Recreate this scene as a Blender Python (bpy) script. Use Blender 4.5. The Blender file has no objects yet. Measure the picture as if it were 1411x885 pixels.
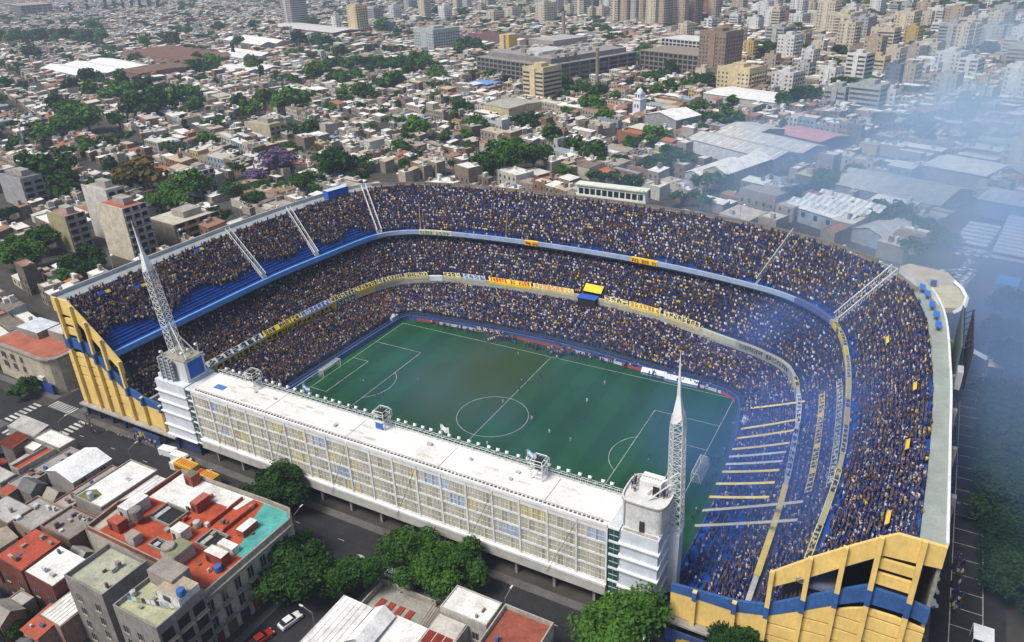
import bpy, math, random
import numpy as np
from mathutils import Vector, Matrix
R = math.radians
rnd = random.Random(7)
S = bpy.context.scene
COL = S.collection

# ---------------------------------------------------------------- camera
CP = (86.265, -139.939, 108.172)
yaw, pit, rol = -0.516588, -0.460085, -0.0392418
F = Vector((math.sin(yaw)*math.cos(pit), math.cos(yaw)*math.cos(pit), math.sin(pit)))
RR = Vector((math.cos(yaw), -math.sin(yaw), 0)); UU = RR.cross(F)
cR = RR*math.cos(rol)+UU*math.sin(rol); cU = -RR*math.sin(rol)+UU*math.cos(rol)
cam = bpy.data.objects.new("camera", bpy.data.cameras.new("camera")); COL.objects.link(cam)
cam.matrix_world = Matrix.Translation(CP) @ Matrix((cR, cU, -F)).transposed().to_4x4()
cam.data.sensor_width = 36; cam.data.lens = 36*1057.9875/1411
cam.data.clip_start = 1; cam.data.clip_end = 12000
S.camera = cam
def pix(p):                       # only used to word the labels
    d = Vector(p)-Vector(CP); z = d.dot(F)
    if z < 1: return (-9999, -9999)
    return (705.5+1058*d.dot(cR)/z, 442.5-1058*d.dot(cU)/z)
def seen(p, m=20):
    a = pix(p); return -m < a[0] < 1411+m and -m < a[1] < 885+m

# ---------------------------------------------------------------- light
SUN_EL, SUN_AZ = 58, 205          # azimuth clockwise from +Y: light comes from behind the camera's left
w = bpy.data.worlds.new("World"); S.world = w; w.use_nodes = True
nt = w.node_tree; sky = nt.nodes.new("ShaderNodeTexSky"); sky.sky_type = 'NISHITA'
sky.sun_disc = False; sky.sun_elevation = R(SUN_EL); sky.sun_rotation = R(SUN_AZ)
sky.dust_density = 3; sky.air_density = 1.0; sky.ozone_density = 1
nt.links.new(sky.outputs[0], nt.nodes["Background"].inputs[0]); nt.nodes["Background"].inputs[1].default_value = 0.11
sl = bpy.data.lights.new("sun", 'SUN'); sl.energy = 3.1; sl.angle = R(18); sl.color = (1, .95, .86)
so = bpy.data.objects.new("sun", sl); COL.objects.link(so)
dv = Vector((math.sin(R(SUN_AZ))*math.cos(R(SUN_EL)), math.cos(R(SUN_AZ))*math.cos(R(SUN_EL)), math.sin(R(SUN_EL))))
so.rotation_euler = dv.to_track_quat('Z', 'Y').to_euler()
S.view_settings.view_transform = 'Standard'; S.view_settings.look = 'None'
S.view_settings.exposure = 0.27; S.view_settings.gamma = 1
S.cycles.volume_bounces = 2; S.cycles.max_bounces = 5; S.cycles.diffuse_bounces = 2
S.cycles.glossy_bounces = 2; S.cycles.transparent_max_bounces = 8
S.cycles.volume_max_steps = 96
S.cycles.use_denoising = True

# ---------------------------------------------------------------- materials
def mat(name, col=(.5,.5,.5), rough=.8, attr=False, var=.25, scale=1.0, var2=.15, bump=0, metal=0, stripe=None, spec=.3, emit=0):
    m = bpy.data.materials.new(name); m.use_nodes = True; n = m.node_tree.nodes; L = m.node_tree.links
    b = n["Principled BSDF"]; b.inputs["Roughness"].default_value = rough; b.inputs["Metallic"].default_value = metal
    b.inputs["Specular IOR Level"].default_value = spec
    g = n.new("ShaderNodeNewGeometry")
    if attr:
        a = n.new("ShaderNodeAttribute"); a.attribute_name = "Col"; src = a.outputs["Color"]
    else:
        a = n.new("ShaderNodeRGB"); a.outputs[0].default_value = (*col, 1); src = a.outputs[0]
    def noise(sc, det, lo, hi, mapz=1):
        mp = n.new("ShaderNodeMapping"); mp.inputs["Scale"].default_value = (sc, sc, sc*mapz)
        L.new(g.outputs["Position"], mp.inputs[0])
        t = n.new("ShaderNodeTexNoise"); t.inputs["Scale"].default_value = 1; t.inputs["Detail"].default_value = det
        t.inputs["Roughness"].default_value = .65
        L.new(mp.outputs[0], t.inputs[0])
        r = n.new("ShaderNodeMapRange"); r.inputs[1].default_value = .3; r.inputs[2].default_value = .7
        r.inputs[3].default_value = lo; r.inputs[4].default_value = hi
        L.new(t.outputs[0], r.inputs[0]); return r.outputs[0], t
    def mul(a_, b_):
        x = n.new("ShaderNodeMix"); x.data_type = 'RGBA'; x.blend_type = 'MULTIPLY'; x.inputs[0].default_value = 1
        L.new(a_, x.inputs[6]); L.new(b_, x.inputs[7]); return x.outputs[2]
    tex = None
    if var:
        f, tex = noise(.35*scale, 6, 1-var, 1+var*.3); src = mul(src, f)
    if var2:
        f, _ = noise(2.6*scale, 3, 1-var2, 1+var2*.4, .35); src = mul(src, f)
    if stripe:
        ax, per, amt = stripe
        sp = n.new("ShaderNodeSeparateXYZ"); tc = n.new("ShaderNodeTexCoord"); L.new(tc.outputs["Object"], sp.inputs[0])
        mm = n.new("ShaderNodeMath"); mm.operation = 'MULTIPLY'; mm.inputs[1].default_value = 2*math.pi/per; L.new(sp.outputs[ax], mm.inputs[0])
        s2 = n.new("ShaderNodeMath"); s2.operation = 'SINE'; L.new(mm.outputs[0], s2.inputs[0])
        r = n.new("ShaderNodeMapRange"); r.inputs[1].default_value = -.4; r.inputs[2].default_value = .4; r.inputs[3].default_value = 1-amt; r.inputs[4].default_value = 1
        L.new(s2.outputs[0], r.inputs[0]); src = mul(src, r.outputs[0])
    L.new(src, b.inputs["Base Color"])
    if bump and tex:
        bp = n.new("ShaderNodeBump"); bp.inputs["Strength"].default_value = bump; bp.inputs["Distance"].default_value = .1
        L.new(tex.outputs[0], bp.inputs["Height"]); L.new(bp.outputs[0], b.inputs["Normal"])
    return m
MA = mat("painted_surface", attr=True, rough=.85, var=.34, var2=.3, spec=.2)
MCL = mat("clean_surface", attr=True, rough=.7, var=.22, var2=.12, spec=.25)
MROOF = mat("weathered_roof", attr=True, rough=.85, var=.36, var2=.25, scale=.9, spec=.2)
MCROWD = mat("clothing", attr=True, rough=.9, var=0, var2=0, spec=.1)
MWHITE = mat("white_paint", (.78,.79,.79), .6, var=.16, var2=.08)
MWR = mat("white_roof_coat", (.80,.78,.74), .8, var=.24, var2=.16, scale=.5)
MCONC = mat("concrete", (.36,.35,.33), .9, var=.35, var2=.2)
MYEL = mat("yellow_wall_paint", (.82,.58,.19), .8, var=.2, var2=.12, scale=.8)
MBLU = mat("blue_wall_paint", (.04,.12,.34), .85, var=.3, var2=.3, scale=.8)
MBLUS = mat("blue_seat_paint", (.01,.075,.42), .6, var=.2, var2=.15)
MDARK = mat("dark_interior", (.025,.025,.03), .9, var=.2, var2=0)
MSTEEL = mat("white_steel", (.7,.71,.7), .45, var=.1, var2=.05, metal=.1)
MGLASS = mat("green_glass", (.02,.09,.09), .12, var=.2, var2=0, spec=.8)
MGLD = mat("window_glass", (.03,.035,.045), .15, var=.2, var2=0, spec=.7)
MASPH = mat("asphalt", (.032,.032,.036), .9, var=.45, var2=.25, scale=.5)
MPAVE = mat("pavement_slabs", (.13,.125,.12), .9, var=.4, var2=.25)
MDIRT = mat("city_ground", (.072,.066,.058), .95, var=.45, var2=.3, scale=.12)
MLINE = mat("road_paint", (.55,.55,.53), .85, var=.5, var2=.3)
MTRUNK = mat("bark", (.09,.065,.045), .95, var=.3, var2=.2)
MNET = mat("net_cord", (.75,.75,.7), .8, var=0, var2=0)
def pitch_mat():
    m = mat("pitch_turf", (.013,.072,.024), .95, var=.35, var2=.12, scale=.12, spec=.05)
    n = m.node_tree.nodes; L = m.node_tree.links; b = n["Principled BSDF"]
    src = b.inputs["Base Color"].links[0].from_socket
    g = n.new("ShaderNodeNewGeometry"); sp = n.new("ShaderNodeSeparateXYZ"); L.new(g.outputs["Position"], sp.inputs[0])
    mm = n.new("ShaderNodeMath"); mm.operation = 'MULTIPLY'; mm.inputs[1].default_value = 2*math.pi/11; L.new(sp.outputs[0], mm.inputs[0])
    s = n.new("ShaderNodeMath"); s.operation = 'SINE'; L.new(mm.outputs[0], s.inputs[0])
    r = n.new("ShaderNodeMapRange"); r.inputs[1].default_value = -.15; r.inputs[2].default_value = .15; r.inputs[3].default_value = .86; r.inputs[4].default_value = 1.08
    L.new(s.outputs[0], r.inputs[0])
    x = n.new("ShaderNodeMix"); x.data_type = 'RGBA'; x.blend_type = 'MULTIPLY'; x.inputs[0].default_value = 1
    L.new(src, x.inputs[6]); L.new(r.outputs[0], x.inputs[7])
    mp = n.new("ShaderNodeMapping"); mp.inputs["Location"].default_value = (.62,-.50,0); mp.inputs["Scale"].default_value = (.046,.030,0); L.new(g.outputs["Position"], mp.inputs[0])
    nz = n.new("ShaderNodeTexNoise"); nz.inputs["Scale"].default_value = .09; nz.inputs["Detail"].default_value = 3; L.new(g.outputs["Position"], nz.inputs[0])
    le = n.new("ShaderNodeVectorMath"); le.operation = 'LENGTH'; L.new(mp.outputs[0], le.inputs[0]); ad = n.new("ShaderNodeMath"); ad.operation = 'ADD'; L.new(le.outputs["Value"], ad.inputs[0]); L.new(nz.outputs[0], ad.inputs[1])
    rr = n.new("ShaderNodeMapRange"); rr.inputs[1].default_value = 1.55; rr.inputs[2].default_value = .75; rr.inputs[3].default_value = 0; rr.inputs[4].default_value = .85; L.new(ad.outputs[0], rr.inputs[0])
    y = n.new("ShaderNodeMix"); y.data_type = 'RGBA'; y.inputs[7].default_value = (.040,.056,.005,1); L.new(rr.outputs[0], y.inputs[0]); L.new(x.outputs[2], y.inputs[6]); L.new(y.outputs[2], b.inputs["Base Color"]); return m  # clear gap in the smoke haze put into the turf colour as olive
MPITCH = pitch_mat()
def leaf_mat(name, c1, c2):
    m = bpy.data.materials.new(name); m.use_nodes = True; n = m.node_tree.nodes; L = m.node_tree.links
    b = n["Principled BSDF"]; b.inputs["Roughness"].default_value = .7; b.inputs["Specular IOR Level"].default_value = .15
    g = n.new("ShaderNodeNewGeometry"); t = n.new("ShaderNodeTexNoise"); t.inputs["Scale"].default_value = .33; t.inputs["Detail"].default_value = 5
    L.new(g.outputs["Position"], t.inputs[0])
    oi = n.new("ShaderNodeObjectInfo"); ad = n.new("ShaderNodeMath"); ad.operation = 'ADD'
    ml = n.new("ShaderNodeMath"); ml.operation = 'MULTIPLY'; ml.inputs[1].default_value = .5; L.new(oi.outputs["Random"], ml.inputs[0])
    L.new(t.outputs[0], ad.inputs[0]); L.new(ml.outputs[0], ad.inputs[1])
    r = n.new("ShaderNodeMapRange"); r.inputs[1].default_value = .5; r.inputs[2].default_value = 1.0; L.new(ad.outputs[0], r.inputs[0])
    x = n.new("ShaderNodeMix"); x.data_type = 'RGBA'; x.inputs[6].default_value = (*c1,1); x.inputs[7].default_value = (*c2,1)
    L.new(r.outputs[0], x.inputs[0])
    L.new(x.outputs[2], b.inputs["Base Color"]); return m
LEAF = {'g': leaf_mat("green_leaves", (.009,.036,.006), (.060,.145,.016)), 'p': leaf_mat("purple_blossom", (.10,.07,.14), (.19,.14,.25)),
        'b': leaf_mat("olive_leaves", (.09,.075,.02), (.14,.10,.03)), 'c': leaf_mat("dark_conifer_leaves", (.008,.03,.016), (.02,.05,.022)), 'd': leaf_mat("smoke_shaded_leaves", (.006,.022,.008), (.022,.058,.014))}  # last entry: green leaves with the shade under the smoke put into the colour

# ---------------------------------------------------------------- mesh building
class MB:
    def __init__(s): s.v = []; s.f = []; s.c = []
    def quad(s, pts, col=(.5,.5,.5)):
        i = len(s.v); s.v += [tuple(p) for p in pts]; s.f.append(tuple(range(i, i+len(pts)))); s.c.append(col)
    def box(s, x0, x1, y0, y1, z0, z1, col=(.5,.5,.5), top=None, fr=None, bottom=True):
        P = [(x0,y0,z0),(x1,y0,z0),(x1,y1,z0),(x0,y1,z0),(x0,y0,z1),(x1,y0,z1),(x1,y1,z1),(x0,y1,z1)]
        if fr is not None:
            ox, oy, a = fr; c, q = math.cos(a), math.sin(a); P = [(ox+x*c-y*q, oy+x*q+y*c, z) for x, y, z in P]
        i = len(s.v); s.v += P
        fs = [(0,1,5,4),(1,2,6,5),(2,3,7,6),(3,0,4,7),(4,5,6,7)]
        if bottom: fs.append((3,2,1,0))
        s.f += [tuple(i+k for k in f) for f in fs]; s.c += [col]*4+[top or col]+([col] if bottom else [])
    def prism(s, poly, z0, z1, col=(.5,.5,.5), top=None):
        n = len(poly); i = len(s.v)
        s.v += [(x,y,z0) for x,y in poly]+[(x,y,z1) for x,y in poly]
        for k in range(n):
            s.f.append((i+k, i+(k+1)%n, i+n+(k+1)%n, i+n+k)); s.c.append(col)
        s.f.append(tuple(range(i+n, i+2*n))); s.c.append(top or col)
        s.f.append(tuple(range(i+n-1, i-1, -1))); s.c.append(col)
    def tube(s, p, q, r, col=(.5,.5,.5), n=4, r2=None):
        p, q = Vector(p), Vector(q); d = (q-p)
        if d.length < 1e-6: return
        d.normalize(); a = d.orthogonal().normalized(); b = d.cross(a); r2 = r if r2 is None else r2
        i = len(s.v)
        for c_, rr in ((p, r), (q, r2)):
            for k in range(n):
                t = 2*math.pi*(k+.5)/n; s.v.append(tuple(c_+a*rr*math.cos(t)+b*rr*math.sin(t)))
        for k in range(n): s.f.append((i+k, i+(k+1)%n, i+n+(k+1)%n, i+n+k)); s.c.append(col)
        s.f.append(tuple(range(i+n-1, i-1, -1))); s.c.append(col); s.f.append(tuple(range(i+n, i+2*n))); s.c.append(col)
    def mesh(s, name, m):
        me = bpy.data.meshes.new(name); me.from_pydata(s.v, [], s.f)
        if s.f:
            ca = me.color_attributes.new("Col", 'FLOAT_COLOR', 'CORNER')
            cols = np.array([(*c[:3], 1) for c in s.c], np.float32); ln = np.array([len(f) for f in s.f])
            ca.data.foreach_set("color", np.repeat(cols, ln, 0).ravel())
        me.materials.append(m); return me
    def build(s, name, m, parent=None, loc=None):
        return link(name, s.mesh(name, m), parent, loc)
def link(name, data, parent=None, loc=None):
    o = bpy.data.objects.new(name, data); COL.objects.link(o)
    if parent is not None: o.parent = parent
    if loc is not None: o.location = loc
    return o
def tag(o, label=None, cat=None, group=None, kind=None):
    if label: o["label"] = label
    if cat: o["category"] = cat
    if group: o["group"] = group
    if kind: o["kind"] = kind
    return o
def thing(name, label, cat, loc=(0,0,0), rz=0, group=None):
    o = link(name, None, None, loc); o.rotation_euler.z = rz
    return tag(o, label, cat, group)
def copy_tree(o, parent=None):
    c = o.copy(); COL.objects.link(c); c.parent = parent
    for ch in list(KIDS.get(o.name, [])): copy_tree(ch, c)
    return c
KIDS = {}
def kids(o, *ch): KIDS[o.name] = list(ch)
def structure(name, mb, m): return tag(mb.build(name, m), kind="structure")
def frame(ox, oy, a): return (ox, oy, a)
# label book: things that look alike are told apart by a landmark and their rank beside it
BOOK = []
def book(o, what, pos): BOOK.append((o, what, tuple(pos)))
MARKS = []
def mark(phrase, pos): MARKS.append((phrase, tuple(pos)))
ONES = "first second third fourth fifth sixth seventh eighth ninth tenth eleventh twelfth thirteenth fourteenth fifteenth sixteenth seventeenth eighteenth nineteenth".split()
TENS = {2:"twenty",3:"thirty",4:"forty",5:"fifty",6:"sixty"}
def ordn(i):
    n = i+1
    return ONES[i] if n < 20 else (TENS[n//10][:-1]+"ieth" if n%10 == 0 else TENS[n//10]+"-"+ONES[n%10-1])
def write_labels():
    mk = [(a, pix(b)) for a, b in MARKS]; groups = {}
    for o, what, pos in BOOK:
        a = pix(pos); best = min(mk, key=lambda m: (m[1][0]-a[0])**2+(2*(m[1][1]-a[1]))**2)
        dx, dy = a[0]-best[1][0], 2*(a[1]-best[1][1])
        rel = ("beyond" if dy < 0 else "before") if abs(dy) > abs(dx) else "beside"
        groups.setdefault((what, rel, best[0]), []).append((math.hypot(dx, dy), o))
    for (what, rel, mk_), l in groups.items():
        l.sort(key=lambda t: t[0])
        for i, (d, o) in enumerate(l):
            o["label"] = f"{what} {rel} {mk_}" if len(l) == 1 else f"{what}, {ordn(i)} {rel} {mk_}"
# ================================================================ ground, roads, pitch
g = MB(); g.quad([(-4500,-400,0),(1500,-400,0),(1500,4500,0),(-4500,4500,0)]); structure("ground", g, MDIRT)
g = MB()
g.box(-101.5,99,-48,-46.2,0,.13); g.box(-96.5,-5.5,-60,-57.3,0,.13); g.box(8,99,-60,-56,0,.13)
g.box(-101.3,-98.3,-46,90,0,.13); g.box(98,100.5,-45,60,0,.13); g.box(-96.5,-93.5,-140,-60,0,.13); g.box(-5.5,-4,-110,-60,0,.13); g.box(8,9.2,-110,-60,0,.13)
g.box(-114,-111.5,-40,90,0,.13); g.box(-220,-112,-45,-43,0,.13); g.box(-220,-112,-60,-57.5,0,.13)
structure("pavement", g, MPAVE)
g = MB()
for q in [(-400,180,-57.3,-48,.004),(-111.5,-101.4,-48,98,.008),(-3.9,7.9,-140,-57.3,.008),(-111.5,-96.6,-140,-57.3,.012),(100.6,112,-140,125,.008),(-111.5,60,86,98,.012)]:
    g.quad([(q[0],q[2],q[4]),(q[1],q[2],q[4]),(q[1],q[3],q[4]),(q[0],q[3],q[4])])
structure("road", g, MASPH)
g = MB()
def rq(x0,x1,y0,y1,z=.018): g.quad([(x0,y0,z),(x1,y0,z),(x1,y1,z),(x0,y1,z)])
for k in range(9): rq(-111+k*1.05,-110.45+k*1.05,-47.8,-44.8)        # zebra across the side street
for k in range(7): rq(-116,-112.8,-56.8+k*1.3,-56.1+k*1.3)
for k in range(7): rq(-96.4,-93,-56.8+k*1.3,-56.1+k*1.3)
for k in range(7): rq(-110+k*1.8,-109+k*1.8,-61,-58.4)
for k in range(14): rq(-90+k*12,-88.5+k*12,-52.8,-52.68)
for k in range(26): rq(103.5,108.5,-40+k*4.5,-39.86+k*4.5)           # parking bays
rq(103.4,103.55,-40,75); rq(108.45,108.6,-40,75,.022)
structure("road_markings", g, MLINE)
g = MB(); g.quad([(-60,-37,.03),(60,-37,.03),(60,42,.03),(-60,42,.03)]); structure("pitch", g, MPITCH)
g = MB()
def ln(x0,y0,x1,y1,w=.13,z=.05):
    d = Vector((x1-x0,y1-y0,0)).normalized(); nn = Vector((-d.y,d.x,0))*w/2
    g.quad([(x0+nn.x,y0+nn.y,z),(x0-nn.x,y0-nn.y,z),(x1-nn.x,y1-nn.y,z),(x1+nn.x,y1+nn.y,z)])
def arc(cx,cy,r,a0,a1,n,z=.058):
    for k in range(n):
        a=a0+(a1-a0)*k/n;b=a0+(a1-a0)*(k+1)/n
        g.quad([(cx+(r-.065)*math.cos(a),cy+(r-.065)*math.sin(a),z),(cx+(r+.065)*math.cos(a),cy+(r+.065)*math.sin(a),z),(cx+(r+.065)*math.cos(b),cy+(r+.065)*math.sin(b),z),(cx+(r-.065)*math.cos(b),cy+(r-.065)*math.sin(b),z)])
ln(-52.5,-34,52.5,-34); ln(-52.5,34,52.5,34); ln(-52.5,-34,-52.5,34,z=.054); ln(52.5,-34,52.5,34,z=.054); ln(0,-34,0,34,z=.054)
arc(0,0,9.15,0,2*math.pi,64)
for s in (-1,1):
    ln(s*52.5,-20.16,s*36,-20.16); ln(s*52.5,20.16,s*36,20.16); ln(s*36,-20.16,s*36,20.16,z=.054)
    ln(s*52.5,-9.16,s*47,-9.16); ln(s*52.5,9.16,s*47,9.16); ln(s*47,-9.16,s*47,9.16,z=.054)
    al = math.acos(5.5/9.15); c0 = 0 if s < 0 else math.pi
    arc(s*41.5,0,9.15,c0-al,c0+al,20)
    arc(s*41.5,0,.15,0,6.283,8)
structure("pitch_markings", g, MLINE)
def goal(s, label):
    t = thing("football_goal", label, "goal", (s*52.5,0,.03), 0, "goals on the pitch")
    for y in (-3.66, 3.66):
        m = MB(); m.tube((0,y,0),(0,y,2.44),.08,(.8,.8,.8),6); m.build("post", MWHITE, t)
    m = MB(); m.tube((0,-3.74,2.44),(0,3.74,2.44),.08,(.8,.8,.8),6); m.build("crossbar", MWHITE, t)
    m = MB()
    for y in (-3.66,3.66): m.tube((0,y,2.4),(s*1.4,y,2.3),.04,(.7,.7,.7)); m.tube((s*1.4,y,2.3),(s*2.2,y,0),.04,(.7,.7,.7))
    m.build("net_frame", MWHITE, t)
    m = MB()
    for k in range(31):
        y=-3.6+k*.24; m.tube((0,y,2.42),(s*1.4,y,2.3),.018,n=3); m.tube((s*1.4,y,2.3),(s*2.2,y,0),.018,n=3)
    for k in range(9):
        f=k/8; x=1.4+.8*f; z=2.3*(1-f); m.tube((s*x,-3.6,z),(s*x,3.6,z),.018,n=3)
    for y in (-3.66,3.66):
        for k in range(6): m.tube((s*.3*k,y,2.35),(s*(.3*k+.3),y,0),.018,n=3); m.tube((0,y,.4*k),(s*2,y,.4*k),.018,n=3)
    m.build("net", MNET, t)
goal(-1, "white football goal before the stand with the SAN MARTIN banner")
goal(1, "white football goal on the pitch below the stand crossed by ten yellow streamers")

# ================================================================ the stand
ST = np.array([
[(-56.5,-44.5),(-73.5,-44.5),(-82,-44.5),(-93.5,-44.5),(-98,-44.5)],
[(-56,-15),(-72.5,-15),(-81.5,-15),(-93.3,-15),(-97.6,-15)],
[(-55.2,10),(-71,10),(-80.5,12),(-92.5,12),(-96.6,12)],
[(-54.5,28),(-68,30),(-77.8,32),(-89.5,35),(-94,36)],
[(-53.8,35),(-63,43.5),(-74.6,49.7),(-85.2,55),(-88.9,57)],
[(-51,37.6),(-56.5,49.5),(-68.5,58),(-77.5,67),(-80,69)],
[(-42,38.8),(-45,54.3),(-56,63),(-61.5,73.5),(-63,76)],
[(-18,40.3),(-22,57),(-29,66.3),(-33,77),(-34,79.3)],
[(4,40.3),(3,58),(-2,67),(-3,78),(-3,80.2)],
[(27,38),(25,55.3),(22,65.8),(25,76.6),(25.5,78.8)],
[(43,36.8),(45,49),(44,62.3),(50,72),(51.5,74.1)],
[(51,35.2),(56,45.3),(60,57.3),(69,64),(71,66.3)],
[(54.8,30.5),(64.5,39),(72,46.5),(83,52),(86.5,54)],
[(56.8,20),(69.3,24),(77.5,29),(90.2,34.4),(93.8,35.5)],
[(58.5,5),(71.5,5),(80.5,6),(93.4,7),(96.3,7)],
[(59.2,-15),(72.8,-15),(81.8,-16),(94.3,-18),(97,-18)],
[(58,-44.5),(73,-44.5),(80.5,-44.5),(94.2,-44.5),(97.5,-44.5)]], float)
NS = 12
def cr(P, u):
    u = min(max(u, 0), len(P)-1-1e-9); i = int(u); t = u-i
    p0 = P[max(i-1,0)]; p1 = P[i]; p2 = P[i+1]; p3 = P[min(i+2,len(P)-1)]
    if i == 0: p0 = 2*p1-p2
    if i+2 > len(P)-1: p3 = 2*p2-p1
    return .5*((2*p1)+(-p0+p2)*t+(2*p0-5*p1+4*p2-p3)*t*t+(-p0+3*p1-3*p2+p3)*t**3)
US = np.linspace(0, 16, 16*NS+1)
TAB = np.array([cr(ST, u) for u in US])          # (N,5,2)
def unit(a): return a/np.linalg.norm(a, axis=-1, keepdims=True)
Fp, R2, R3, Tp, Op = (TAB[:,k] for k in range(5))
_w = np.clip((US-4.4)/.6, 0, 1)*np.clip((12.1-US)/.5, 0, 1); Op = Op-(Op-Tp)*(.62*_w)[:,None]
out2 = unit(R3-R2); out3 = unit(Tp-R3)
LOWB = R2+out2*3.5; MIDB = R3+out2*4.5
ZF, Z2, Z3, ZT, ZO = 1.2, 8.4, 20.2, 33.0, 34.0
ZMB = 18.6
TIER = {'low': (Fp, LOWB, ZF, 7.3, 24), 'mid': (R2+out2*.5, MIDB, Z2, ZMB, 17), 'up': (R3+out3*.4, Tp, Z3, ZT, 20)}
def surf(t, u, v):
    A, B, z0, z1, n = TIER[t]; i = min(max(u,0),16)*NS; k = min(int(i), len(US)-2); f = i-k
    a = A[k]*(1-f)+A[k+1]*f; b = B[k]*(1-f)+B[k+1]*f
    p = a*(1-v)+b*v; return (p[0], p[1], z0+(z1-z0)*v)
stad = thing("football_stand", "horseshoe football stand in three packed tiers with blue terraces around the green pitch", "stadium")
def terrace(t, m, nm, colf):
    A, B, z0, z1, n = TIER[t]; N = len(US); mb = MB(); vs = []
    for r in range(n):
        zz = z0+(z1-z0)*r/n
        for v in (r/n, (r+1)/n):
            p = A*(1-v)+B*v; vs.append(np.column_stack([p, np.full(N, zz)]))
    p = B; vs.append(np.column_stack([p, np.full(N, z1)]))
    V = np.concatenate(vs); mb.v = [tuple(x) for x in V]
    for r in range(len(vs)-1):
        for k in range(N-1):
            mb.f.append((r*N+k, (r+1)*N+k, (r+1)*N+k+1, r*N+k+1)); mb.c.append(colf(r, k))
    return mb.build(nm, m, stad)
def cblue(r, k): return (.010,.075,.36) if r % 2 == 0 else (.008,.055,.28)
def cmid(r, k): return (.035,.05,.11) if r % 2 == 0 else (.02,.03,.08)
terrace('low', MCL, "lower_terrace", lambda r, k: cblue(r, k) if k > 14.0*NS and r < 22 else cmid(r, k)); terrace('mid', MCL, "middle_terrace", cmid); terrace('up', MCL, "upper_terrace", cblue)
def ribbon(mb, i0, i1, prof, col, closed=True):
    """prof: list of functions idx -> point (x,y,z) arrays; sweeps a closed profile along samples i0..i1"""
    n = len(prof); base = len(mb.v)
    for k in range(i0, i1+1):
        for p in prof: mb.v.append(tuple(p[k]))
    m_ = i1-i0
    for k in range(m_):
        for j in range(n if closed else n-1):
            a = base+k*n+j; b = base+k*n+(j+1)%n; mb.f.append((a, b, b+n, a+n)); mb.c.append(col)
    if closed:
        mb.f.append(tuple(base+j for j in range(n-1,-1,-1))); mb.c.append(col); mb.f.append(tuple(base+m_*n+j for j in range(n))); mb.c.append(col)
def P3(a, z): return np.column_stack([a, np.full(len(a), z)])
NL = len(US)-1
# parapets
def parapet(name, rim, outv, z0, z1, th, col, i0=0, i1=NL, m=MCL):
    mb = MB(); ribbon(mb, i0, i1, [P3(rim,z0),P3(rim+outv*th,z0),P3(rim+outv*th,z1),P3(rim,z1)], col); return mb.build(name, m, stad)
K = lambda u: int(round(u*NS))
parapet("middle_parapet", R2-out2*.5, out2, 7.2, 9.5, .9, (.42,.42,.36))
parapet("upper_parapet", R3-out3*.5, out3, 19.6, 21.0, .8, (.13,.32,.72), 0, K(4.2))
parapet("upper_parapet", R3-out3*.5, out3, 19.7, 21.0, .8, (.34,.42,.58), K(4.2), K(12))
parapet("upper_parapet", R3-out3*.5, out3, 19.4, 21.1, .8, (.40,.36,.16), K(12), NL)
parapet("pitch_wall", Fp-out2*.3, out2, 0, 1.5, .3, (.06,.12,.36))
oo = unit(Op-Tp)
mb = MB()
for _a, _b, _c in ((0,K(4.6),(.30,.33,.35)),(K(4.6),K(12.6),(.2,.18,.15)),(K(12.6),NL,(.30,.34,.31))): ribbon(mb, _a, _b, [P3(Tp,ZT-.8),P3(Op,ZT-.6),P3(Op,ZT+.2),P3(Tp,ZT+.2)], _c)
mb.build("rim_walkway", MCL, stad)
mb = MB()
ribbon(mb, K(4.6), K(11.6), [P3(Op-oo*.15,ZT+.2),P3(Op+oo*.05,ZT+.2),P3(Op+oo*.05,ZT+1.0),P3(Op-oo*.15,ZT+1.0)], (.22,.2,.17))
ribbon(mb, 0, K(4.6), [P3(Op-oo*.3,ZT+.2),P3(Op+oo*.1,ZT+.2),P3(Op+oo*.1,ZT+1.3),P3(Op-oo*.3,ZT+1.3)], (.45,.47,.47))
ribbon(mb, K(12.6), NL, [P3(Op-oo*.3,ZT+.2),P3(Op+oo*.1,ZT+.2),P3(Op+oo*.1,ZT+1.3),P3(Op-oo*.3,ZT+1.3)], (.72,.74,.72)); mb.build("rim_parapet", MCL, stad)
mb = MB(); ribbon(mb, 0, NL, [P3(Op-oo*.5,0),P3(Op,0),P3(Op,ZT-.6),P3(Op-oo*.5,ZT-.6)], (.30,.29,.24))
for k in range(6, NL, 6):
    p = Op[k]; o_ = oo[k]; t_ = np.array([-o_[1], o_[0]])
    mb.prism([tuple(p-t_*.5), tuple(p+t_*.5), tuple(p+t_*.5+o_*1.2), tuple(p-t_*.5+o_*1.2)], 0, ZT-.4, (.62,.45,.16) if k < K(12.5) else (.22,.22,.22))
mb.build("outer_wall", MA, stad)
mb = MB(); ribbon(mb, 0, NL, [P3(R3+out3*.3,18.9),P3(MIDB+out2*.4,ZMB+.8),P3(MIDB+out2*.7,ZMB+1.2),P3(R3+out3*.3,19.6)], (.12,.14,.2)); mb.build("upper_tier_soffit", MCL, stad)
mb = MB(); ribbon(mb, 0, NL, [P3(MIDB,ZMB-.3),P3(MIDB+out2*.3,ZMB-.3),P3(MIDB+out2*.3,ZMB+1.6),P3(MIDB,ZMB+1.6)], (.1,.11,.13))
ribbon(mb, 0, NL, [P3(LOWB,6),P3(LOWB+out2*.3,6),P3(LOWB+out2*.3,9),P3(LOWB,9)], (.1,.11,.13)); mb.build("back_walls", MCL, stad)
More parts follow.
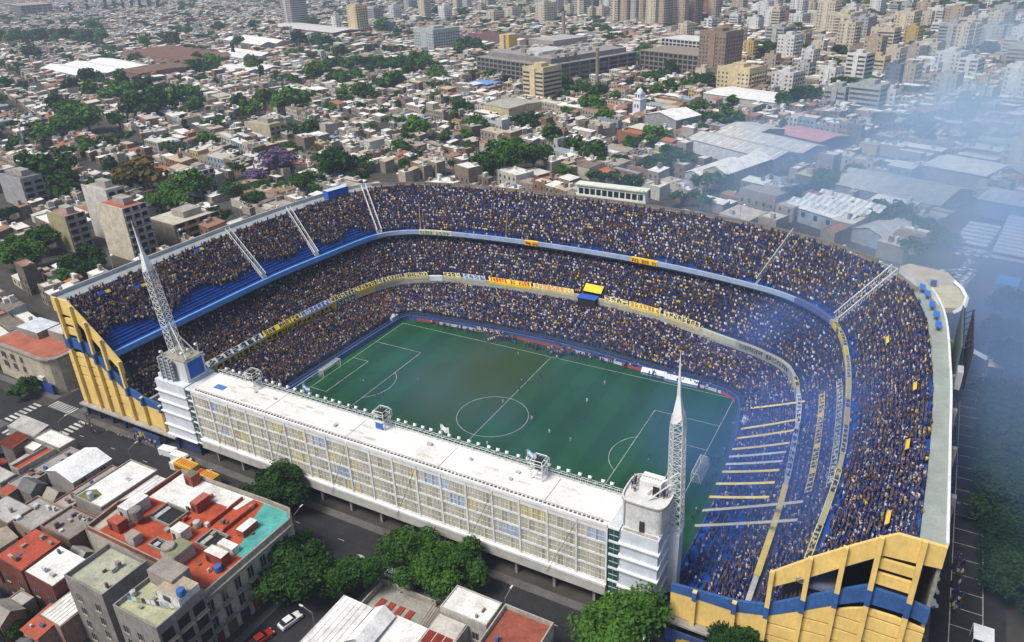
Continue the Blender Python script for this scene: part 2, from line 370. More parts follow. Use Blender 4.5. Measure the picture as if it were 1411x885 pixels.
# barrier rails along the front of the upper tier (blue empty rows)
mb = MB()
for t, v0, hh, st in (('up',.04,1.1,3),('up',.36,1.0,3)):
    for k in range(0, K(5), 1):
        u = k/NS
        a = Vector(surf(t, u, v0)); b = Vector(surf(t, u+1/NS, v0)); mb.tube(a+Vector((0,0,hh+.5)), b+Vector((0,0,hh+.5)), .04, (.05,.09,.2), 3)
        mb.tube(a+Vector((0,0,.3)), a+Vector((0,0,hh+.5)), .04, (.05,.09,.2), 3)
for k in range(0, K(5), 2):
    u = k/NS; 
    a = Vector(surf('up', u, .04)); b = Vector(surf('up', u, .33)); mb.tube(a+Vector((0,0,1.5)), b+Vector((0,0,1.5)), .05, (.05,.09,.2), 3)
mb.build("crowd_barriers", MCL, stad)
# radiating stair gangways
def gangway(u, col, w=.9, two=True, v0=.0, v1=1.0):
    mb = MB()
    for k in range(20):
        a = Vector(surf('up', u, v0+(v1-v0)*k/20)); b = Vector(surf('up', u, v0+(v1-v0)*(k+1)/20))
        tt = Vector(surf('up', u+.02, .5))-Vector(surf('up', u, .5)); tt.z = 0; tt.normalize()
        for s in ((-1, 1) if two else (0,)):
            o_ = tt*w*s; mb.tube(a+o_+Vector((0,0,2.2)), b+o_+Vector((0,0,2.2)), .16, col); mb.tube(a+o_+Vector((0,0,1.0)), b+o_+Vector((0,0,1.0)), .10, col)
            mb.tube(b+o_, b+o_+Vector((0,0,2.2)), .08, col)
        q = [a-tt*w, a+tt*w, b+tt*w, b-tt*w]; mb.quad([x+Vector((0,0,.6)) for x in q], (.30,.33,.38)); 
    o = mb.build("stair_gangway", MCL, stad); return o
for u, c, w_ in ((1.82,(.66,.68,.68),.7),(2.78,(.66,.68,.68),.7),(4.3,(.72,.74,.74),.8),(12.0,(.7,.72,.74),1.3),(10.3,(.50,.50,.46),.35)): gangway(u, c, w_, w_ > .5)
for u in (5.6, 6.9): gangway(u, (.28,.24,.15), .3, False, 0, .5)
# ---------------- end walls
E_ = dict(ribs=[94.8,89.7,85.6,81.3,76.4,71.5,65.1])
TOPL = [(97.5,33.9),(94.8,33.8),(91.6,33.8),(89.7,32.4),(85.7,29),(81.4,25.2),(76.4,20.3)]
def interp(tbl, x):
    tbl = sorted(tbl)
    for (a, za), (b, zb) in zip(tbl, tbl[1:]):
        if a <= x <= b: return za+(zb-za)*(x-a)/(b-a)
    return tbl[0][1] if x < tbl[0][0] else tbl[-1][1]
BT = [(97.5,22.6),(94.8,23.2),(89.2,23.4),(85.4,20.7),(81,17.2),(76.3,13.5),(71.4,12),(65.1,11.4),(61,11.0)]
BB = [(97.5,19.8),(94.8,20.4),(89.2,20.3),(85.5,17.9),(81.1,14.6),(76.3,11.2),(71.6,9.8),(65,9.6),(61,9.3)]
UT = [(97.5,33.9),(91.6,33.9),(89.7,32.5),(85.7,29.1),(81.4,25.3),(76.4,20.4)]
UB = [(97.5,30.2),(94.5,29.9),(90.5,29.6),(89.7,29),(85.8,25.5),(81.6,21.6),(76.4,17.2)]
def endwall(s, label):
    y0, y1 = -45.1, -44.6
    e = link("end_wall", None, stad); 
    def band(tb, bb, x0, x1, col, name, m=MCL, ya=y0, yb=y1):
        xs = sorted(set([x0, x1]+[x for x, _ in tb+bb if x0 < x < x1])); mb = MB()
        for a, b in zip(xs, xs[1:]):
            P = [(s*a, interp(bb,a)), (s*b, interp(bb,b)), (s*b, interp(tb,b)), (s*a, interp(tb,a))]
            fr_ = [(x, ya, z) for x, z in P]; bk = [(x, yb, z) for x, z in P]
            if s < 0: fr_, bk = fr_[::-1], bk[::-1]
            mb.quad(fr_, col); mb.quad(bk[::-1], col); mb.quad([fr_[3], fr_[2], bk[2], bk[3]], col); mb.quad([fr_[0], bk[0], bk[1], fr_[1]], col); mb.quad([fr_[1], bk[1], bk[2], fr_[2]], col); mb.quad([fr_[3], bk[3], bk[0], fr_[0]], col)
        return mb.build(name, m, e)
    band(UT, UB, 76.4, 97.5, (.8,.56,.18), "yellow_upper_band", MYEL)
    band(BT, BB, 61, 97.5, (.05,.15,.4), "blue_band", MBLU, y0-.05, y1)
    F0 = lambda z: [(50,z),(100,z)]
    # lower yellow wall in leaning panels with slits
    G1 = [(97.5,16.9),(94.8,17.2),(89.2,17),(85.5,15.9),(81.1,13),(76.3,11.1),(61,9.2)]
    low = [(x, interp(BB,x)-.02) for x in (61,65,71.6,76.3)]
    band(low, F0(4.2), 61, 76.4, (.8,.56,.18), "yellow_lower_wall", MYEL)
    for (a, b) in ((76.4,81.3),(81.3,85.6),(85.6,89.7),(89.7,97.5)):
        tops = [(x, interp(BB,x)-(1.2 if a > 84 else .25)) for x in (a,(a+b)/2,b)]
        zt = min(z for _, z in tops)
        nsl = 3 if a > 80 else 2; zz = [zt-1.2-2.6*i for i in range(nsl)]
        prev = tops
        for z in zz:
            sl_ = [(a, z+(.0 if a < 84 else .5)), (b, z+.5)]
            band(prev, [(x, zz_+.18) for x, zz_ in sl_], a, b, (.8,.56,.18), "yellow_lower_wall", MYEL); prev = [(x, zz_-.18) for x, zz_ in sl_]
        band(prev, F0(4.2), a, b, (.8,.56,.18), "yellow_lower_wall", MYEL)
    # louvre panels between the two outer ribs
    for zl, zh in ((27.2,28.9),(24.3,26.3)):
        band(F0(zh), F0(zl), 89.9, 94.7 if s > 0 else 94.7, (.8,.56,.18), "louvre_panel", MYEL)
    for x in E_['ribs']+([] if s > 0 else []):
        zt = interp(UT, x)+.5 if x > 76 else interp(BT, x)+.2
        mb = MB(); mb.box(s*x-.35, s*x+.35, y0-.75, y0-.06, 3.6, zt); mb.build("rib", MYEL, e)
        mb = MB(); mb.box(s*x-.37, s*x+.37, y0-.78, y0-.055, interp(BB,x), interp(BT,x)); mb.build("blue_rib_band", MBLU, e)
    mb = MB(); mb.box(min(s*61,s*97.5), max(s*61,s*97.5), -46.6, -44.2, 3.7, 4.1, (.3,.28,.22)); mb.build("canopy", MCONC, e)
    mb = MB()
    for k in range(8): x = s*(62+5*k); mb.box(x-.3, x+.3, -45.4, -44.8, 0, 3.7, (.04,.06,.2))
    mb.box(min(s*61,s*97.5), max(s*61,s*97.5), -43.2, -43, 0, 3.7, (.03,.045,.14)); mb.build("ground_colonnade", MCL, e)
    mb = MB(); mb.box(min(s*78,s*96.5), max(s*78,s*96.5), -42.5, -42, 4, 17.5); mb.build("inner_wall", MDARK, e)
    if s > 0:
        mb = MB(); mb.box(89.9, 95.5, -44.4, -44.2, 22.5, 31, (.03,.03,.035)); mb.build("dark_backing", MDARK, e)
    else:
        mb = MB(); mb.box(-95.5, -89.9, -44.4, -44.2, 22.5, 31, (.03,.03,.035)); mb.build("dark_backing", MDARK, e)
endwall(1, ""); endwall(-1, "")
# white stair block, cabin and scoreboard on the rim
mb = MB(); mb.prism([(84,53.5),(88.2,46.5),(90,47.2),(95.6,50),(94,54),(86,56)], 29, 34.9, (.62,.64,.65), (.42,.38,.33)); mb.box(91,92.2,46.9,47.4,33.4,35,(.08,.12,.3)); mb.build("stair_head_block", MCL, stad)
mb = MB(); mb.prism([(89.5,46.5),(91.5,41),(93.5,35.5),(97.5,37),(98.2,45),(95,52)], 32.4, 33.5, (.46,.44,.34)); mb.build("corner_deck", MCL, stad)
mb = MB(); pts = [(95.5,51),(97.4,47),(98.4,42),(98,37),(96.2,33)]
for a, b in zip(pts, pts[1:]): mb.tube((*a,34.1),(*b,34.1),.45,(.75,.77,.78))
mb.build("corner_deck_parapet", MCL, stad)
cab = thing("press_cabin", "long low white cabin with a window strip on the far rim", "cabin", (0,0,0))
mb = MB(); mb.box(-12.5,10.5,79.6,82.6,33.2,37.3,(.72,.74,.68)); mb.build("cabin_body", MCL, cab)
mb = MB(); mb.box(-13,11,79.1,83,37.32,37.7,(.66,.70,.62)); mb.build("roof", MCL, cab)
for k in range(11):
    mb = MB(); mb.box(-11.8+2*k,-10.3+2*k,79.5,79.58,34.6,36.4,(.06,.07,.09)); mb.build("window", MGLD, cab)
mb = MB(); mb.box(-12.7,10.7,79.4,79.56,33.3,34.3,(.74,.75,.72)); mb.build("fascia", MCL, cab)
sc_ = thing("scoreboard_frame", "dark lattice back of a scoreboard standing on the white rim wall of the stand", "scoreboard")
mb = MB()
for y in np.arange(9, 28, 2.7):
    mb.tube((99.2,y,29),(99.2,y,37.5),.14,(.05,.05,.06)); mb.tube((97.6,y,29),(97.6,y,37.5),.14,(.05,.05,.06))
    if y < 27: mb.tube((99.2,y,29.5),(99.2,y+2.7,37),.1,(.05,.05,.06)); mb.tube((97.6,y,37.4),(99.2,y+2.7,37.4),.1,(.05,.05,.06))
for z in (29.2,32,34.8,37.4): mb.tube((99.2,9,z),(99.2,28,z),.12,(.05,.05,.06)); mb.tube((97.6,9,z),(97.6,28,z),.12,(.05,.05,.06))
mb.build("lattice", MCL, sc_); mb = MB(); mb.box(97.1,97.45,8.6,28.3,28.6,37.8,(.08,.12,.12)); mb.build("panel", MCL, sc_)
mb = MB(); mb.box(97.4,98.4,5.5,8.4,30.5,34.2,(.42,.43,.44)); mb.build("side_box", MCL, sc_)
mb = MB(); mb.box(97.2,99.2,8,28.3,0,28.5,(.10,.13,.18)); mb.build("tower_base", MCL, sc_)
# blue awnings on the rim
for i, (x, y, z) in enumerate([(89.6,43.6,33.6),(90.8,40.6,33.5),(92,35,33.5),(93,30,33.5),(93.6,25,33.4)]):
    mb = MB(); mb.quad([(x-.7,y-1.5,z+1.0),(x+.5,y-1.5,z+.7),(x+.5,y+1.5,z+.8),(x-.7,y+1.5,z+1.1)],(.05,.18,.62)); mb.quad([(x-.7,y+1.5,z+1.02),(x+.5,y+1.5,z+.72),(x+.5,y-1.5,z+.62),(x-.7,y-1.5,z+.92)],(.05,.18,.62))
    for a, b in ((-.7,-1.5),(.5,-1.5),(.5,1.5),(-.7,1.5)): mb.tube((x+a,y+b,z-.5),(x+a,y+b,z+.7),.05,(.5,.5,.5))
    o = mb.build("blue_awning", MCL); book(o, "small blue cloth awning on the rim walkway", (x,y,z)); tag(o, None, "awning", "awnings on the rim")

# ================================================================ banners
GL = {'S':"111100111001111",'A':"010101111101101",'N':"101111111111101",'M':"101111111101101",'R':"110101110101101",'T':"111010010010010",'I':"111010010010111",' ':"0"*15}
def text_cells(txt):
    x = 0
    for ch in txt:
        b = GL.get(ch) or ''.join(rnd.choice('0111') for _ in range(15))
        for r in range(5):
            for c in range(3):
                if b[r*3+c] == '1': yield x+c, r
        x += 4
def rimpt(which, u, out, z):
    rim, ov = (R2, out2) if which == 2 else (R3, out3)
    i = u*NS; k = min(int(i), NL-1); f = i-k
    p = rim[k]*(1-f)+rim[k+1]*f; o_ = ov[k]*(1-f)+ov[k+1]*f; q = p+o_*out; return Vector((q[0], q[1], z))
def banner(which, u0, u1, col, txt, tcol, label, side='in', drop=0., flip=False, grp="banners tied along the parapets"):
    mb = MB(); n = max(3, int((u1-u0)*14)); top = (9.55 if which == 2 else 21.05); h = 1.7 if which == 2 else 1.4
    inn, outx = -.56, .46 if which == 2 else .36
    lean = which == 2 and side == 'in' and not drop and txt and u1 < 9.7
    def ring(u, off=0):
        if lean: return [rimpt(which,u,inn,top-h*.5), rimpt(which,u,inn,top+.02), rimpt(which,u,inn+1.0,top+1.15)]
        if side == 'in': return [rimpt(which,u,inn-off,top-drop-h), rimpt(which,u,inn-off,top-drop+off)]+([rimpt(which,u,outx,top-drop+off)] if not drop else [])
        return [rimpt(which,u,inn-off,top-h), rimpt(which,u,inn-off,top+off), rimpt(which,u,outx+off,top+off), rimpt(which,u,outx+off,top-h*.7)]
    for k in range(n):
        a = ring(u0+(u1-u0)*k/n, .04); b = ring(u0+(u1-u0)*(k+1)/n, .04)
        for j in range(len(a)-1): mb.quad([a[j], b[j], b[j+1], a[j+1]], col)
    if txt:
        tw_ = len(txt)*4-1
        for cx, r in text_cells(txt):
            ua = u0+(u1-u0)*(.04+.92*cx/tw_); ub = u0+(u1-u0)*(.04+.92*(cx+1)/tw_)
            za = top-drop-.15-h*.8*r/5; zb = za-h*.8/5
            if lean:
                qa, qb = (5-r)/5*.86+.06, (4-r)/5*.86+.06; L_ = lambda uu, q: rimpt(which,uu,inn+q-.05,top+.06+q*1.13)
                mb.quad([L_(ua,qb), L_(ub,qb), L_(ub,qa), L_(ua,qa)], tcol)
            elif side == 'in': mb.quad([rimpt(which,ua,inn-.09,zb), rimpt(which,ub,inn-.09,zb), rimpt(which,ub,inn-.09,za), rimpt(which,ua,inn-.09,za)], tcol)
            else:
                oa = inn+.1+(outx-inn-.2)*r/5; ob = inn+.1+(outx-inn-.2)*(r+1)/5
                mb.quad([rimpt(which,ua,oa,top+.09), rimpt(which,ub,oa,top+.09), rimpt(which,ub,ob,top+.09), rimpt(which,ua,ob,top+.09)], tcol)
    o = mb.build("cloth_banner", MCL); p = rimpt(which, (u0+u1)/2, 0, top)
    if label: tag(o, label, "banner", grp)
    else: book(o, ("yellow" if col[0] > .5 and col[2] < .3 else "white" if col[0] > .5 else "blue" if col[2] > .3 else "dark")+" banner over the "+("middle" if which == 2 else "upper")+" tier parapet", p); tag(o, None, "banner", grp)
    return o
Y = (.82,.60,.04); YP = (.62,.55,.28); WH = (.72,.72,.68); DK = (.03,.035,.05); BL = (.04,.10,.36); NB = (.02,.03,.14); RD = (.5,.03,.02)
banner(2, 1.38, 1.95, Y, "SAN MARTIN", NB, "yellow banner reading SAN MARTIN in dark letters on the middle parapet")
banner(2, .55, 1.36, WH, "########", DK, None); banner(2, 1.97, 2.5, (.55,.56,.6), "#######", BL, None)
banner(2, 2.52, 3.1, YP, "########", DK, None); banner(2, 3.12, 3.6, Y, "######", NB, None); banner(2, 3.62, 4.4, YP, "########", DK, None)
banner(2, .5, 2.6, (.75,.53,.05), "#"*24, DK, "long yellow and black lettered banner hanging below the SAN MARTIN banner", drop=.55)
banner(2, 2.62, 3.0, DK, "#####", WH, None, drop=.55); banner(2, 3.02, 3.5, (.7,.62,.2), "####", YP, None, drop=.55)
banner(2, 4.5, 5.3, YP, "#########", DK, None); banner(2, 5.35, 5.7, (.7,.73,.8), "", DK, None); banner(2, 5.75, 6.1, YP, "####", DK, None)
banner(2, 6.15, 6.5, (.5,.52,.5), "####", BL, None); banner(2, 6.55, 7.15, Y, "###### ## ####", RD, "bright yellow banner with brown lettering on the middle parapet of the far side stand")
banner(2, 7.18, 7.72, YP, "#########", (.5,.25,.03), None); banner(2, 8.15, 8.5, YP, "####", DK, None); banner(2, 8.52, 9.0, (.75,.62,.2), "#######", (.4,.2,.03), None)
banner(2, 9.05, 9.6, YP, "########", DK, None); banner(2, 9.65, 10.3, (.45,.5,.42), "#########", YP, None); banner(2, 10.35, 11.1, (.5,.46,.24), "##########", DK, None)
banner(2, 11.15, 12.0, (.45,.43,.3), "#########", DK, None); banner(2, 12.3, 12.6, Y, "##", DK, None, side='over')
banner(2, 12.8, 13.5, WH, "#######", DK, None, side='over'); banner(2, 14.7, 15.7, (.62,.48,.10), "", DK, None, side='over'); banner(2, 13.6, 14.6, (.40,.42,.48), "#######", DK, None, side='over')
banner(3, 5.55, 6.2, (.62,.60,.42), "##### ####", (.1,.25,.2), None); banner(3, 7.15, 7.32, Y, "##", RD, None); banner(3, 8.55, 8.92, Y, "### ### ##", RD, "yellow banner with red lettering on the upper parapet of the far side stand")
banner(3, 11.1, 11.95, (.10,.13,.28), "", DK, None, side='over')
u = 12.05
for i, (l, c, tx, tc) in enumerate([(.18,Y,"##",DK),(.10,BL,"",Y),(.28,Y,"###",DK),(.14,(.35,.4,.4),"##",DK),(.22,Y,"",DK),(.5,(.66,.60,.26),"########",BL),(.35,Y,"",DK),(.16,(.3,.36,.42),"##",DK),(.28,Y,"",DK),(.5,(.42,.46,.48),"######",DK),(.2,BL,"",DK),(.3,(.7,.66,.4),"####",DK),(.3,(.5,.52,.5),"",DK),(.32,(.72,.62,.26),"####",DK),(.16,(.42,.46,.5),"##",DK)]):
    banner(3, u, u+l-.01, c, tx, tc, None, side='over'); u += l
def crowdstrip(t, v, u0, u1, w, col, txt, tcol, label, hh=2.1):
    mb = MB(); n = int((u1-u0)*16)
    def pt(u, s, o_=0):
        a = Vector(surf(t, u, v)); b = Vector(surf(t, u, v+.1)); d = (b-a).normalized(); q = a+d*w*s; q.z += hh+o_+.12*math.sin(u*9); return q
    for k in range(n):
        a = u0+(u1-u0)*k/n; b = u0+(u1-u0)*(k+1)/n
        mb.quad([pt(a,-.5), pt(b,-.5), pt(b,.5), pt(a,.5)], col)
    tw_ = len(txt)*4-1
    for cx, r in text_cells(txt):
        ua = u0+(u1-u0)*cx/tw_; ub = u0+(u1-u0)*(cx+1)/tw_; mb.quad([pt(ua,.4-.16*r-.16,.05), pt(ub,.4-.16*r-.16,.05), pt(ub,.4-.16*r,.05), pt(ua,.4-.16*r,.05)], tcol)
    return tag(mb.build("crowd_banner", MCL), label, "banner", "banners held over the crowd")
crowdstrip('mid', .30, 13.15, 14.95, 1.5, Y, "###### ####### ##### ####", DK, "long yellow banner with dark letters lying over the middle tier crowd")
crowdstrip('mid', .56, 13.1, 14.95, 1.4, (.6,.58,.38), "##########################", DK, "long pale banner with dense dark letters lying over the middle tier crowd")
# yellow streamers over the lower tier
sd = [(26.4,-2.5,1),(16.6,-1,1),(12.4,-1.5,1),(7.7,-2,1),(4.6,-2.5,0),(1.6,-3,0),(-1.4,-3.4,1),(-6,-3.2,1),(-10.8,-3.4,1),(-15.6,-3.6,2),(-20.7,-4,2)]
for i, (y, dy, c) in enumerate(sd):
    mb = MB(); x0 = 58.2+.02*(20-abs(y)); x1 = 70.5 if c < 2 else 77; z1 = 10.0 if c < 2 else 15.0
    for k in range(14):
        f0, f1 = k/14, (k+1)/14; sag = lambda f: -.12*4*f*(1-f)
        A = Vector((x0+(x1-x0)*f0, y+dy*f0, 3.2+(z1-3.2)*f0+sag(f0))); B = Vector((x0+(x1-x0)*f1, y+dy*f1, 3.2+(z1-3.2)*f1+sag(f1)))
        mb.quad([A+Vector((0,-.42,0)), B+Vector((0,-.42,0)), B+Vector((0,.42,0)), A+Vector((0,.42,0))], [(.62,.64,.66),(.88,.70,.16),(.5,.48,.36)][c])
        mb.quad([A+Vector((0,.32,-.03)), B+Vector((0,.32,-.03)), B+Vector((0,-.32,-.03)), A+Vector((0,-.32,-.03))], [(.62,.64,.66),(.88,.70,.16),(.5,.48,.36)][c])
    ordw = ["first","second","third","fourth","fifth","sixth","seventh","eighth","ninth","tenth","last"][i]
    tag(mb.build("cloth_streamer", MCL), f"{['white','yellow','thin cream'][c]} streamer strung over the lower tier, {ordw} from the far corner", "streamer", "streamers strung over the lower tier")
# booth in the middle parapet
bt = thing("camera_booth", "blue roofed camera booth hanging from the middle parapet of the far stand", "booth")
mb = MB(); mb.box(-1.5,4.5,55.2,58.4,9.7,9.95,(.04,.12,.5)); mb.build("roof", MCL, bt)
mb = MB(); mb.box(-1.3,4.3,55.4,58.2,6.6,9.69,(.03,.03,.04)); mb.build("cabin", MCL, bt)
o = MB(); o.quad([(-1,58.8,10.7),(5,58.6,10.7),(5,60.8,12.3),(-1,61,12.3)],Y)
for cx, r in text_cells("#### ##"): 
    for rr in (0,1):
        z0=10.85+.16*(4-r)*.9+rr*.8; 
        o.quad([(-.8+cx*.21,58.9+(z0-10.7)*1.37,z0+.05),(-.6+cx*.21,58.9+(z0-10.7)*1.37,z0+.05),(-.6+cx*.21,59.06+(z0-10.7)*1.37,z0+.17),(-.8+cx*.21,59.06+(z0-10.7)*1.37,z0+.17)],DK)
tag(o.build("cloth_banner", MCL), "square yellow banner with dark letters just above the blue booth", "banner", "banners tied along the parapets")

def mural(x0, x1, y, h, lab):
    mb = MB(); mb.box(x0, x1, y-.15, y+.15, 0, h, (.05,.08,.22)); r_ = random.Random(int(x0*10)); n = int((x1-x0)/1.6)
    for k in range(n):
        x = x0+1.6*k+.3; w_ = r_.uniform(.5,1.5); za = r_.uniform(.2,h*.5); zb = r_.uniform(h*.55,h-.15); c = r_.choice([(.66,.46,.06),(.66,.46,.06),(.05,.12,.42),(.55,.5,.3),(.3,.2,.08)]); sk = r_.uniform(-.6,.6)
        mb.quad([(x,y-.16-.002*k,za),(x+w_,y-.16-.002*k,za+r_.uniform(0,.4)),(x+w_+sk,y-.16-.002*k,zb),(x+sk,y-.16-.002*k,zb-r_.uniform(0,.3))], c)
    tag(mb.build("painted_street_wall", MA), lab, "wall")
mural(61, 97, -47.2, 3.1, "blue and yellow painted street wall under the end wall beside the drum topped tower")
mural(-76, -66.5, -46.9, 2.9, "short blue and yellow painted street wall beside the pipe stacked tower")
# ================================================================ white box building along the near touchline
bb = thing("spectator_box_building", "long white four storey box building with a flat roof facing the street", "building")
XA, XB = -52.0, 49.4
mb = MB(); mb.box(XA, XB, -45.2, -37.4, 6.0, 18.75, (.72,.72,.69)); mb.build("wall", MCL, bb)
mb = MB(); mb.box(XA-.1, XB+.1, -45.9, -37.2, 3.7, 6.0, (.50,.50,.47)); mb.box(XA-.2, XB+.2, -46.0, -45.2, 5.75, 6.25, (.78,.79,.78))
mb.build("base_beam", MCL, bb)
mb = MB(); mb.box(XA-.3, XB+.3, -45.3, -36.6, 18.76, 19.15); mb.build("roof", MWR, bb)
for x in (-30.5,-8,14.5,37): mb = MB(); mb.box(x, x+.12, -44.1, -37.4, 19.16, 19.2, (.34,.32,.29)); mb.build("roof_joint", MA, bb)
for _ in range(22):
    x, y = rnd.uniform(XA+2, XB-3), rnd.uniform(-43.6,-38.6); mb = MB(); mb.prism([(x+rnd.uniform(.4,1.6)*math.cos(a)*1.6, y+rnd.uniform(.2,.7)*math.sin(a)) for a in (0,.9,1.8,2.7,3.6,4.5,5.4)], 19.152, 19.158+.0004*_, rnd.choice([(.70,.66,.58),(.62,.59,.54),(.66,.64,.6),(.72,.68,.62)])); mb.build("roof_stain", MROOF, bb)
for _ in range(9):
    x, y = rnd.uniform(XA+4, XB-4), rnd.uniform(-43,-39); mb = MB(); mb.box(x,x+rnd.uniform(.4,1.1),y,y+rnd.uniform(.4,.9),19.16,19.3+rnd.uniform(.1,.5),(.5,.5,.48)); mb.build("roof_vent", MCL, bb)
NBAY = 18; bw = (XB-XA)/NBAY; rows = [6.7, 9.6, 12.5, 15.4]
mb = MB()
for k in range(NBAY+1): x = XA+bw*k; mb.box(x-.17, x+.17, -45.55, -45.21, 6.26, 18.7, (.74,.75,.74))
for z in rows+[18.25]: mb.box(XA, XB, -45.42, -45.205, z-.5, z-.02 if z < 18 else 18.72, (.74,.75,.73))
mb.build("facade_grid", MCL, bb)
wm = {}
def winmesh(kind):
    mb = MB(); W_ = bw-.5; n = 3
    for i in range(n):
        a = -W_/2+W_*i/n; c = {'b':(.58,.56,.46),'y':(.66,.60,.34),'u':(.46,.54,.70),'g':(.60,.60,.56)}[kind[i]]
        for j in range(5):
            q = rnd.choice([.62,.8,.88,.92,.96,1.0,1.0,1.04])
            x0 = a+.06+(W_/n-.1)*j/5; mb.box(x0, x0+(W_/n-.1)/5-.05, -.12+.03*(j%2), .0, 0, 2.22, tuple(v*q for v in c))
        mb.box(a-.05, a+.05, -.2, 0, 0, 2.25, (.62,.62,.6))
    mb.box(-W_/2, W_/2, -.16, 0, 1.05, 1.13, (.6,.6,.56))
    return mb.mesh("window", MCL)
for i in range(NBAY):
    for j, z in enumerate(rows):
        r = rnd.random(); base = 'bbb'
        if r < .08: base = 'yyy'
        elif r < .18: base = rnd.choice(['ybb','byy','bby'])
        elif r < .26: base = rnd.choice(['buu','ubb','ugb','bub'])
        if (i, j) in ((11,3),(12,2),(7,1),(14,1),(6,3)): base = 'guu'
        vk = (base, rnd.randrange(4))
        if vk not in wm: wm[vk] = winmesh(base)
        link("window", wm[vk], bb, (XA+bw*(i+.5), -45.21, z))
mb = MB()
for k in range(0, NBAY, 3):
    x = XA+bw*k
    mb.tube((x+bw*2.05,-45.95,18.4), (x+bw*1.0,-46.15,4.6), .05, (.10,.09,.08), 3)
mb.build("thin_diagonals", MCL, bb)  # thin dark diagonals across the facade bays
mb = MB()
for k in range(120): x = XA+.6+(XB-XA-1.2)*k/120; mb.box(x, x+.5, -45.1, -44.5, 19.16, 19.24, (.10,.10,.10))
mb.box(XA, XB, -45.55, -45.15, 18.76, 19.4, (.8,.81,.8)); mb.box(XA, XB, -44.35, -44.2, 19.16, 19.3, (.5,.5,.48)); mb.build("roof_louvres", MCL, bb)
mb = MB()
for k in range(72):
    x = XA+(XB-XA)*k/71; mb.tube((x,-37.1,19.1),(x,-37.1,20.3),.05,(.62,.65,.66)); mb.tube((x,-36.1,18.6),(x,-36.1,19.9),.05,(.62,.65,.66)); mb.tube((x,-37.1,20.3),(x,-36.1,19.9),.04,(.62,.65,.66))
    if k < 71: x2 = XA+(XB-XA)*(k+1)/71; mb.tube((x,-36.1,18.6),(x2,-36.1,19.9),.04,(.62,.65,.66))
for y, z in ((-37.1,20.3),(-37.1,19.7),(-36.1,19.9),(-36.1,18.6)): mb.tube((XA,y,z),(XB,y,z),.06,(.62,.65,.66))
mb.box(XA, XB, -37.0, -36.0, 18.3, 18.6, (.16,.2,.2)); mb.box(XA, XB, -37.3, -36.9, 6, 18.3, (.3,.32,.32)); mb.build("roof_railing", MCL, bb)
for k in range(46):
    x = XA+1.5+k*2.16+rnd.uniform(-.3,.3); mb = MB() if k == 0 else mb
    if k == 0:
        m2 = MB(); m2.tube((0,0,0),(0,0,.7),.05,(.3,.3,.3)); m2.tube((0,0,.55),(0,.3,.95),.34,(.85,.86,.86),10,.40); lampme = m2.mesh("round_lamp", MCL)
    link("round_lamp", lampme, bb, (x,-36.2,19.7))
mb = MB(); mb.box(-48.4,-45.4,-42.2,-40.6,19.16,19.24,(.08,.2,.55)); mb.build("blue_hatch", MCL, bb)
mb = MB(); mb.box(XA,XB,-40.2,-40,0,3.7,(.03,.045,.13))
for k in range(13):
    x = XA+3+k*8; mb.box(x-.25,x+.25,-44.8,-44.3,0,3.7,(.3,.3,.32))
mb.build("ground_floor", MCL, bb)
def sidetower(x0, x1, lab, strip):
    t = thing("corner_tower", lab, "tower", (0,0,0), 0, "white corner towers of the box building")
    mb = MB(); mb.box(x0, x1, -45.5, -36.5, 3.7, 19.4, (.62,.66,.72)); mb.build("wall", MCL, t)
    for z in (4.1, 6.9, 10.6, 13.6, 16.5):
        mb = MB(); mb.box(x0-.3, x1+.3, -45.95, -36.2, z, z+.3, (.80,.82,.84)); mb.build("white_ledge", MCL, t)
    mb = MB(); mb.box(x0+.4, x1-.4, -45, -37, 0, 3.7, (.05,.06,.14)); mb.build("ground_floor", MCL, t)
    a, b = strip
    for k in range(5):
        z = 4.6+k*2.95; mb = MB(); mb.box(a+.12, b-.12, -45.3, -45.1, z, z+2.3); o = mb.build("window", MGLASS, t)
        m2 = MB(); m2.box(a+.1, b-.1, -45.4, -45.31, z+1.1, z+1.16, (.6,.62,.62)); m2.tube(((a+b)/2,-45.36,z),((a+b)/2,-45.36,z+2.3),.03,(.55,.58,.58)); m2.build("frame", MCL, o)
    mb = MB(); mb.box(a, b, -45.05, -37, 3.7, 19.2, (.55,.58,.6))
    for k in range(6): z = 4.1+k*2.95; mb.box(a, b, -45.45, -45.06, z, z+.35, (.78,.8,.8))
    mb.build("stair_strip", MCL, t); return t
tr = sidetower(51.9, 58.5, "white corner tower with a white drum on top beside the near pitch corner", (49.75, 51.6))
tl = sidetower(-64.0, -54.2, "white corner tower with dark pipes and a blue sided box on its roof", (-54.0, -52.3))
# drum on the nearer tower
def lathe(mb, cx, cy, prof, a0, a1, n, col):
    for k in range(n):
        a, b = a0+(a1-a0)*k/n, a0+(a1-a0)*(k+1)/n
        for (r0, z0), (r1, z1) in zip(prof, prof[1:]):
            mb.quad([(cx+r0*math.cos(a),cy+r0*math.sin(a),z0),(cx+r0*math.cos(b),cy+r0*math.sin(b),z0),(cx+r1*math.cos(b),cy+r1*math.sin(b),z1),(cx+r1*math.cos(a),cy+r1*math.sin(a),z1)], col)
def boxy(mb, prof, col, n=48):
    sg = lambda v, e: math.copysign(abs(v)**e, v)
    for k in range(n):
        a, b = 2*math.pi*k/n, 2*math.pi*(k+1)/n; P = lambda t, r: (54.9+r*.93*sg(math.cos(t),.36), -40.6+r*.93*sg(math.sin(t),.6))
        for (r0, z0), (r1, z1) in zip(prof, prof[1:]): mb.quad([(*P(a,r0),z0),(*P(b,r0),z0),(*P(b,r1),z1),(*P(a,r1),z1)], col)
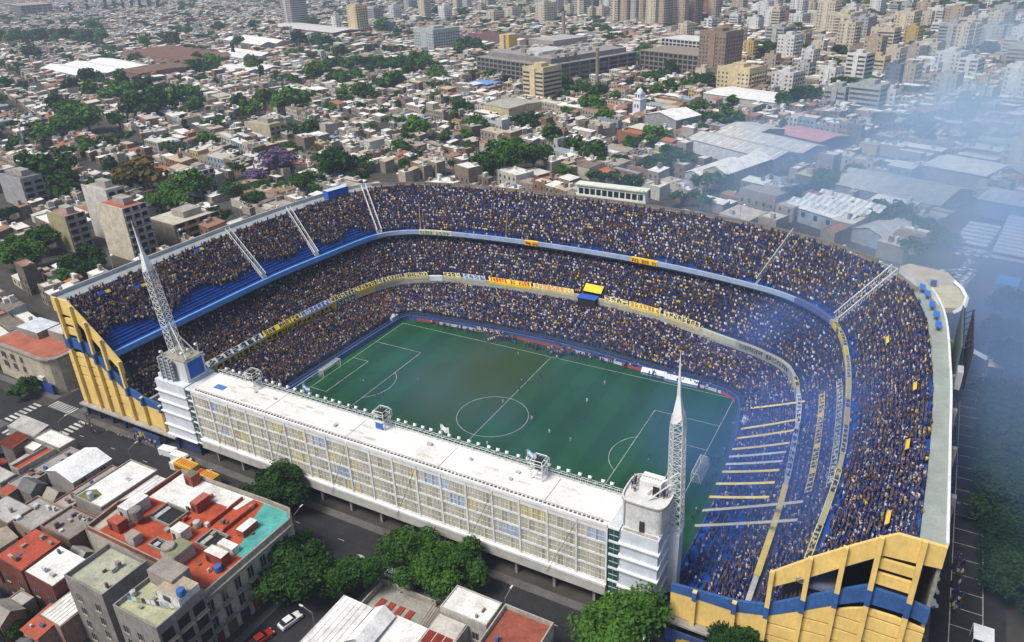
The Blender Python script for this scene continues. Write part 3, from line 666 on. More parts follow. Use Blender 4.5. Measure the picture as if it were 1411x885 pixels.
mb = MB(); boxy(mb, [(4.15,19.4),(4.15,24.6),(4.3,24.7),(4.3,25.1),(4.05,25.1),(4.05,24.6),(.01,24.6)], (.70,.71,.70)); mb.build("drum", mat("stained_white_plaster", (.68,.69,.68), .85, var=.3, var2=.25, scale=1.6), tr)
mb = MB(); boxy(mb, [(4.36,24.72),(4.36,24.95)], (.38,.31,.23)); mb.build("rusty_rim", MA, tr)
for a in (4.0, 5.5): mb = MB(); mb.tube((55+4.6*math.cos(a),-44.4,19.4),(55+4.6*math.cos(a),-44.4,24.7),.12,(.5,.5,.48)); mb.build("drain_pipe", MCL, tr)
mb = MB(); mb.box(54.8,55.6,-44.75,-44.4,19.6,21.6,(.04,.04,.05)); mb.build("door", MCL, tr)
mb = MB(); mb.box(53.2,56.9,-40.9,-38.3,24.65,27.0,(.76,.76,.72)); mb.box(55.6,56.7,-41.05,-40.91,24.7,26.5,(.03,.03,.03)); mb.build("roof_hut", MCL, tr)
mb = MB()
for k in range(7): lathe(mb, 53.5+.5*k, -39.6, [(.2,27.02),(.17,27.1),(0,27.1)], 0, 6.283, 8, (.4,.4,.38))
mb.build("roof_vents", MCL, tr)
mb = MB(); mb.box(52.2,58.2,-45.3,-44.7,19.42,19.5,(.45,.38,.3)); mb.tube((51.9,-45.2,20.3),(55,-45.2,20.3),.05,(.6,.65,.65)); mb.tube((51.9,-45.2,19.9),(55,-45.2,19.9),.05,(.6,.65,.65)); mb.build("ledge_dirt", MA, tr)
# equipment on the farther tower
mb = MB()
mb.box(-60.4,-54.6,-43.6,-38.2,19.4,24.6,(.62,.64,.66)); mb.box(-57.6,-54.5,-43.4,-38.4,19.8,24.7,(.66,.68,.70)); mb.box(-54.55,-54.4,-42.9,-38.8,20.2,24.4,(.02,.10,.42)); mb.box(-63.6,-62,-44.6,-42,19.42,20.6,(.66,.68,.7)); mb.build("equipment_box", MCL, tl)
mb = MB()
for k in range(6):
    z = 20.2+k*.85; mb.tube((-62.6,-44.3,z),(-57.8,-44.3,z),.36,(.22,.24,.27),8); mb.tube((-62.7,-44.3,z),(-62.7,-39,z),.36,(.20,.22,.25),8)
for x in (-62,-60.4,-58.6): mb.box(x-.12,x+.12,-44.8,-44.0,19.4,25.2,(.5,.52,.54))
mb.build("pipe_stack", MCL, tl)
mb = MB(); mb.box(-62.8,-54.6,-43.6,-38.2,24.72,24.95,(.34,.32,.24)); 
for (x,y,h) in ((-62,-43.3,26.2),(-55,-43,27.2),(-55.4,-38.6,27.4),(-56.6,-40,26.4)): mb.tube((x,y,24.9),(x,y,h),.14,(.6,.62,.62)); mb.tube((x,y,h-.6),(x,y-.5,h),.3,(.75,.76,.76),8)
mb.build("roof_slab", MCL, tl)

# ---------------- lattice masts
def mast(base, tip, label, wb):
    t = thing("lattice_mast", label, "mast", (0,0,0), 0, "tapering white masts on the corner towers")
    b, e = Vector(base), Vector(tip); ax = (e-b); L = ax.length; d = ax.normalized()
    sx = Vector((1,0,0)); sx = (sx-d*sx.dot(d)).normalized(); sy = d.cross(sx)
    def wd(f): return wb*(1-.14*f/.62) if f < .62 else wb*(.86-.62*(f-.62)/.15) if f < .77 else wb*.24*(1-(f-.77)/.235)
    def cnr(f): c = b+ax*f; w_ = wd(f)/2; return [c+sx*w_*i+sy*w_*j for i, j in ((-1,-1),(1,-1),(1,1),(-1,1))]
    mb = MB(); n = 15; fs = [.68*k/n for k in range(n+1)]; c = (.76,.76,.72)
    for f0, f1 in zip(fs, fs[1:]):
        A, B = cnr(f0), cnr(f1)
        for j in range(4):
            mb.tube(A[j], B[j], .10, c); mb.tube(B[j], B[(j+1)%4], .05, c, 3); mb.tube(A[j], B[(j+1)%4], .055, c, 3); mb.tube(A[(j+1)%4], B[j], .055, c, 3)
    mb.build("lattice", MSTEEL, t)
    mb = MB(); A, B = cnr(.66), cnr(.77)
    for j in range(4): mb.quad([A[j], A[(j+1)%4], B[(j+1)%4], B[j]], c)
    A2 = cnr(.63)
    for j in range(4): mb.quad([A2[j]*1, (A2[j]+A2[(j+1)%4])*.5, A[(j+1)%4], A[j]], c)
    mb.build("cone_panel", MWHITE, t)
    mb = MB(); B = cnr(.77); E2 = cnr(1.0)
    for j in range(4): mb.quad([B[j], B[(j+1)%4], E2[(j+1)%4], E2[j]], c)
    mb.build("spike", MWHITE, t); return t
m1 = mast((-59.6,-41,24.9), (-63.9,-41,57.2), "tall tapering white lattice mast beside the stand's nearly empty blue rows", 2.3)
mb = MB(); mb.box(58.55,60.4,-40.0,-37.6,3.7,17.0,(.62,.66,.72)); mb.build("mast_buttress", MCL, tr)
m2_ = mast((59.2,-38.8,17.0), (58.0,-38.8,51.6), "tall tapering white lattice mast standing beside the drum topped tower", 2.35)
mb = MB(); mb.tube((59.1,-38.8,29),(54.6,-41.5,25.2),.14); mb.tube((59.1,-38.8,27.6),(55.5,-42.5,24.9),.14); mb.tube((59.2,-38.8,28.4),(57.8,-37,25),.12); mb.build("brace", MSTEEL, m2_)
mb = MB(); mb.tube((-59.9,-41,33),(-54.9,-42.5,25),.16); mb.tube((-59.9,-41,31.5),(-56.5,-38.6,25),.16); mb.build("brace", MSTEEL, m1)
# three speaker cages and flags
def cage(x, y, label, blue=False):
    t = thing("speaker_cage", label, "cage", (x,y,19.16), 0, "speaker cages on the roof"); c = (.60,.60,.55)
    mb = MB(); w_ = 1.15
    P = [(-w_,-w_),(w_,-w_),(w_,w_),(-w_,w_)]
    for (a,b),(e,f) in zip(P, P[1:]+P[:1]):
        mb.tube((a,b,0),(a,b,4.3),.09,c); 
        for z in (.9,2,3.1,4.3): mb.tube((a,b,z),(e,f,z),.07,c)
        mb.tube((a,b,.9),(e,f,2),.06,c); mb.tube((a*1.25,b*1.25,2.3),(a*1.25,b*1.25,3.8),.06,c); mb.tube((a,b,2),(a*1.25,b*1.25,2.3),.06,c); mb.tube((a,b,4.3),(a*1.25,b*1.25,3.8),.06,c); mb.tube((a*1.25,b*1.25,3.8),(e*1.25,f*1.25,3.8),.06,c)
    mb.build("scaffold_frame", MSTEEL, t)
    mb = MB(); mb.box(-.6,.6,-.5,.5,2.0,4.0,(.03,.03,.035)); mb.build("speaker", MCL, t)
    if blue: mb = MB(); mb.box(-.9,.9,-1.28,-1.17,.2,1.6,(.05,.15,.5)); mb.build("blue_panel", MCL, t)
    return t
cage(-39.6,-37.9,"white scaffold speaker cage on the roof, the one nearest the pipe stacked tower")
cage(-3.2,-37.9,"white scaffold speaker cage with a blue panel on the middle of the roof",True)
cage(33.2,-38.6,"white scaffold speaker cage beside the striped flag on the roof")
def flag(x, y, z, label, c1, c2):
    t = thing("flag", label, "flag", (x,y,z), 0, "flags on the roof railing"); mb = MB(); mb.tube((0,0,0),(0,0,3.6),.06,(.6,.6,.6)); mb.build("pole", MSTEEL, t)
    mb = MB()
    for k in range(6):
        a, b = k*.3, (k+1)*.3; ya, yb = .18*math.sin(k*1.3), .18*math.sin((k+1)*1.3)
        for j, c in enumerate((c1, c2, c1)): z0 = 2.2+.45*j-a*.25; z1 = 2.2+.45*j-b*.25; mb.quad([(a,ya,z0),(b,yb,z1),(b,yb,z1+.45),(a,ya,z0+.45)], c)
    mb.build("cloth", MCL, t)
flag(-26,-36.4,19.2,"small blue and white flag on the roof railing between two cages, near the penalty box",(.12,.25,.6),(.8,.8,.8))
flag(10.2,-36.4,19.2,"white flag flying from the roof railing just below the centre circle",(.8,.8,.82),(.8,.8,.82))
flag(29.6,-36.4,19.2,"pale blue and white striped flag beside the roof cage nearest the drum",(.3,.5,.8),(.8,.8,.8))

# ================================================================ pitch surroundings
mb = MB()
for y in np.arange(-16, 27.5, 3.6): mb.box(-55.3,-55.15,y,y+3.5,.04,1.0,(.72,.76,.82)); mb.box(-55.14,-55.12,y+.4,y+3.1,.3,.75,(.10,.2,.5))
tag(mb.build("advertising_boards", MCL), "row of low white advertising boards behind the goal at the SAN MARTIN end", "advertising board")
mb = MB()
for k in range(K(5.2), K(11.6), 2):
    a = (Fp-out2*1.0)[k]; b = (Fp-out2*1.0)[k+2]; c = (.42,.08,.05) if (k//8) % 3 else (.6,.62,.65)
    mb.quad([(*a,.04),(*b,.04),(*b,.95),(*a,.95)], c)
tag(mb.build("advertising_boards", MCL), "row of low red and white advertising boards along the far touchline", "advertising board")
pf = thing("perimeter_fence", "tall thin dark mesh fence between the lower tier and the pitch", "fence")
mb = MB()
for k in range(0, NL, 3):
    a = (Fp-out2*.6)[k]; mb.tube((*a,0),(*a,4.2),.06,(.08,.12,.14),3)
for k in range(0, NL):
    a = (Fp-out2*.6)[k]; b = (Fp-out2*.6)[k+1]
    for z in (1.6,2.9,4.2): mb.tube((*a,z),(*b,z),.03,(.08,.12,.14),3)
mb.build("posts_and_wires", MCL, pf)
for i, (x, y, lab) in enumerate([(58.2,22.5,"pale inflated tunnel mouth at the pitch corner below the yellow streamers"),(-55.6,33.2,"pale square tunnel mouth at the far corner of the pitch")]):
    mb = MB(); mb.box(x-.9,x+.9,y-1.6,y+1.6,.04,2.4,(.45,.52,.6)); lathe(mb,x,y,[(1.0,2.4),(.6,2.9),(0,3.0)],0,6.283,10,(.5,.56,.62)); tag(mb.build("players_tunnel", MCL), lab, "tunnel", "tunnels at the pitch edge")
for i, (x, y, l, lab) in enumerate([(-53.8,-22,4.5,"blue and white dugout tent beside the corner of the pitch close to the roof cage"),(30,36.3,7,"white cloth covered bench on the far touchline beside the longer one"),(38,35.6,9,"long white cloth covered bench on the far touchline before the corner")]):
    mb = MB(); mb.box(x-l/2,x+l/2,y-.6,y+.6,.04,.5,(.2,.3,.5)); mb.quad([(x-l/2,y-.7,.9),(x+l/2,y-.7,.9),(x+l/2,y+.7,1.7),(x-l/2,y+.7,1.7)],(.7,.74,.78)); mb.quad([(x-l/2,y+.7,0.04),(x-l/2,y+.7,1.7),(x+l/2,y+.7,1.7),(x+l/2,y+.7,.04)],(.6,.64,.7)); tag(mb.build("dugout_bench", MCL), lab, "bench", "benches beside the pitch")

# ================================================================ people
def skin_person(pose):
    J = {'hip':(0,0,.95,.15),'belly':(0,0,1.1,.14),'chest':(0,0.01,1.34,.165),'neck':(0,0,1.5,.06),'head':(0,.02,1.62,.105),'crown':(0,.01,1.72,.08)}
    E = [('hip','belly'),('belly','chest'),('chest','neck'),('neck','head'),('head','crown')]
    st = {'stand':0,'up':0,'one':0,'run':1,'clap':0}[pose]
    for s, nm in ((-1,'l'),(1,'r')):
        fw = .0 if not st else .22*s
        J[nm+'h'] = (s*.09,0,.88,.095); J[nm+'k'] = (s*.11,fw*.9+.02,.5,.065); J[nm+'a'] = (s*.12,fw*.9-(.18 if fw else 0),.08,.045); J[nm+'t'] = (s*.13,fw*.9+.15-(.18 if fw else 0),.035,.04)
        E += [('hip',nm+'h'),(nm+'h',nm+'k'),(nm+'k',nm+'a'),(nm+'a',nm+'t')]
        J[nm+'s'] = (s*.19,0,1.42,.06)
        up = pose == 'up' or (pose == 'one' and s > 0)
        if up: J[nm+'e'] = (s*.27,.05,1.66,.045); J[nm+'w'] = (s*.25,.06,1.9,.035); J[nm+'f'] = (s*.25,.06,2.02,.03)
        elif pose == 'clap': J[nm+'e'] = (s*.24,.12,1.2,.045); J[nm+'w'] = (s*.08,.32,1.3,.035); J[nm+'f'] = (s*.04,.38,1.36,.03)
        else: J[nm+'e'] = (s*.26,-.03-fw*.3,1.16,.045); J[nm+'w'] = (s*.25,.08-fw*.7,.93,.035); J[nm+'f'] = (s*.25,.1-fw*.7,.83,.03)
        E += [('chest',nm+'s'),(nm+'s',nm+'e'),(nm+'e',nm+'w'),(nm+'w',nm+'f')]
    names = list(J); me = bpy.data.meshes.new("p"); me.from_pydata([J[n][:3] for n in names], [(names.index(a), names.index(b)) for a, b in E], [])
    o = bpy.data.objects.new("p", me); COL.objects.link(o); md = o.modifiers.new("s", 'SKIN')
    for i, n in enumerate(names): me.skin_vertices[0].data[i].radius = (J[n][3], J[n][3]*(.75 if n in ('hip','belly','chest') else 1)); me.skin_vertices[0].data[i].use_root = (n == 'hip')
    o.modifiers.new("b", 'SUBSURF').levels = 1
    dg = bpy.context.evaluated_depsgraph_get(); r = bpy.data.meshes.new_from_object(o.evaluated_get(dg)); bpy.data.objects.remove(o); bpy.data.meshes.remove(me)
    return r
POSE = {p: skin_person(p) for p in ('stand','up','one','run','clap')}
SKIN = [(.22,.13,.09),(.17,.10,.065),(.28,.18,.125)]; HAIR = [(.02,.015,.012),(.05,.03,.02),(.03,.02,.015)]
PM = {}
def person_mesh(pose, shirt, legs, bare=False, cap=None, long_=False):
    key = (pose, shirt, legs, bare, cap, long_)
    if key in PM: return PM[key]
    me = POSE[pose].copy(); me.name = "person"; sk = rnd.choice(SKIN); hr = cap or rnd.choice(HAIR)
    ca = me.color_attributes.new("Col", 'FLOAT_COLOR', 'CORNER'); cols = []
    for p in me.polygons:
        c = p.center; x, y, z = c
        armx = abs(x) > .21
        if z > 1.53 and abs(x) < .16: col = hr if (z > 1.67 or y < -.01) else sk
        elif armx and not long_ and (z > 1.52 or z < 1.27): col = sk
        elif z > 1.47 and abs(x) < .1: col = sk
        elif z > .93: col = sk if bare else shirt
        elif z > .5 or long_: col = legs
        elif z > .1: col = sk
        else: col = (.03,.03,.03)
        cols += [(*col,1)]*p.loop_total
    ca.data.foreach_set("color", np.array(cols, np.float32).ravel()); me.materials.clear(); me.materials.append(MCROWD); PM[key] = me; return me
SH = {'navy':(.02,.035,.14),'royal blue':(.025,.09,.42),'yellow':(.75,.50,.03),'white':(.7,.7,.7),'black':(.02,.02,.025),'grey':(.25,.25,.27),'red':(.4,.03,.03)}
def person(pos, rz, pose, shirt, label=None, what=None, group=None, legs=(.03,.04,.08), **k):
    o = link("person", person_mesh(pose, SH[shirt], legs, **k), None, pos); o.rotation_euler.z = rz; o["category"] = "person"
    if group: o["group"] = group
    if label: o["label"] = label
    else: book(o, what, pos)
    return o
PT = {'stand':'standing','up':'with both arms raised','one':'with one arm raised','run':'running','clap':'clapping'}
# footballers
FB = [(10.0,2.4),(16.6,-1.1),(22.6,-1.8),(19.2,15.8),(19.9,25.9),(21.5,7.6),(0.7,13.2),(-0.2,5.9),(-0.7,17.3),(0.4,17.8),(2.7,21.7),(3.7,20.6),(3.2,19.2),(5.4,-11.9),(-26.8,5.5),(-32.4,-5.7),(-30.8,-4.8),(30.2,19.2),(41.6,-0.1),(-18.2,28.9),(-8.8,30.3)]
mark("the centre circle", (0,0,0)); mark("the goal before SAN MARTIN", (-52.5,0,0)); mark("the goal by the streamers", (52.5,0,0))
mark("the far halfway mark", (0,34,0)); mark("the far corner of the pitch", (-52.5,34,0)); mark("the curved parapet corner", (52.5,34,0))
for i, (x, y) in enumerate(FB):
    sh = ['white','white','white','white','white','black','navy','white','yellow','navy','navy','navy','navy','white','grey','navy','navy','black','navy','black','white'][i]
    po = ['run','stand','stand','run','stand','stand','run','stand'][i % 8]
    person((x,y,.03), rnd.uniform(0,6.28), po, sh, what=f"footballer in {sh} {PT[po]} on the grass", group="people on the pitch", legs=(.6,.6,.6) if sh == 'white' else (.03,.04,.1))
SMALL = []
def bunch(cx, cy, n, sx, sy, grp, cols):
    for i in range(n):
        x, y = cx+rnd.gauss(0,sx), cy+rnd.gauss(0,sy); sh = rnd.choice(cols); po = rnd.choice(['stand','stand','stand','clap','one'])
        (person((x,min(y,40.2),.03), rnd.uniform(0,6.28), po, sh, what=f"touchline person in {sh} {PT[po]}", group="people along the touchline") if i % 2 else SMALL.append((x,min(y,40.2),.03,rnd.uniform(0,6.28))))
for i in range(26):          # marching band in two rows
    x = -28+(i % 13)*.75; y = 38.6+(i//13)*.9
    person((x,y,.03), 3.1, 'clap', 'white' if i % 3 else 'navy', what="band member in "+('white' if i % 3 else 'navy')+" clapping", group="people along the touchline")
for i in range(14):
    person((-19.6+(i % 2)*.8-(i//2)*.35, 37.6-(i//2)*.62,.03), 3.1, 'stand', 'white' if i % 2 else 'black', what="band member in "+('white' if i % 2 else 'black')+" standing in file", group="people along the touchline")
bunch(1,36.3,14,2.2,.7,0,['black','navy','grey','red']); bunch(-6,36.2,8,1.5,.6,0,['black','navy']); bunch(6,37.4,10,3,.8,0,['black','white','navy'])
bunch(20,38.4,16,4.5,.8,0,['black','white','navy','grey']); bunch(33,36.6,24,3.5,.9,0,['navy','royal blue','white','black']); bunch(43,36.0,12,3,.8,0,['navy','white','black'])
bunch(-36,37.2,10,5,.7,0,['black','navy','red']); bunch(56,12,10,.6,7,0,['white','navy','black','red']); bunch(56.2,-8,6,.5,7,0,['white','grey','black'])
for i in range(9):
    x, y = 51.7+rnd.uniform(0,1.3), -40+rnd.uniform(-1.6,1.6); sh = ['black','navy','white'][i % 3]; po = rnd.choice(['stand','one'])
    person((x,y,24.62), rnd.uniform(0,6.28), po, sh, what=f"{sh} clothed person {PT[po]}", group="people on the drum tower")
for i in range(5):
    x, y = 57.2+rnd.uniform(0,.9), -40.2+rnd.uniform(-1,2); sh = ['black','navy','grey'][i % 3]
    person((x,y,24.62), rnd.uniform(0,6.28), 'stand', sh, what=f"{sh} clothed person behind the hut", group="people on the drum tower")
mark("the drum top hut", (55,-40,25))
person((-13,-36.4,19.3), 3, 'stand', 'black', label="person in black leaning at the roof railing between two speaker cages", group="people on the roof")
person((-89,-42.5,34.2), 3, 'stand', 'red', label="person in red and orange standing on the rim walkway above the yellow end wall", group="people on the rim")
person((99.6,-28,.02), 2, 'stand', 'yellow', label="steward in a yellow vest walking in the street beside the car park", group="people in the street")

for _ in range(46): SMALL.append((rnd.gauss(-19,2.0), min(40,rnd.gauss(37.4,1.4)), .03, rnd.uniform(0,6.28)))
for _ in range(40): SMALL.append((rnd.gauss(1,2.4), min(40,rnd.gauss(36.8,1.2)), .03, rnd.uniform(0,6.28)))
for _ in range(60): SMALL.append((rnd.uniform(-45,50), rnd.uniform(36.4,38.6), .03, rnd.uniform(0,6.28)))
# ---------------- the packed terraces
def zone_density(t, u, v):
    if t == 'up':
        if u < 4.25:
            lim = [.27,.29,.26,.22,.14][int(min(u,4))]+.07*math.sin(u*7.3)
            if v < lim: return .10*max(0, (v-lim+.12)/.12)
        if v < .07+.03*math.sin(u*5): return .15
        return .98 if v < .975 else .3
    if t == 'low':
        if v < .10: return 0 if u < 12 else .25
        if u > 14.0 and v < .45: return .38
        if 11.6 < u < 14.3 and v < .3: return .6
        return .96
    if v < .03: return .1
    return .98
NPAL = np.array([(.02,.03,.10),(.02,.025,.05),(.015,.04,.19),(.085,.055,.05),(.13,.085,.068),(.50,.50,.54),(.55,.38,.04),(.22,.22,.25),(.30,.18,.12),(.025,.08,.33),(.28,.04,.03)], np.float32)
W_L = [.20,.15,.08,.19,.12,.07,.03,.05,.09,.015,.003]       # brown warm end
W_F = [.27,.15,.15,.10,.06,.12,.03,.06,.03,.03,.004]         # far side
W_R = [.20,.06,.31,.06,.04,.13,.03,.05,.025,.13,.003]       # end with the streamers, bluer
rs = np.random.RandomState(11); PTS = []
for t, sp in (('low',.45),('mid',.44),('up',.44)):
    A, B, z0, z1, n = TIER[t]; nn = n
    for r in range(n):
        v = (r+.5)/nn; z = z0+(z1-z0)*r/nn
        a = A*(1-v)+B*v; seg = np.linalg.norm(np.diff(a, axis=0), axis=1); cum = np.concatenate([[0], np.cumsum(seg)]); L_ = cum[-1]
        s = np.arange(.3, L_-.3, sp); s = s+rs.uniform(-.14,.14,len(s)); uu = np.interp(s, cum, US)
        x = np.interp(s, cum, a[:,0]); y = np.interp(s, cum, a[:,1])
        dep = np.linalg.norm(B-A, axis=1).mean()/nn
        x2 = np.interp(s, cum, (B-A)[:,0]); y2 = np.interp(s, cum, (B-A)[:,1]); ll = np.hypot(x2, y2)
        j = rs.uniform(-.22,.3,len(s))*dep; x = x+x2/ll*j; y = y+y2/ll*j
        face = np.arctan2(x2, -y2)+math.pi                 # facing the pitch
        for i in range(len(s)):
            if rs.rand() < zone_density(t, uu[i], v) and y[i] > -44.3:
                PTS.append((x[i], y[i], z, face[i], uu[i], 0 if t == 'low' else 1 if t == 'mid' else 2, v))
PTS = np.array(PTS, np.float64); dist = np.linalg.norm(PTS[:,:3]-np.array(CP), axis=1)
cand = np.where((PTS[:,5] == 2) & (PTS[:,0] > 60))[0]; near = cand[np.argsort(dist[cand])][:150]
mask = np.ones(len(PTS), bool); mask[near] = False; C_ = PTS[mask]; print("crowd", len(C_))
def crowd_mesh(P):
    n = len(P)
    def bx(x0,x1,y0,y1,z0,z1,tx=1,top=True):
        v = [(x0,y0,z0),(x1,y0,z0),(x1,y1,z0),(x0,y1,z0)]+[(x0*tx,y0*tx,z1),(x1*tx,y0*tx,z1),(x1*tx,y1*tx,z1),(x0*tx,y1*tx,z1)]
        f = [(0,1,5,4),(1,2,6,5),(2,3,7,6),(3,0,4,7)]+([(4,5,6,7)] if top else []); return v, f
    parts = [(*bx(-.17,.17,-.12,.12,.02,.85,1,False),0), (*bx(-.19,.19,-.12,.12,.85,1.42,1.15),1)]
    h = .115; hv = [(h,0,1.6),(0,h,1.6),(-h,0,1.6),(0,-h,1.6),(0,0,1.44),(0,0,1.76)]; hf = [(0,1,4),(1,2,4),(2,3,4),(3,0,4),(1,0,5),(2,1,5),(3,2,5),(0,3,5)]
    parts.append((hv, hf, 2))
    A1 = bx(-.27,-.19,-.05,.05,1.3,1.95,1); A2 = bx(.19,.27,-.05,.05,1.3,1.95,1); B1 = bx(-.29,-.21,-.05,.14,.85,1.38,1); B2 = bx(.21,.29,-.05,.14,.85,1.38,1)
    V = []; FQ = []; FT = []; CQ = []; CT = []; off = 0
    rs2 = np.random.RandomState(5); W = np.array([W_L if u < 4.3 else W_F if u < 11.3 else W_R for u in (2, 8, 14)])
    zone = np.where(P[:,4] < 4.4, 0, np.where(P[:,4] < 11.2, 1, 2)); col = np.zeros((n,3), np.float32)
    for z in range(3):
        m = zone == z; w_ = np.array([W_L,W_F,W_R][z]); w_ = w_/w_.sum(); col[m] = NPAL[rs2.choice(len(NPAL), m.sum(), p=w_)]
    # groups wearing the same colour now and then
    clump = (np.sin(P[:,0]*.9)+np.sin(P[:,1]*1.1)+np.sin(P[:,2]*1.3+P[:,4]*3)) > 2.6; col[clump & (rs2.rand(n) < .3)] = NPAL[6]
    col *= rs2.uniform(.5,1.2,(n,1))
    legs = np.array([(.02,.03,.07),(.05,.05,.06),(.03,.05,.14),(.10,.09,.08)], np.float32)[rs2.randint(0,4,n)]
    head = np.array([(.02,.014,.011),(.05,.03,.02),(.17,.105,.075),(.22,.14,.10),(.05,.08,.3),(.6,.6,.6)], np.float32)[rs2.choice(6, n, p=[.42,.22,.14,.10,.06,.06])]
    skin = np.tile(np.array([[.15,.095,.075]], np.float32), (n,1))*rs2.uniform(.7,1.3,(n,1))
    sc = rs2.uniform(.9,1.08,n); wi = rs2.uniform(.85,1.1,n); th = P[:,3]+rs2.uniform(-.7,.7,n); c, s = np.cos(th), np.sin(th)
    up = rs2.rand(n) < .30
    def put(tv, tf, cl, idx):
        nonlocal off
        tv = np.array(tv); k = len(tv); q = P[idx]
        x = tv[None,:,0]*wi[idx,None]; y = tv[None,:,1]*np.ones((len(idx),1)); z = tv[None,:,2]*sc[idx,None]
        X = q[:,0,None]+x*c[idx,None]-y*s[idx,None]; Y_ = q[:,1,None]+x*s[idx,None]+y*c[idx,None]; Z = q[:,2,None]+z
        V.append(np.stack([X,Y_,Z],-1).reshape(-1,3)); tf = np.array(tf); base = off+np.arange(len(idx))*k
        ff = (base[:,None,None]+tf[None]).reshape(-1, tf.shape[1]); cc = np.repeat(cl[idx], len(tf), 0)
        (FQ if tf.shape[1] == 4 else FT).append(ff); (CQ if tf.shape[1] == 4 else CT).append(cc); off += len(idx)*k
    al = np.arange(n)
    for (tv, tf, kind) in parts: put(tv, tf, [legs, col, head][kind], al)
    iu, idn = al[up], al[~up]
    for v_, f_ in (A1, A2): put(v_, f_, skin, iu)
    for v_, f_ in (B1, B2): put(v_, f_, (col*.7+skin*.3), idn)
    V = np.concatenate(V).astype(np.float32); FQ = np.concatenate(FQ); FT = np.concatenate(FT); CC = np.concatenate([np.repeat(np.concatenate(CQ),4,0), np.repeat(np.concatenate(CT),3,0)])
    me = bpy.data.meshes.new("crowd"); me.vertices.add(len(V)); me.vertices.foreach_set("co", V.ravel())
    nl = FQ.size+FT.size; me.loops.add(nl); me.loops.foreach_set("vertex_index", np.concatenate([FQ.ravel(), FT.ravel()]).astype(np.int32))
    me.polygons.add(len(FQ)+len(FT)); me.polygons.foreach_set("loop_start", np.concatenate([np.arange(len(FQ))*4, FQ.size+np.arange(len(FT))*3]).astype(np.int32))
    me.update(calc_edges=True)
    ca = me.color_attributes.new("Col", 'FLOAT_COLOR', 'CORNER'); ca.data.foreach_set("color", np.column_stack([CC, np.ones(len(CC))]).astype(np.float32).ravel())
    me.materials.append(MCROWD); return me
tag(link("crowd", crowd_mesh(C_)), "dense standing crowd filling the three tiers", "crowd", None, "stuff")
ro = random.Random(3)
for j, i in enumerate(near):
    x, y, z, th = PTS[i,:4]; sh = ro.choices(['navy','royal blue','white','yellow','grey','black'], [.3,.25,.13,.1,.1,.12])[0]; po = ro.choices(['stand','up','one','clap'], [.5,.2,.15,.15])[0]; bare = ro.random() < .15
    cap = ro.choice([None,None,None,(.03,.08,.3),(.7,.7,.7)])
    wt = ("" if not cap else ("blue" if cap[0] < .1 else "white")+" capped ")+("bare chested" if bare else sh+" shirted")+" spectator"+{'stand':"",'up':", arms up",'one':", arm raised",'clap':", clapping"}[po]
    person((x,y,z), th+ro.uniform(-.5,.5), po, 'navy' if bare else sh, what=wt, group="spectators at the end of the upper tier", bare=bare, cap=cap)
mark("the end wall's tallest rib", (89.7,-44.6,32)); mark("the end wall's outer rib", (94.8,-44.6,33)); mark("the end wall's lower rib", (81.4,-44.6,25)); mark("the end wall's lowest post", (76.4,-44.6,20)); mark("the lone upper flag", (90,-30,32))
# yellow flags held over the crowd
for i, (u, v, lab) in enumerate([(13.2,.45,"yellow flag held over the upper tier crowd, below the rim's blue awnings"),(14.2,.75,"yellow flag held over the upper tier crowd beside the scoreboard frame"),(15.0,.72,"yellow flag over the upper tier crowd, between the two other yellow flags"),(15.72,.66,"yellow flag over the upper tier crowd, close above the yellow end wall"),(.55,.62,"blue and yellow flag held over the upper tier crowd near the tall mast"),(.25,.75,"small blue and yellow flag over the upper tier crowd near the end wall"),(1.3,.8,"blue and yellow flag held over the upper tier crowd by the cream apartment house")]):
    p = Vector(surf('up', u, v)); q = Vector(surf('up', u+.14, v)); d = (q-p); mb = MB(); upv = Vector((0,0,1)); inn = Vector(surf('up',u,v+.1))-p; inn.normalize()
    for k in range(5):
        a = p+d*(k/5)*.8+upv*(2.3+.15*math.sin(k)); b = p+d*((k+1)/5)*.8+upv*(2.3+.15*math.sin(k+1)); c = (.75,.50,.06) if i < 4 or k > 2 else (.02,.08,.35)
        mb.quad([a, b, b+inn*.8, a+inn*.8], c)
    mb.tube(p+upv*.9, p+upv*2.5, .04, (.3,.3,.3)); tag(mb.build("crowd_flag", MCL), lab, "flag", "flags held over the crowd")
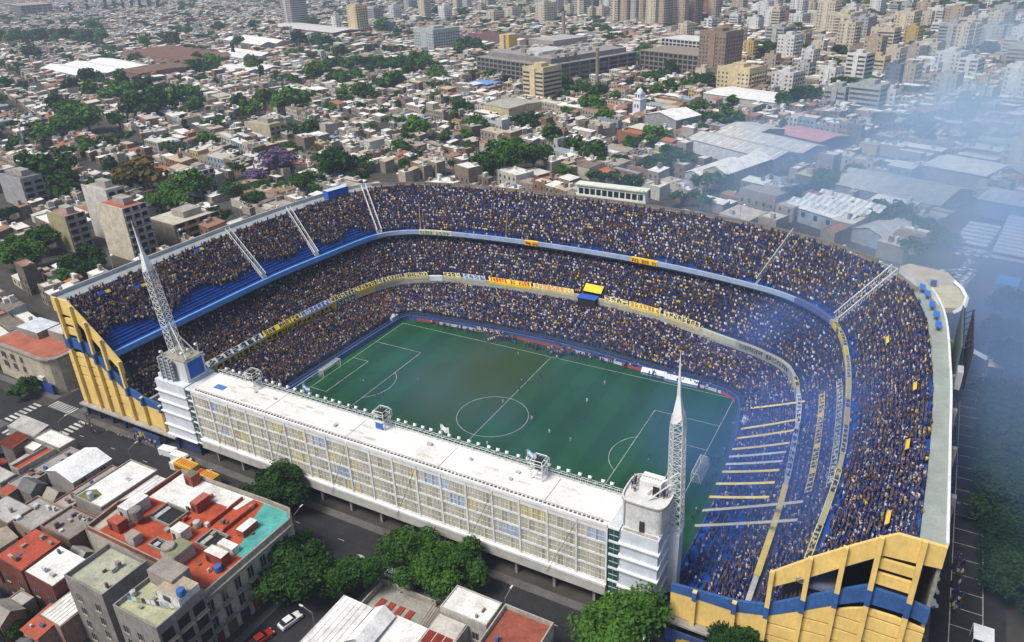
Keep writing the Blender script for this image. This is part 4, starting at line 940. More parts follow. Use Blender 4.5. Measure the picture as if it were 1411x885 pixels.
# ================================================================ trees
def crown_mesh(kind, seed, n, leaf, lobes):
    r = np.random.RandomState(seed); mb = []
    cen = []
    for i in range(lobes):
        a = r.uniform(0,6.283); rr = r.uniform(.05,.74)**.8; z = r.uniform(-.34,.46)
        if kind == 'c': rr *= .35; z = r.uniform(-.9,1.1)
        cen.append((rr*math.cos(a), rr*math.sin(a), z*(1-.4*rr), r.uniform(.20,.40)*(1.0 if kind != 'c' else .75)))
    V = []; Fc = []; 
    # solid ball inside each lobe, added to block light
    ico = [(0,0,1),(.894,0,.447),(.276,.851,.447),(-.724,.526,.447),(-.724,-.526,.447),(.276,-.851,.447),(.724,.526,-.447),(-.276,.851,-.447),(-.894,0,-.447),(-.276,-.851,-.447),(.724,-.526,-.447),(0,0,-1)]
    icf = [(0,1,2),(0,2,3),(0,3,4),(0,4,5),(0,5,1),(1,6,2),(2,7,3),(3,8,4),(4,9,5),(5,10,1),(6,7,2),(7,8,3),(8,9,4),(9,10,5),(10,6,1),(11,7,6),(11,8,7),(11,9,8),(11,10,9),(11,6,10)]
    for c in cen:
        i = len(V); V += [(c[0]+x*c[3]*.72, c[1]+y*c[3]*.72, c[2]+z*c[3]*.72) for x,y,z in ico]; Fc += [tuple(i+k for k in f) for f in icf]
    per = n//lobes
    for c in cen:
        d = r.normal(size=(per,3)); d /= np.linalg.norm(d, axis=1, keepdims=True); d[:,2] = np.where(d[:,2] < -.5, -d[:,2], d[:,2])
        rad = c[3]*(r.uniform(.70,1.25,per))
        P = np.array(c[:3])+d*rad[:,None]
        for p, dd in zip(P, d):
            nn = dd+r.normal(size=3)*.75; nn[2] += .25; nn /= np.linalg.norm(nn); a = np.cross(nn, r.normal(size=3)); a /= np.linalg.norm(a); b = np.cross(nn, a)
            s = leaf*r.uniform(.6,1.35); a = a*s; b = b*s*.7; i = len(V)
            V += [tuple(p-a), tuple(p-b*.8), tuple(p+a), tuple(p+b*.8)]; Fc.append((i,i+1,i+2,i+3))
    me = bpy.data.meshes.new("crown"); me.from_pydata(V, [], Fc); me.materials.append(LEAF[kind]); return me
CR = {}
def crown_for(kind, r, dist_, k):
    lod = 0 if dist_ < 170 else 1 if dist_ < 420 else 2; key = (kind, lod, k % 3)
    if key not in CR: CR[key] = crown_mesh(kind, 17*(k % 3)+lod, [9000,2600,700][lod], [.048,.075,.13][lod], [26,16,11][lod])
    return CR[key]
mb = MB(); mb.tube((0,0,0),(0,0,.55),.06,(.1,.1,.1),7,.045)
for k in range(5): a = k*1.256; mb.tube((0,0,.5),(.35*math.cos(a),.35*math.sin(a),1.0),.04,(.1,.1,.1),5,.015)
TRME = mb.mesh("trunk", MTRUNK)
TREES = [(-302.5,81.1,13,'g'),(-325.6,87.7,11.4,'g'),(-279.8,73.0,9.9,'g'),(-269.0,85.1,8.2,'g'),(-258.6,101.4,12.3,'b'),(-229.6,101.0,10.1,'g'),(-214.9,84.8,5.9,'g'),(-223.8,81.1,6.7,'g'),(-182.8,70.7,6.1,'g'),(-200.6,72.7,4.9,'g'),(-282.7,44.1,4.0,'g'),(-230.3,14.6,6.2,'g'),(-225.0,24.9,6.9,'g'),(-215.5,10.0,7.3,'g'),(-207.6,7.8,4.6,'g'),(-186.2,15.6,7.5,'g'),(-180.4,3.9,4.8,'g'),(-260.9,224.3,7.8,'g'),(-249.0,192.3,4.1,'g'),(-236.3,185.8,4.0,'g'),(-230.5,195.3,3.6,'b'),(-214.0,176.7,4.2,'g'),(-216.1,148.6,9.8,'p'),(-214.9,131.3,5.5,'p'),(-210.1,111.4,5.3,'g'),(-199.6,118.2,4.9,'g'),(-186.6,103.5,5.0,'g'),(-189.0,122.5,4.5,'g'),(-180.7,133.8,7.5,'g'),(-170.0,132.7,4.4,'g'),(-185.6,157.4,10.2,'g'),(-185.5,166.5,7.2,'g'),(-165.1,150.9,4.9,'g'),(-177.4,172.8,4.0,'g'),(-304.5,179.7,6.8,'g'),(-286.2,171.0,3.8,'b'),(-373.4,273.1,8.3,'g'),(-351.7,263.4,8.6,'g'),(-360.0,289.2,10.7,'g'),(-334.6,280.1,11.4,'g'),(-333.8,297.6,8.1,'g'),(-302.0,290.8,5.6,'g'),(-178.8,207.2,5.9,'g'),(-183.7,194.9,3.3,'g'),(-227.3,272.2,4.0,'g'),(-235.3,253.2,3.9,'g'),(-180.1,73.9,6.1,'g'),(-1086.4,546.6,13,'g'),(-1056.2,543.8,13,'g'),(-1057.4,560.8,13,'g'),(-1027.6,557.8,13,'g'),(-1018.4,568.2,13,'g'),(-979.9,558.6,13,'g'),(-970.6,568.7,13,'g'),(-942.9,565.8,13,'g'),(-1104.5,525.9,12.9,'g'),(-1076.9,522.9,13,'g'),(-591.4,284.0,9.1,'g'),(-607.2,314.8,11.1,'g'),(-579.4,327.0,9.3,'g'),(-526.9,303.5,9.4,'g'),(-545.7,328.7,6.7,'g'),(-543.0,269.8,10.0,'g'),(-502.7,262.3,12.3,'g'),(-489.5,266.4,8.1,'g'),(-507.6,217.4,9.3,'g'),(-479.7,204.2,8.9,'g'),(-420.8,224.0,13,'g'),(-429.3,243.3,13,'g'),(-425.1,256.2,11.1,'g'),(-398.3,253.5,8.4,'g'),(-417.0,202.1,7.0,'g'),(-424.7,184.7,12.8,'g'),(-431.6,177.5,8.2,'g'),(-434.8,171.7,8.1,'g'),(-674.1,274.9,8.2,'g'),(-357.4,208.2,4.3,'c'),(-476.0,304.5,6.8,'g'),(-452.7,297.9,8.0,'g'),(-708.8,444.0,7.5,'g'),(-747.1,434.7,7.7,'g'),(-814.0,488.2,7.3,'g'),(-891.1,437.5,10.8,'g'),(-564.7,401.9,9.7,'g'),(-625.4,453.1,7.9,'g'),(-791.9,556.7,13,'g'),(-905.2,678.7,8.5,'g'),(-1125.9,683.9,13,'g'),(-1354.0,1073.5,9,'g'),(-1307.5,1007.8,9,'g'),(-1720.6,981.1,9,'c'),(-1666.8,966.8,9,'c'),(-1663.1,984.8,9,'c'),(-1611.2,970.7,9,'c'),(-1631.0,1004.8,9,'c'),(-1579.7,990.2,9,'c'),(-1598.9,1024.8,9,'c'),(-1548.2,1009.8,9,'c'),(-1566.7,1044.9,9,'c'),(-1516.6,1029.4,9,'c'),(-1534.4,1064.9,9,'c'),(-1484.9,1049.1,9,'c'),(-1502.1,1085.0,9,'c'),(-1453.3,1068.8,9,'c'),(-608.7,594.2,13,'g'),(-584.5,599.2,11.4,'g'),(-551.4,578.9,11.0,'g'),(-551.8,592.2,8.3,'g'),(-784.5,818.0,9.8,'g'),(-810.9,814.6,8.7,'g'),(-596.1,738.1,12.7,'g'),(-550.4,711.8,8.1,'g'),(-462.4,572.8,6.8,'g'),(-465.2,548.2,7.6,'g'),(-435.4,441.1,8.9,'g'),(-434.2,455.4,9.0,'g'),(-420.0,454.4,8.9,'g'),(-418.6,469.1,9.0,'g'),(-404.4,468.0,8.9,'g'),(-399.7,478.8,9.0,'g'),(-379.8,469.6,8.8,'g'),(-374.9,480.4,8.8,'g'),(-390.9,397.3,8.2,'g'),(-374.3,394.1,7.4,'g'),(-368.5,403.7,8.1,'g'),(-411.1,367.9,8.1,'g'),(-412.7,399.3,11.2,'g'),(-463.1,385.1,7.2,'c'),(-565.7,421.1,11.5,'g'),(-523.8,432.0,9.6,'g'),(-622.2,500.1,5.4,'c'),(-336.8,347.1,6.2,'g'),(-312.5,341.4,9.6,'g'),(-301.6,338.4,7.1,'g'),(-275.6,322.2,4.5,'g'),(-261.6,321.0,4.4,'g'),(-322.1,393.9,10.3,'g'),(-326.5,378.0,6.3,'g'),(-550.3,516.8,7.0,'g'),(-493.2,530.1,10.1,'g'),(-851.5,756.1,8.6,'g'),(-397.1,328.6,4.5,'g'),(-303.1,290.5,4.5,'g'),(-350.2,477.4,13,'g'),(-336.5,437.1,9.6,'g'),(-303.8,429.9,9.2,'g'),(-384.1,614.6,10.2,'g'),(-374.0,580.6,8.1,'g'),(-380.1,628.1,7.7,'g'),(-437.8,656.6,7.3,'g'),(-261.7,449.7,6.5,'g'),(-277.7,453.3,5.3,'g'),(-170.9,410.7,9.3,'g'),(-162.3,413.3,7.0,'g'),(-180.0,408.0,4.7,'g'),(-138.0,395.5,7.8,'g'),(-251.3,354.1,5.2,'g'),(-206.2,317.0,7.3,'g'),(-169.7,273.9,7.5,'g'),(-196.5,292.4,5.0,'g'),(-151.8,293.5,5.7,'g'),(-145.7,304.9,5.8,'g'),(-139.3,284.5,6.5,'g'),(-119.1,345.7,9.1,'g'),(-102.9,324.2,6.8,'g'),(-128.8,325.0,5.9,'g'),(-293.6,787.0,7.6,'g'),(-326.6,765.7,7.6,'g'),(-508.5,984.4,7.2,'g'),(-462.7,1036.9,8.6,'g'),(-610.9,975.4,10.0,'g'),(-168.0,575.6,10.9,'g'),(-125.8,527.5,6.7,'g'),(-107.4,405.0,6.7,'g'),(-100.4,416.3,6.8,'g'),(-95.1,433.6,6.9,'g'),(-88.6,448.5,7.1,'g'),(-84.6,463.2,7.2,'g'),(-78.8,478.8,6.7,'g'),(-123.8,393.9,5.0,'g'),(-90.7,376.1,4.7,'g'),(-54.4,354.8,6.9,'g'),(-51.6,368.0,6.1,'g'),(-31.9,343.8,7.7,'g'),(-22.9,338.0,6.6,'g'),(-15.7,379.9,4.6,'g'),(-7.9,402.8,7.4,'g'),(-2.8,420.5,7.6,'g'),(2.1,439.0,6.7,'g'),(-72.7,648.5,9.2,'g'),(-171.3,1181.5,9,'g'),(-154.5,1195.5,9,'g'),(-83.5,1158.5,9,'g'),(-70.2,1171.6,9,'g'),(-53.8,1159.7,9,'g'),(-40.5,1172.6,9,'g'),(51.8,1117.5,9,'g'),(69.5,1107.5,9,'g'),(86.4,1119.5,9,'g'),(103.3,1109.6,9,'g'),(120.0,1121.4,9,'g'),(136.0,1101.0,9,'g'),(150.8,1112.5,9,'g'),(57.6,1200.7,9,'g'),(93.9,1214.0,9,'g'),(129.7,1214.7,9,'g'),(34.1,501.1,6.2,'g'),(42.7,469.1,5.3,'g'),(0.2,589.9,5.6,'g'),(-8.0,657.9,7.7,'g'),(19.4,531.6,6.5,'g'),(5.3,445.8,5.1,'g'),(92.1,634.5,10.3,'g'),(112.0,685.2,9.4,'g'),(96.6,396.4,10.3,'g'),(90.9,381.5,6.0,'g'),(64.0,919.8,6.0,'g'),(-62.3,261.0,5.8,'g'),(-52.3,279.2,7.7,'g'),(-28.1,228.7,9.1,'g'),(-32.4,221.2,6.0,'g'),(-55.0,227.4,3.8,'g'),(-35.4,194.1,5.2,'g'),(-43.0,232.0,4.6,'g'),(-35.9,310.4,5.4,'g'),(8.4,204.0,2.4,'g'),(35.7,205.4,4.1,'g'),(45.8,228.8,6.6,'g'),(55.2,245.5,5.3,'g'),(43.7,212.1,4.9,'g'),(51.0,236.0,4.8,'g'),(63.2,192.6,4.6,'g'),(68.1,182.6,4.5,'g'),(79.4,179.8,5.7,'g'),(89.0,173.1,5.6,'g'),(96.3,166.9,4.3,'g'),(75.4,345.9,9.4,'g'),(80.3,329.1,7.3,'g'),(115.9,108.2,7.2,'g'),(112.8,90.5,5.8,'g'),(116.8,75.2,6.4,'g'),(113.7,56.0,6.3,'g'),(111.2,41.0,5.9,'g'),(113.9,29.9,7.2,'g'),(111.7,17.7,6.1,'g'),(114.1,7.7,7.2,'g'),(112.8,-3.0,5.9,'g'),(113.8,-11.5,6.3,'g'),(-102.9,198.4,12.1,'g'),(-109.3,184.1,8.9,'g'),(-96.1,210.2,8.5,'g'),(-109.2,260.5,7.8,'g'),(-91.3,248.6,6.2,'g'),(-74.7,237.5,7.2,'g'),(-62.0,220.1,4.6,'g'),(-73.5,200.9,4.4,'g'),(-55.9,228.6,4.6,'g'),(-193.2,244.2,9.2,'g'),(-175.7,212.0,5.1,'g'),(-169.9,238.5,5.3,'g'),(-164.2,254.6,4.5,'g'),(-262.1,320.8,5.0,'g'),(-314.6,344.0,5.4,'g'),(-185.1,201.3,3.0,'g'),(-208.0,319.0,4.7,'g'),(-23.4,-51.8,6.6,'g'),(-3.9,-67.3,7.0,'g'),(6.3,-63.2,5.1,'g'),(13.8,-54.3,6.0,'g'),(23.1,-53.8,6.4,'g'),(55.4,-53.6,7.7,'g'),(72.8,-47.4,5.5,'g'),(-10.4,-56.7,1.5,'g'),(-41.2,-97.6,3.2,'g'),(-121.7,-45.2,3.3,'g'),(-120.8,-49.0,2.8,'g'),(-159.5,185.9,4.0,'g'),(-229.4,309.3,4.2,'g'),(-234.6,434.1,5.7,'g'),(-185.2,323.9,4.1,'g'),(-251.6,393.2,4.2,'g'),(-648.8,274.5,6.4,'g'),(-418.5,148.4,8.9,'g'),(-414.5,129.3,6.6,'g'),(-361.2,139.4,7.1,'g'),(-311.5,118.0,5.5,'g'),(-361.6,103.6,6.9,'g'),(-337.4,177.8,4.6,'g'),(-349.9,230.1,4.9,'g'),(-307.8,209.8,4.1,'g'),(-257.1,178.1,3.6,'g'),(-549.0,980.8,9.8,'g'),(-774.7,960.9,11.9,'g'),(-699.0,583.0,9.1,'g'),(-888.0,720.3,9.9,'g'),(-839.1,554.6,8.8,'g'),(-437.4,376.0,5.6,'g'),(76.4,184.2,3.9,'g'),(71.9,190.1,3.3,'g'),(102.3,355.4,5.7,'g'),(-43.4,410.5,4.3,'g'),(33.0,312.0,3.5,'g'),(-680.7,994.7,9,'g')]
KN = {'g':'leafy green','p':'purple flowering','b':'olive brown','c':'narrow dark','d':'smoke shaded'}
tr_i = 0; TPOS = []
td = sorted(TREES, key=lambda t: (t[0]-CP[0])**2+(t[1]-CP[1])**2)
def add_tree(x, y, r, k, i, zc=None):
    h = r*(.95 if k != 'c' else 1.6); base = (r*.58+.9) if k != 'c' else r*1.5
    t = thing("tree", None, "tree", (x,y,0), rnd.uniform(0,6.28), "street and garden trees")
    d = math.hypot(x-CP[0], y-CP[1]); 
    c = link("crown", crown_for(k, r, d, i), t, (0,0,base+ (r*.15 if k != 'c' else 0))); c.scale = (r*1.12, r*1.12, r*(.95 if k != 'c' else 1.3))
    u_ = link("trunk", TRME, t); u_.scale = (r*.9, r*.9, base)
    sz = "small" if r < 3 else "broad" if r > 7.5 else "medium"
    book(t, f"{sz} {KN[k]} tree", (x,y,r)); TPOS.append((x,y,r)); return t
for i, (x, y, r, k) in enumerate(td[:298]):
    add_tree(x, y, r*(1.1 if y > 0 and k != 'c' else 1.0), 'd' if k == 'g' and x > 100 else k, i)

# ================================================================ near houses
WC = [(.36,.34,.30),(.30,.26,.22),(.42,.40,.36),(.24,.22,.20),(.50,.47,.40),(.33,.22,.16),(.55,.54,.50),(.28,.20,.15)]
def colname(c):
    r, g, b = c; mx = max(c); mn = min(c)
    if mn > .55: return "white"
    if r > .28 and r > 2.0*g: return "red"
    if b > r*1.3: return "blue"
    if mx < .12: return "dark"
    if mx-mn < .06: return "grey" if mx < .45 else "pale grey"
    if r > .5 and b < .4: return "cream"
    return "brown" if r < .38 else "tan"
def window_part(parent, x, y, z, w_, h_, face, glass=MGLD, fc=(.36,.33,.28)):
    mb = MB()
    if face == 'S': mb.box(x-w_/2, x+w_/2, y-.06, y, z, z+h_)
    else: mb.box(x, x+.06, y-w_/2, y+w_/2, z, z+h_)
    o = mb.build("window", glass, parent); mb = MB()
    if face == 'S':
        for a, b in ((-w_/2-.08,-w_/2),(w_/2,w_/2+.08),(-.04,.04)): mb.box(x+a, x+b, y-.12, y-.001, z-.05, z+h_+.05, fc)
        mb.box(x-w_/2-.15, x+w_/2+.15, y-.2, y-.002, z-.18, z-.06, fc)
    else:
        for a, b in ((-w_/2-.08,-w_/2),(w_/2,w_/2+.08),(-.04,.04)): mb.box(x+.001, x+.12, y+a, y+b, z-.05, z+h_+.05, fc)
        mb.box(x+.002, x+.2, y-w_/2-.15, y+w_/2+.15, z-.18, z-.06, fc)
    mb.build("frame", MCL, o); return o
def house(name, label, x0, x1, y0, y1, h, roof=(.8,.8,.77), wall=(.36,.34,.30), par=.5, slope=0, floor=None, wins='', cat="house", ribs=0, grp=None, extra=None):
    t = thing(name, label, cat, ((x0+x1)/2,(y0+y1)/2,0), 0, grp); dx, dy = (x1-x0)/2, (y1-y0)/2
    mb = MB(); mb.box(-dx,dx,-dy,dy,0,h,wall)
    if par:
        for a in ((-dx,dx,-dy,-dy+.22),(-dx,dx,dy-.22,dy),(-dx,-dx+.22,-dy+.22,dy-.22),(dx-.22,dx,-dy+.22,dy-.22)): mb.box(*a,h+.004,h+par,tuple(v*1.05 for v in wall))
    mb.build("wall", MA, t)
    mb = MB(); e = .23 if par else -.25
    if slope == 'gx' or slope == 'gy':
        ax = slope == 'gx'; rz_ = 1.6
        if ax:   # ridge along x
            for s in (-1,1): mb.quad([(-dx-.2,s*(dy+.2),h+.02),(dx+.2,s*(dy+.2),h+.02),(dx+.2,0,h+rz_),(-dx-.2,0,h+rz_)][::s], roof)
            for s in (-1,1): mb.quad([(s*dx,-dy,h),(s*dx,dy,h),(s*dx,0,h+rz_-.1)], wall)
        else:
            for s in (-1,1): mb.quad([(s*(dx+.2),-dy-.2,h+.02),(s*(dx+.2),dy+.2,h+.02),(0,dy+.2,h+rz_),(0,-dy-.2,h+rz_)][::-s], roof)
            for s in (-1,1): mb.quad([(-dx,s*dy,h),(dx,s*dy,h),(0,s*dy,h+rz_-.1)], wall)
    else:
        a = slope or 0
        mb.v += [(-dx+e,-dy+e,h+.02),(dx-e,-dy+e,h+.02),(dx-e,dy-e,h+.02+a),(-dx+e,dy-e,h+.02+a),(-dx+e,-dy+e,h+.16),(dx-e,-dy+e,h+.16),(dx-e,dy-e,h+.16+a),(-dx+e,dy-e,h+.16+a)]
        mb.f += [(0,1,5,4),(1,2,6,5),(2,3,7,6),(3,0,4,7),(4,5,6,7),(3,2,1,0)]; mb.c += [roof]*6
        if ribs:
            n = int((x1-x0)/ribs)
            for k in range(n): x = -dx+.4+k*(2*dx-.8)/n; mb.v += [(x,-dy+e,h+.162),(x+.08,-dy+e,h+.162),(x+.08,dy-e,h+.162+a),(x,dy-e,h+.162+a),(x,-dy+e,h+.24),(x+.08,-dy+e,h+.24),(x+.08,dy-e,h+.24+a),(x,dy-e,h+.24+a)]; i = len(mb.v)-8; mb.f += [tuple(i+q for q in f) for f in ((0,1,5,4),(1,2,6,5),(2,3,7,6),(3,0,4,7),(4,5,6,7))]; mb.c += [tuple(v*.8 for v in roof)]*5
    mb.build("roof", MROOF, t)
    nf = max(1, int(h/3.1))
    if 'S' in wins:
        n = max(1, int((x1-x0)/3.4))
        for f in range(nf):
            for k in range(n): window_part(t, -dx+(k+.5)*2*dx/n, -dy, 1+f*3.1, 1.1, 1.5, 'S')
    if 'E' in wins:
        n = max(1, int((y1-y0)/3.4))
        for f in range(nf):
            for k in range(n): window_part(t, dx, -dy+(k+.5)*2*dy/n, 1+f*3.1, 1.1, 1.5, 'E')
    if extra: extra(t, dx, dy, h)
    return t
def tank(parent, x, y, z, r=.7, h=1.2, c=(.40,.38,.34)):
    mb = MB(); lathe(mb, x, y, [(r*.95,z),(r,z+.1),(r,z+h),(r*.9,z+h+.15),(0,z+h+.3)], 0, 6.283, 12, c); return mb.build("water_tank", MA, parent)
WR = (.80,.79,.75); RED = (.42,.085,.045); GR = (.42,.41,.38)
def ex_tank(c=(.4,.38,.34), fx=.4, fy=.4): return lambda t, dx, dy, h: tank(t, dx*fx, dy*fy, h+.16, c=c)
def ex_junk(n=5):
    def f(t, dx, dy, h):
        for _ in range(n):
            mb = MB(); x, y = rnd.uniform(-dx*.7,dx*.7), rnd.uniform(-dy*.7,dy*.7); a, b, c = rnd.uniform(.3,1.2), rnd.uniform(.3,1), rnd.uniform(.3,1.3); mb.box(x-a/2,x+a/2,y-b/2,y+b/2,h+.17,h+.17+c,rnd.choice([(.3,.28,.25),(.5,.48,.45),(.2,.12,.08),(.65,.65,.62),(.08,.15,.3)])); mb.build("roof_box", MA, t)
    return f
HL = [ # label, x0,x1,y0,y1,h,roof,wall,par,slope,wins,extra,ribs
("low house with a square white flat roof at the zebra crossing corner",-89,-79.4,-63.4,-59.2,6,WR,(.36,.33,.3),.3,0,'E',None,0),
("small white roofed annex touching the square white roof",-90.3,-85.6,-66,-63.5,5,WR,(.34,.3,.27),.2,.3,'',None,0),
("narrow house with a bright red strip roof terrace",-82.4,-79.3,-73,-64.3,6,RED,(.34,.32,.29),.8,0,'E',None,0),
("house under a bright white gabled metal roof facing the street",-74,-64.6,-70,-60.6,6.2,(.84,.84,.84),(.33,.32,.31),0,'gy','E',None,0),
("long workshop with the largest flat white roof and a green patch",-58.6,-49.6,-73.5,-59.6,7,WR,(.33,.30,.27),.5,0,'E',None,0),
("narrow roof of long white corrugated sheets beside the red terraces",-49.2,-44.2,-74,-60.4,6.6,(.76,.76,.74),(.36,.2,.15),.3,.3,'',None,1.1),
("low building with a wide pale grey vaulted roof by the road corner",-102,-91,-62.5,-58,5.2,(.42,.41,.39),(.38,.37,.35),.2,.8,'',None,0),
("dark house under a rusty brown red tile roof",-94.8,-89.8,-68.2,-64,6,(.20,.045,.03),(.2,.17,.15),0,.6,'',None,.7),
("grey roofed house with a dirty side wall at the photo's edge",-87,-79.2,-77.3,-73.6,6,(.50,.49,.46),(.25,.24,.23),.1,0,'S',ex_junk(3),0),
("grey flat roofed house below a brick lean-to",-72,-62.9,-85,-79.6,7,(.45,.44,.42),(.22,.17,.14),.1,0,'S',ex_junk(3),0),
("house with a broad worn red roof beside the white one",-53,-44.6,-92.6,-84.4,9,(.42,.085,.05),(.17,.06,.045),.1,.4,'S',ex_junk(6),0),
("house with a bright white roof wedged against the red one",-44.2,-35.8,-92.4,-85.2,9,WR,(.16,.06,.05),.1,.3,'S',ex_junk(3),0),
("low shed with a white roof below the weedy terrace block",-35.5,-29.6,-96,-89.5,6,WR,(.3,.2,.16),.1,.3,'',None,.9),
("small outbuilding with a steep clay red roof above the hedge",-36,-31.6,-99,-93.6,5.2,(.40,.10,.06),(.45,.27,.22),0,.8,'S',ex_junk(3),0),
("block of flats with a weedy pale terrace roof",-29.4,-19.4,-92.6,-84,14,(.42,.43,.33),(.27,.25,.23),1.1,0,'S',ex_junk(4),0),
("little house with a clean white slab roof under the red terraces",-46,-41.8,-79.4,-75.3,8.4,(.84,.84,.82),(.3,.28,.25),.05,0,'',None,0),
("taller flats with a greenish roof terrace and hanging laundry",-15.4,-5.0,-93.4,-84.4,14.6,(.46,.47,.30),(.28,.27,.25),1.0,0,'S',ex_junk(3),0),
("grey brick house with a cement roof in the corner of the block",-66,-56.5,-84,-76.6,6.5,(.36,.35,.33),(.30,.22,.17),.6,0,'S',ex_junk(5),0),
("tumbledown yard house with small grey and pink roofs",-64,-59,-76,-61,4.6,(.40,.36,.33),(.34,.2,.16),.5,0,'',ex_junk(9),0),
("dim grey house tucked between the strip roof and the gable",-79,-74.4,-76,-61,5,(.34,.33,.32),(.36,.3,.25),.4,0,'E',ex_junk(7),0),
("dark brick house with patched roofs in the middle of the block",-56,-46.6,-82.5,-75.6,6.8,(.28,.25,.22),(.22,.14,.11),.7,0,'S',ex_junk(9),0),
("long white shed with a big pale roof at the lower street corner",9.3,16.2,-84,-68.2,5.6,(.80,.80,.78),(.36,.35,.33),.3,.4,'',None,1.0),
("house with a folded white gable roof between two pale roofs",16.4,20.4,-76,-68.4,6.2,(.84,.84,.82),(.5,.5,.5),0,'gy','',None,0),
("low white roofed shed stepping down beside the folded gable",20.6,27.4,-74,-67.8,5.2,WR,(.4,.4,.38),0,.4,'',None,0),
("corner house with a cracked white flat roof on the street",27.4,36.4,-64.6,-59.2,8,WR,(.46,.44,.40),.35,0,'S',ex_junk(2),0),
("house with rusty red corrugated panels set in a white frame",27.4,33,-71.5,-64.9,6.8,(.55,.52,.46),(.36,.34,.3),.2,.3,'',None,0),
("house with a bare clay red flat roof behind a tall stained parapet",37,46,-70,-59.2,7.4,(.30,.09,.06),(.40,.38,.33),1.1,0,'S',ex_junk(3),0),
("grey cement yard building past the clay red roof",46.4,56,-70,-59.6,4.2,(.38,.37,.35),(.36,.35,.33),.5,0,'',ex_junk(6),0),
]
NEARH = []
for (lab,x0,x1,y0,y1,h,roof,wall,par,sl_,wn,ex,rb) in HL:
    NEARH.append(house("house", lab, x0,x1,y0,y1,h,roof,wall,par,sl_,None,wn,ribs=rb,extra=ex,grp="houses in the near blocks"))
t = NEARH[4]; mb = MB(); mb.quad([(-3.9,-6.5,7.2-0),(.6,-6.5,7.2),(.6,-3.9,7.2),(-2.2,-3.2,7.2),(-3.9,-4.6,7.2)],(.16,.19,.08)); mb.build("mossy_patch", MROOF, t); tank(t, -.6,-5.6,7.17,.6,1.3,(.5,.55,.62)); 
mb = MB(); mb.box(.2,1.8,1.5,2.6,7.165,7.35,(.7,.7,.66)); mb.box(.4,1.6,1.7,2.4,7.36,7.38,(.4,.4,.4)); mb.build("skylight", MCL, t)
t = NEARH[25]; 
for i in range(3):
    for j in range(2):
        mb = MB(); mb.box(-2.4+i*1.65,-.95+i*1.65,-2.9+j*3,-.3+j*3,6.97,7.1,(.24,.035,.025)); mb.build("roof_panel", MROOF, t)
# red terraced corner building with ornate street front
P_ = [(-38.7,-61.2),(-15.9,-60.4),(-9.3,-60.4),(-7.1,-62.7),(-7.1,-84.2),(-15.4,-84.2),(-15.4,-81.5),(-40.6,-81.5),(-41.5,-74),(-38.7,-70)]
t = thing("corner_apartment_house", "old corner house with red roof terraces, a turquoise corner deck and a balconied street front", "building")
mb = MB(); mb.prism(P_, 0, 11.6, (.50,.46,.38)); mb.build("wall", MA, t)
mb = MB()
def inset(P, d):
    c = Vector((sum(p[0] for p in P)/len(P), sum(p[1] for p in P)/len(P))); return P
n = len(P_)
for k in range(n):
    a, b = Vector(P_[k]), Vector(P_[(k+1)%n]); d = (b-a).normalized(); nn = Vector((d.y,-d.x)); nn = -nn
    q = [a, b, b-nn*(-.3), a-nn*(-.3)]; cc = (.36,.34,.3) if k in (0,1,2,3,4) else (.30,.10,.07)
    q = [a, b, b+Vector((d.y,-d.x))*.3, a+Vector((d.y,-d.x))*.3]
    mb.prism([tuple(v) for v in q][::-1], 11.61, 12.6, cc, (.34,.31,.27))
mb.build("parapet", MA, t)
def slab(poly, z, c, nm="roof", th=.08): mb = MB(); mb.prism(poly, z, z+th, c); return mb.build(nm, MROOF, t)
slab([(-38.3,-81.2),(-7.4,-81.2),(-7.4,-62.9),(-9.4,-60.8),(-38.3,-61.5)], 11.61, (.45,.085,.04))
slab([(-37.9,-69.8),(-27.5,-69.2),(-26.5,-65.2),(-19,-64.8),(-18.3,-61),(-38,-61.6)], 11.72, (.78,.77,.73))
slab([(-15.6,-61),(-9.5,-61),(-7.5,-63),(-7.5,-73.8),(-10.8,-73.6),(-11.4,-70.2),(-13.6,-69.6),(-14.4,-64.6)], 11.72, (.10,.40,.36))
slab([(-15,-83.9),(-7.4,-83.9),(-7.4,-74.4),(-11,-74.4),(-15,-79)], 11.74, (.48,.10,.045))
def court(x0,x1,y0,y1):
    mb = MB(); z = 12.4; mb.box(x0,x1,y0,y1,11.75,11.78,(.03,.03,.03))
    for a in ((x0,x1,y0,y0+.25),(x0,x1,y1-.25,y1),(x0,x0+.25,y0+.25,y1-.25),(x1-.25,x1,y0+.25,y1-.25)): mb.box(*a,11.79,z,(.30,.28,.24))
    mb.box(x0+.6,x0+1.6,y0+.6,y1-.6,11.8,12,(.5,.5,.48)); mb.build("light_well", MA, t)
court(-32.5,-26.5,-74.2,-69.6); court(-18.6,-14.2,-75.2,-71); court(-26,-22.6,-79.4,-77.2)
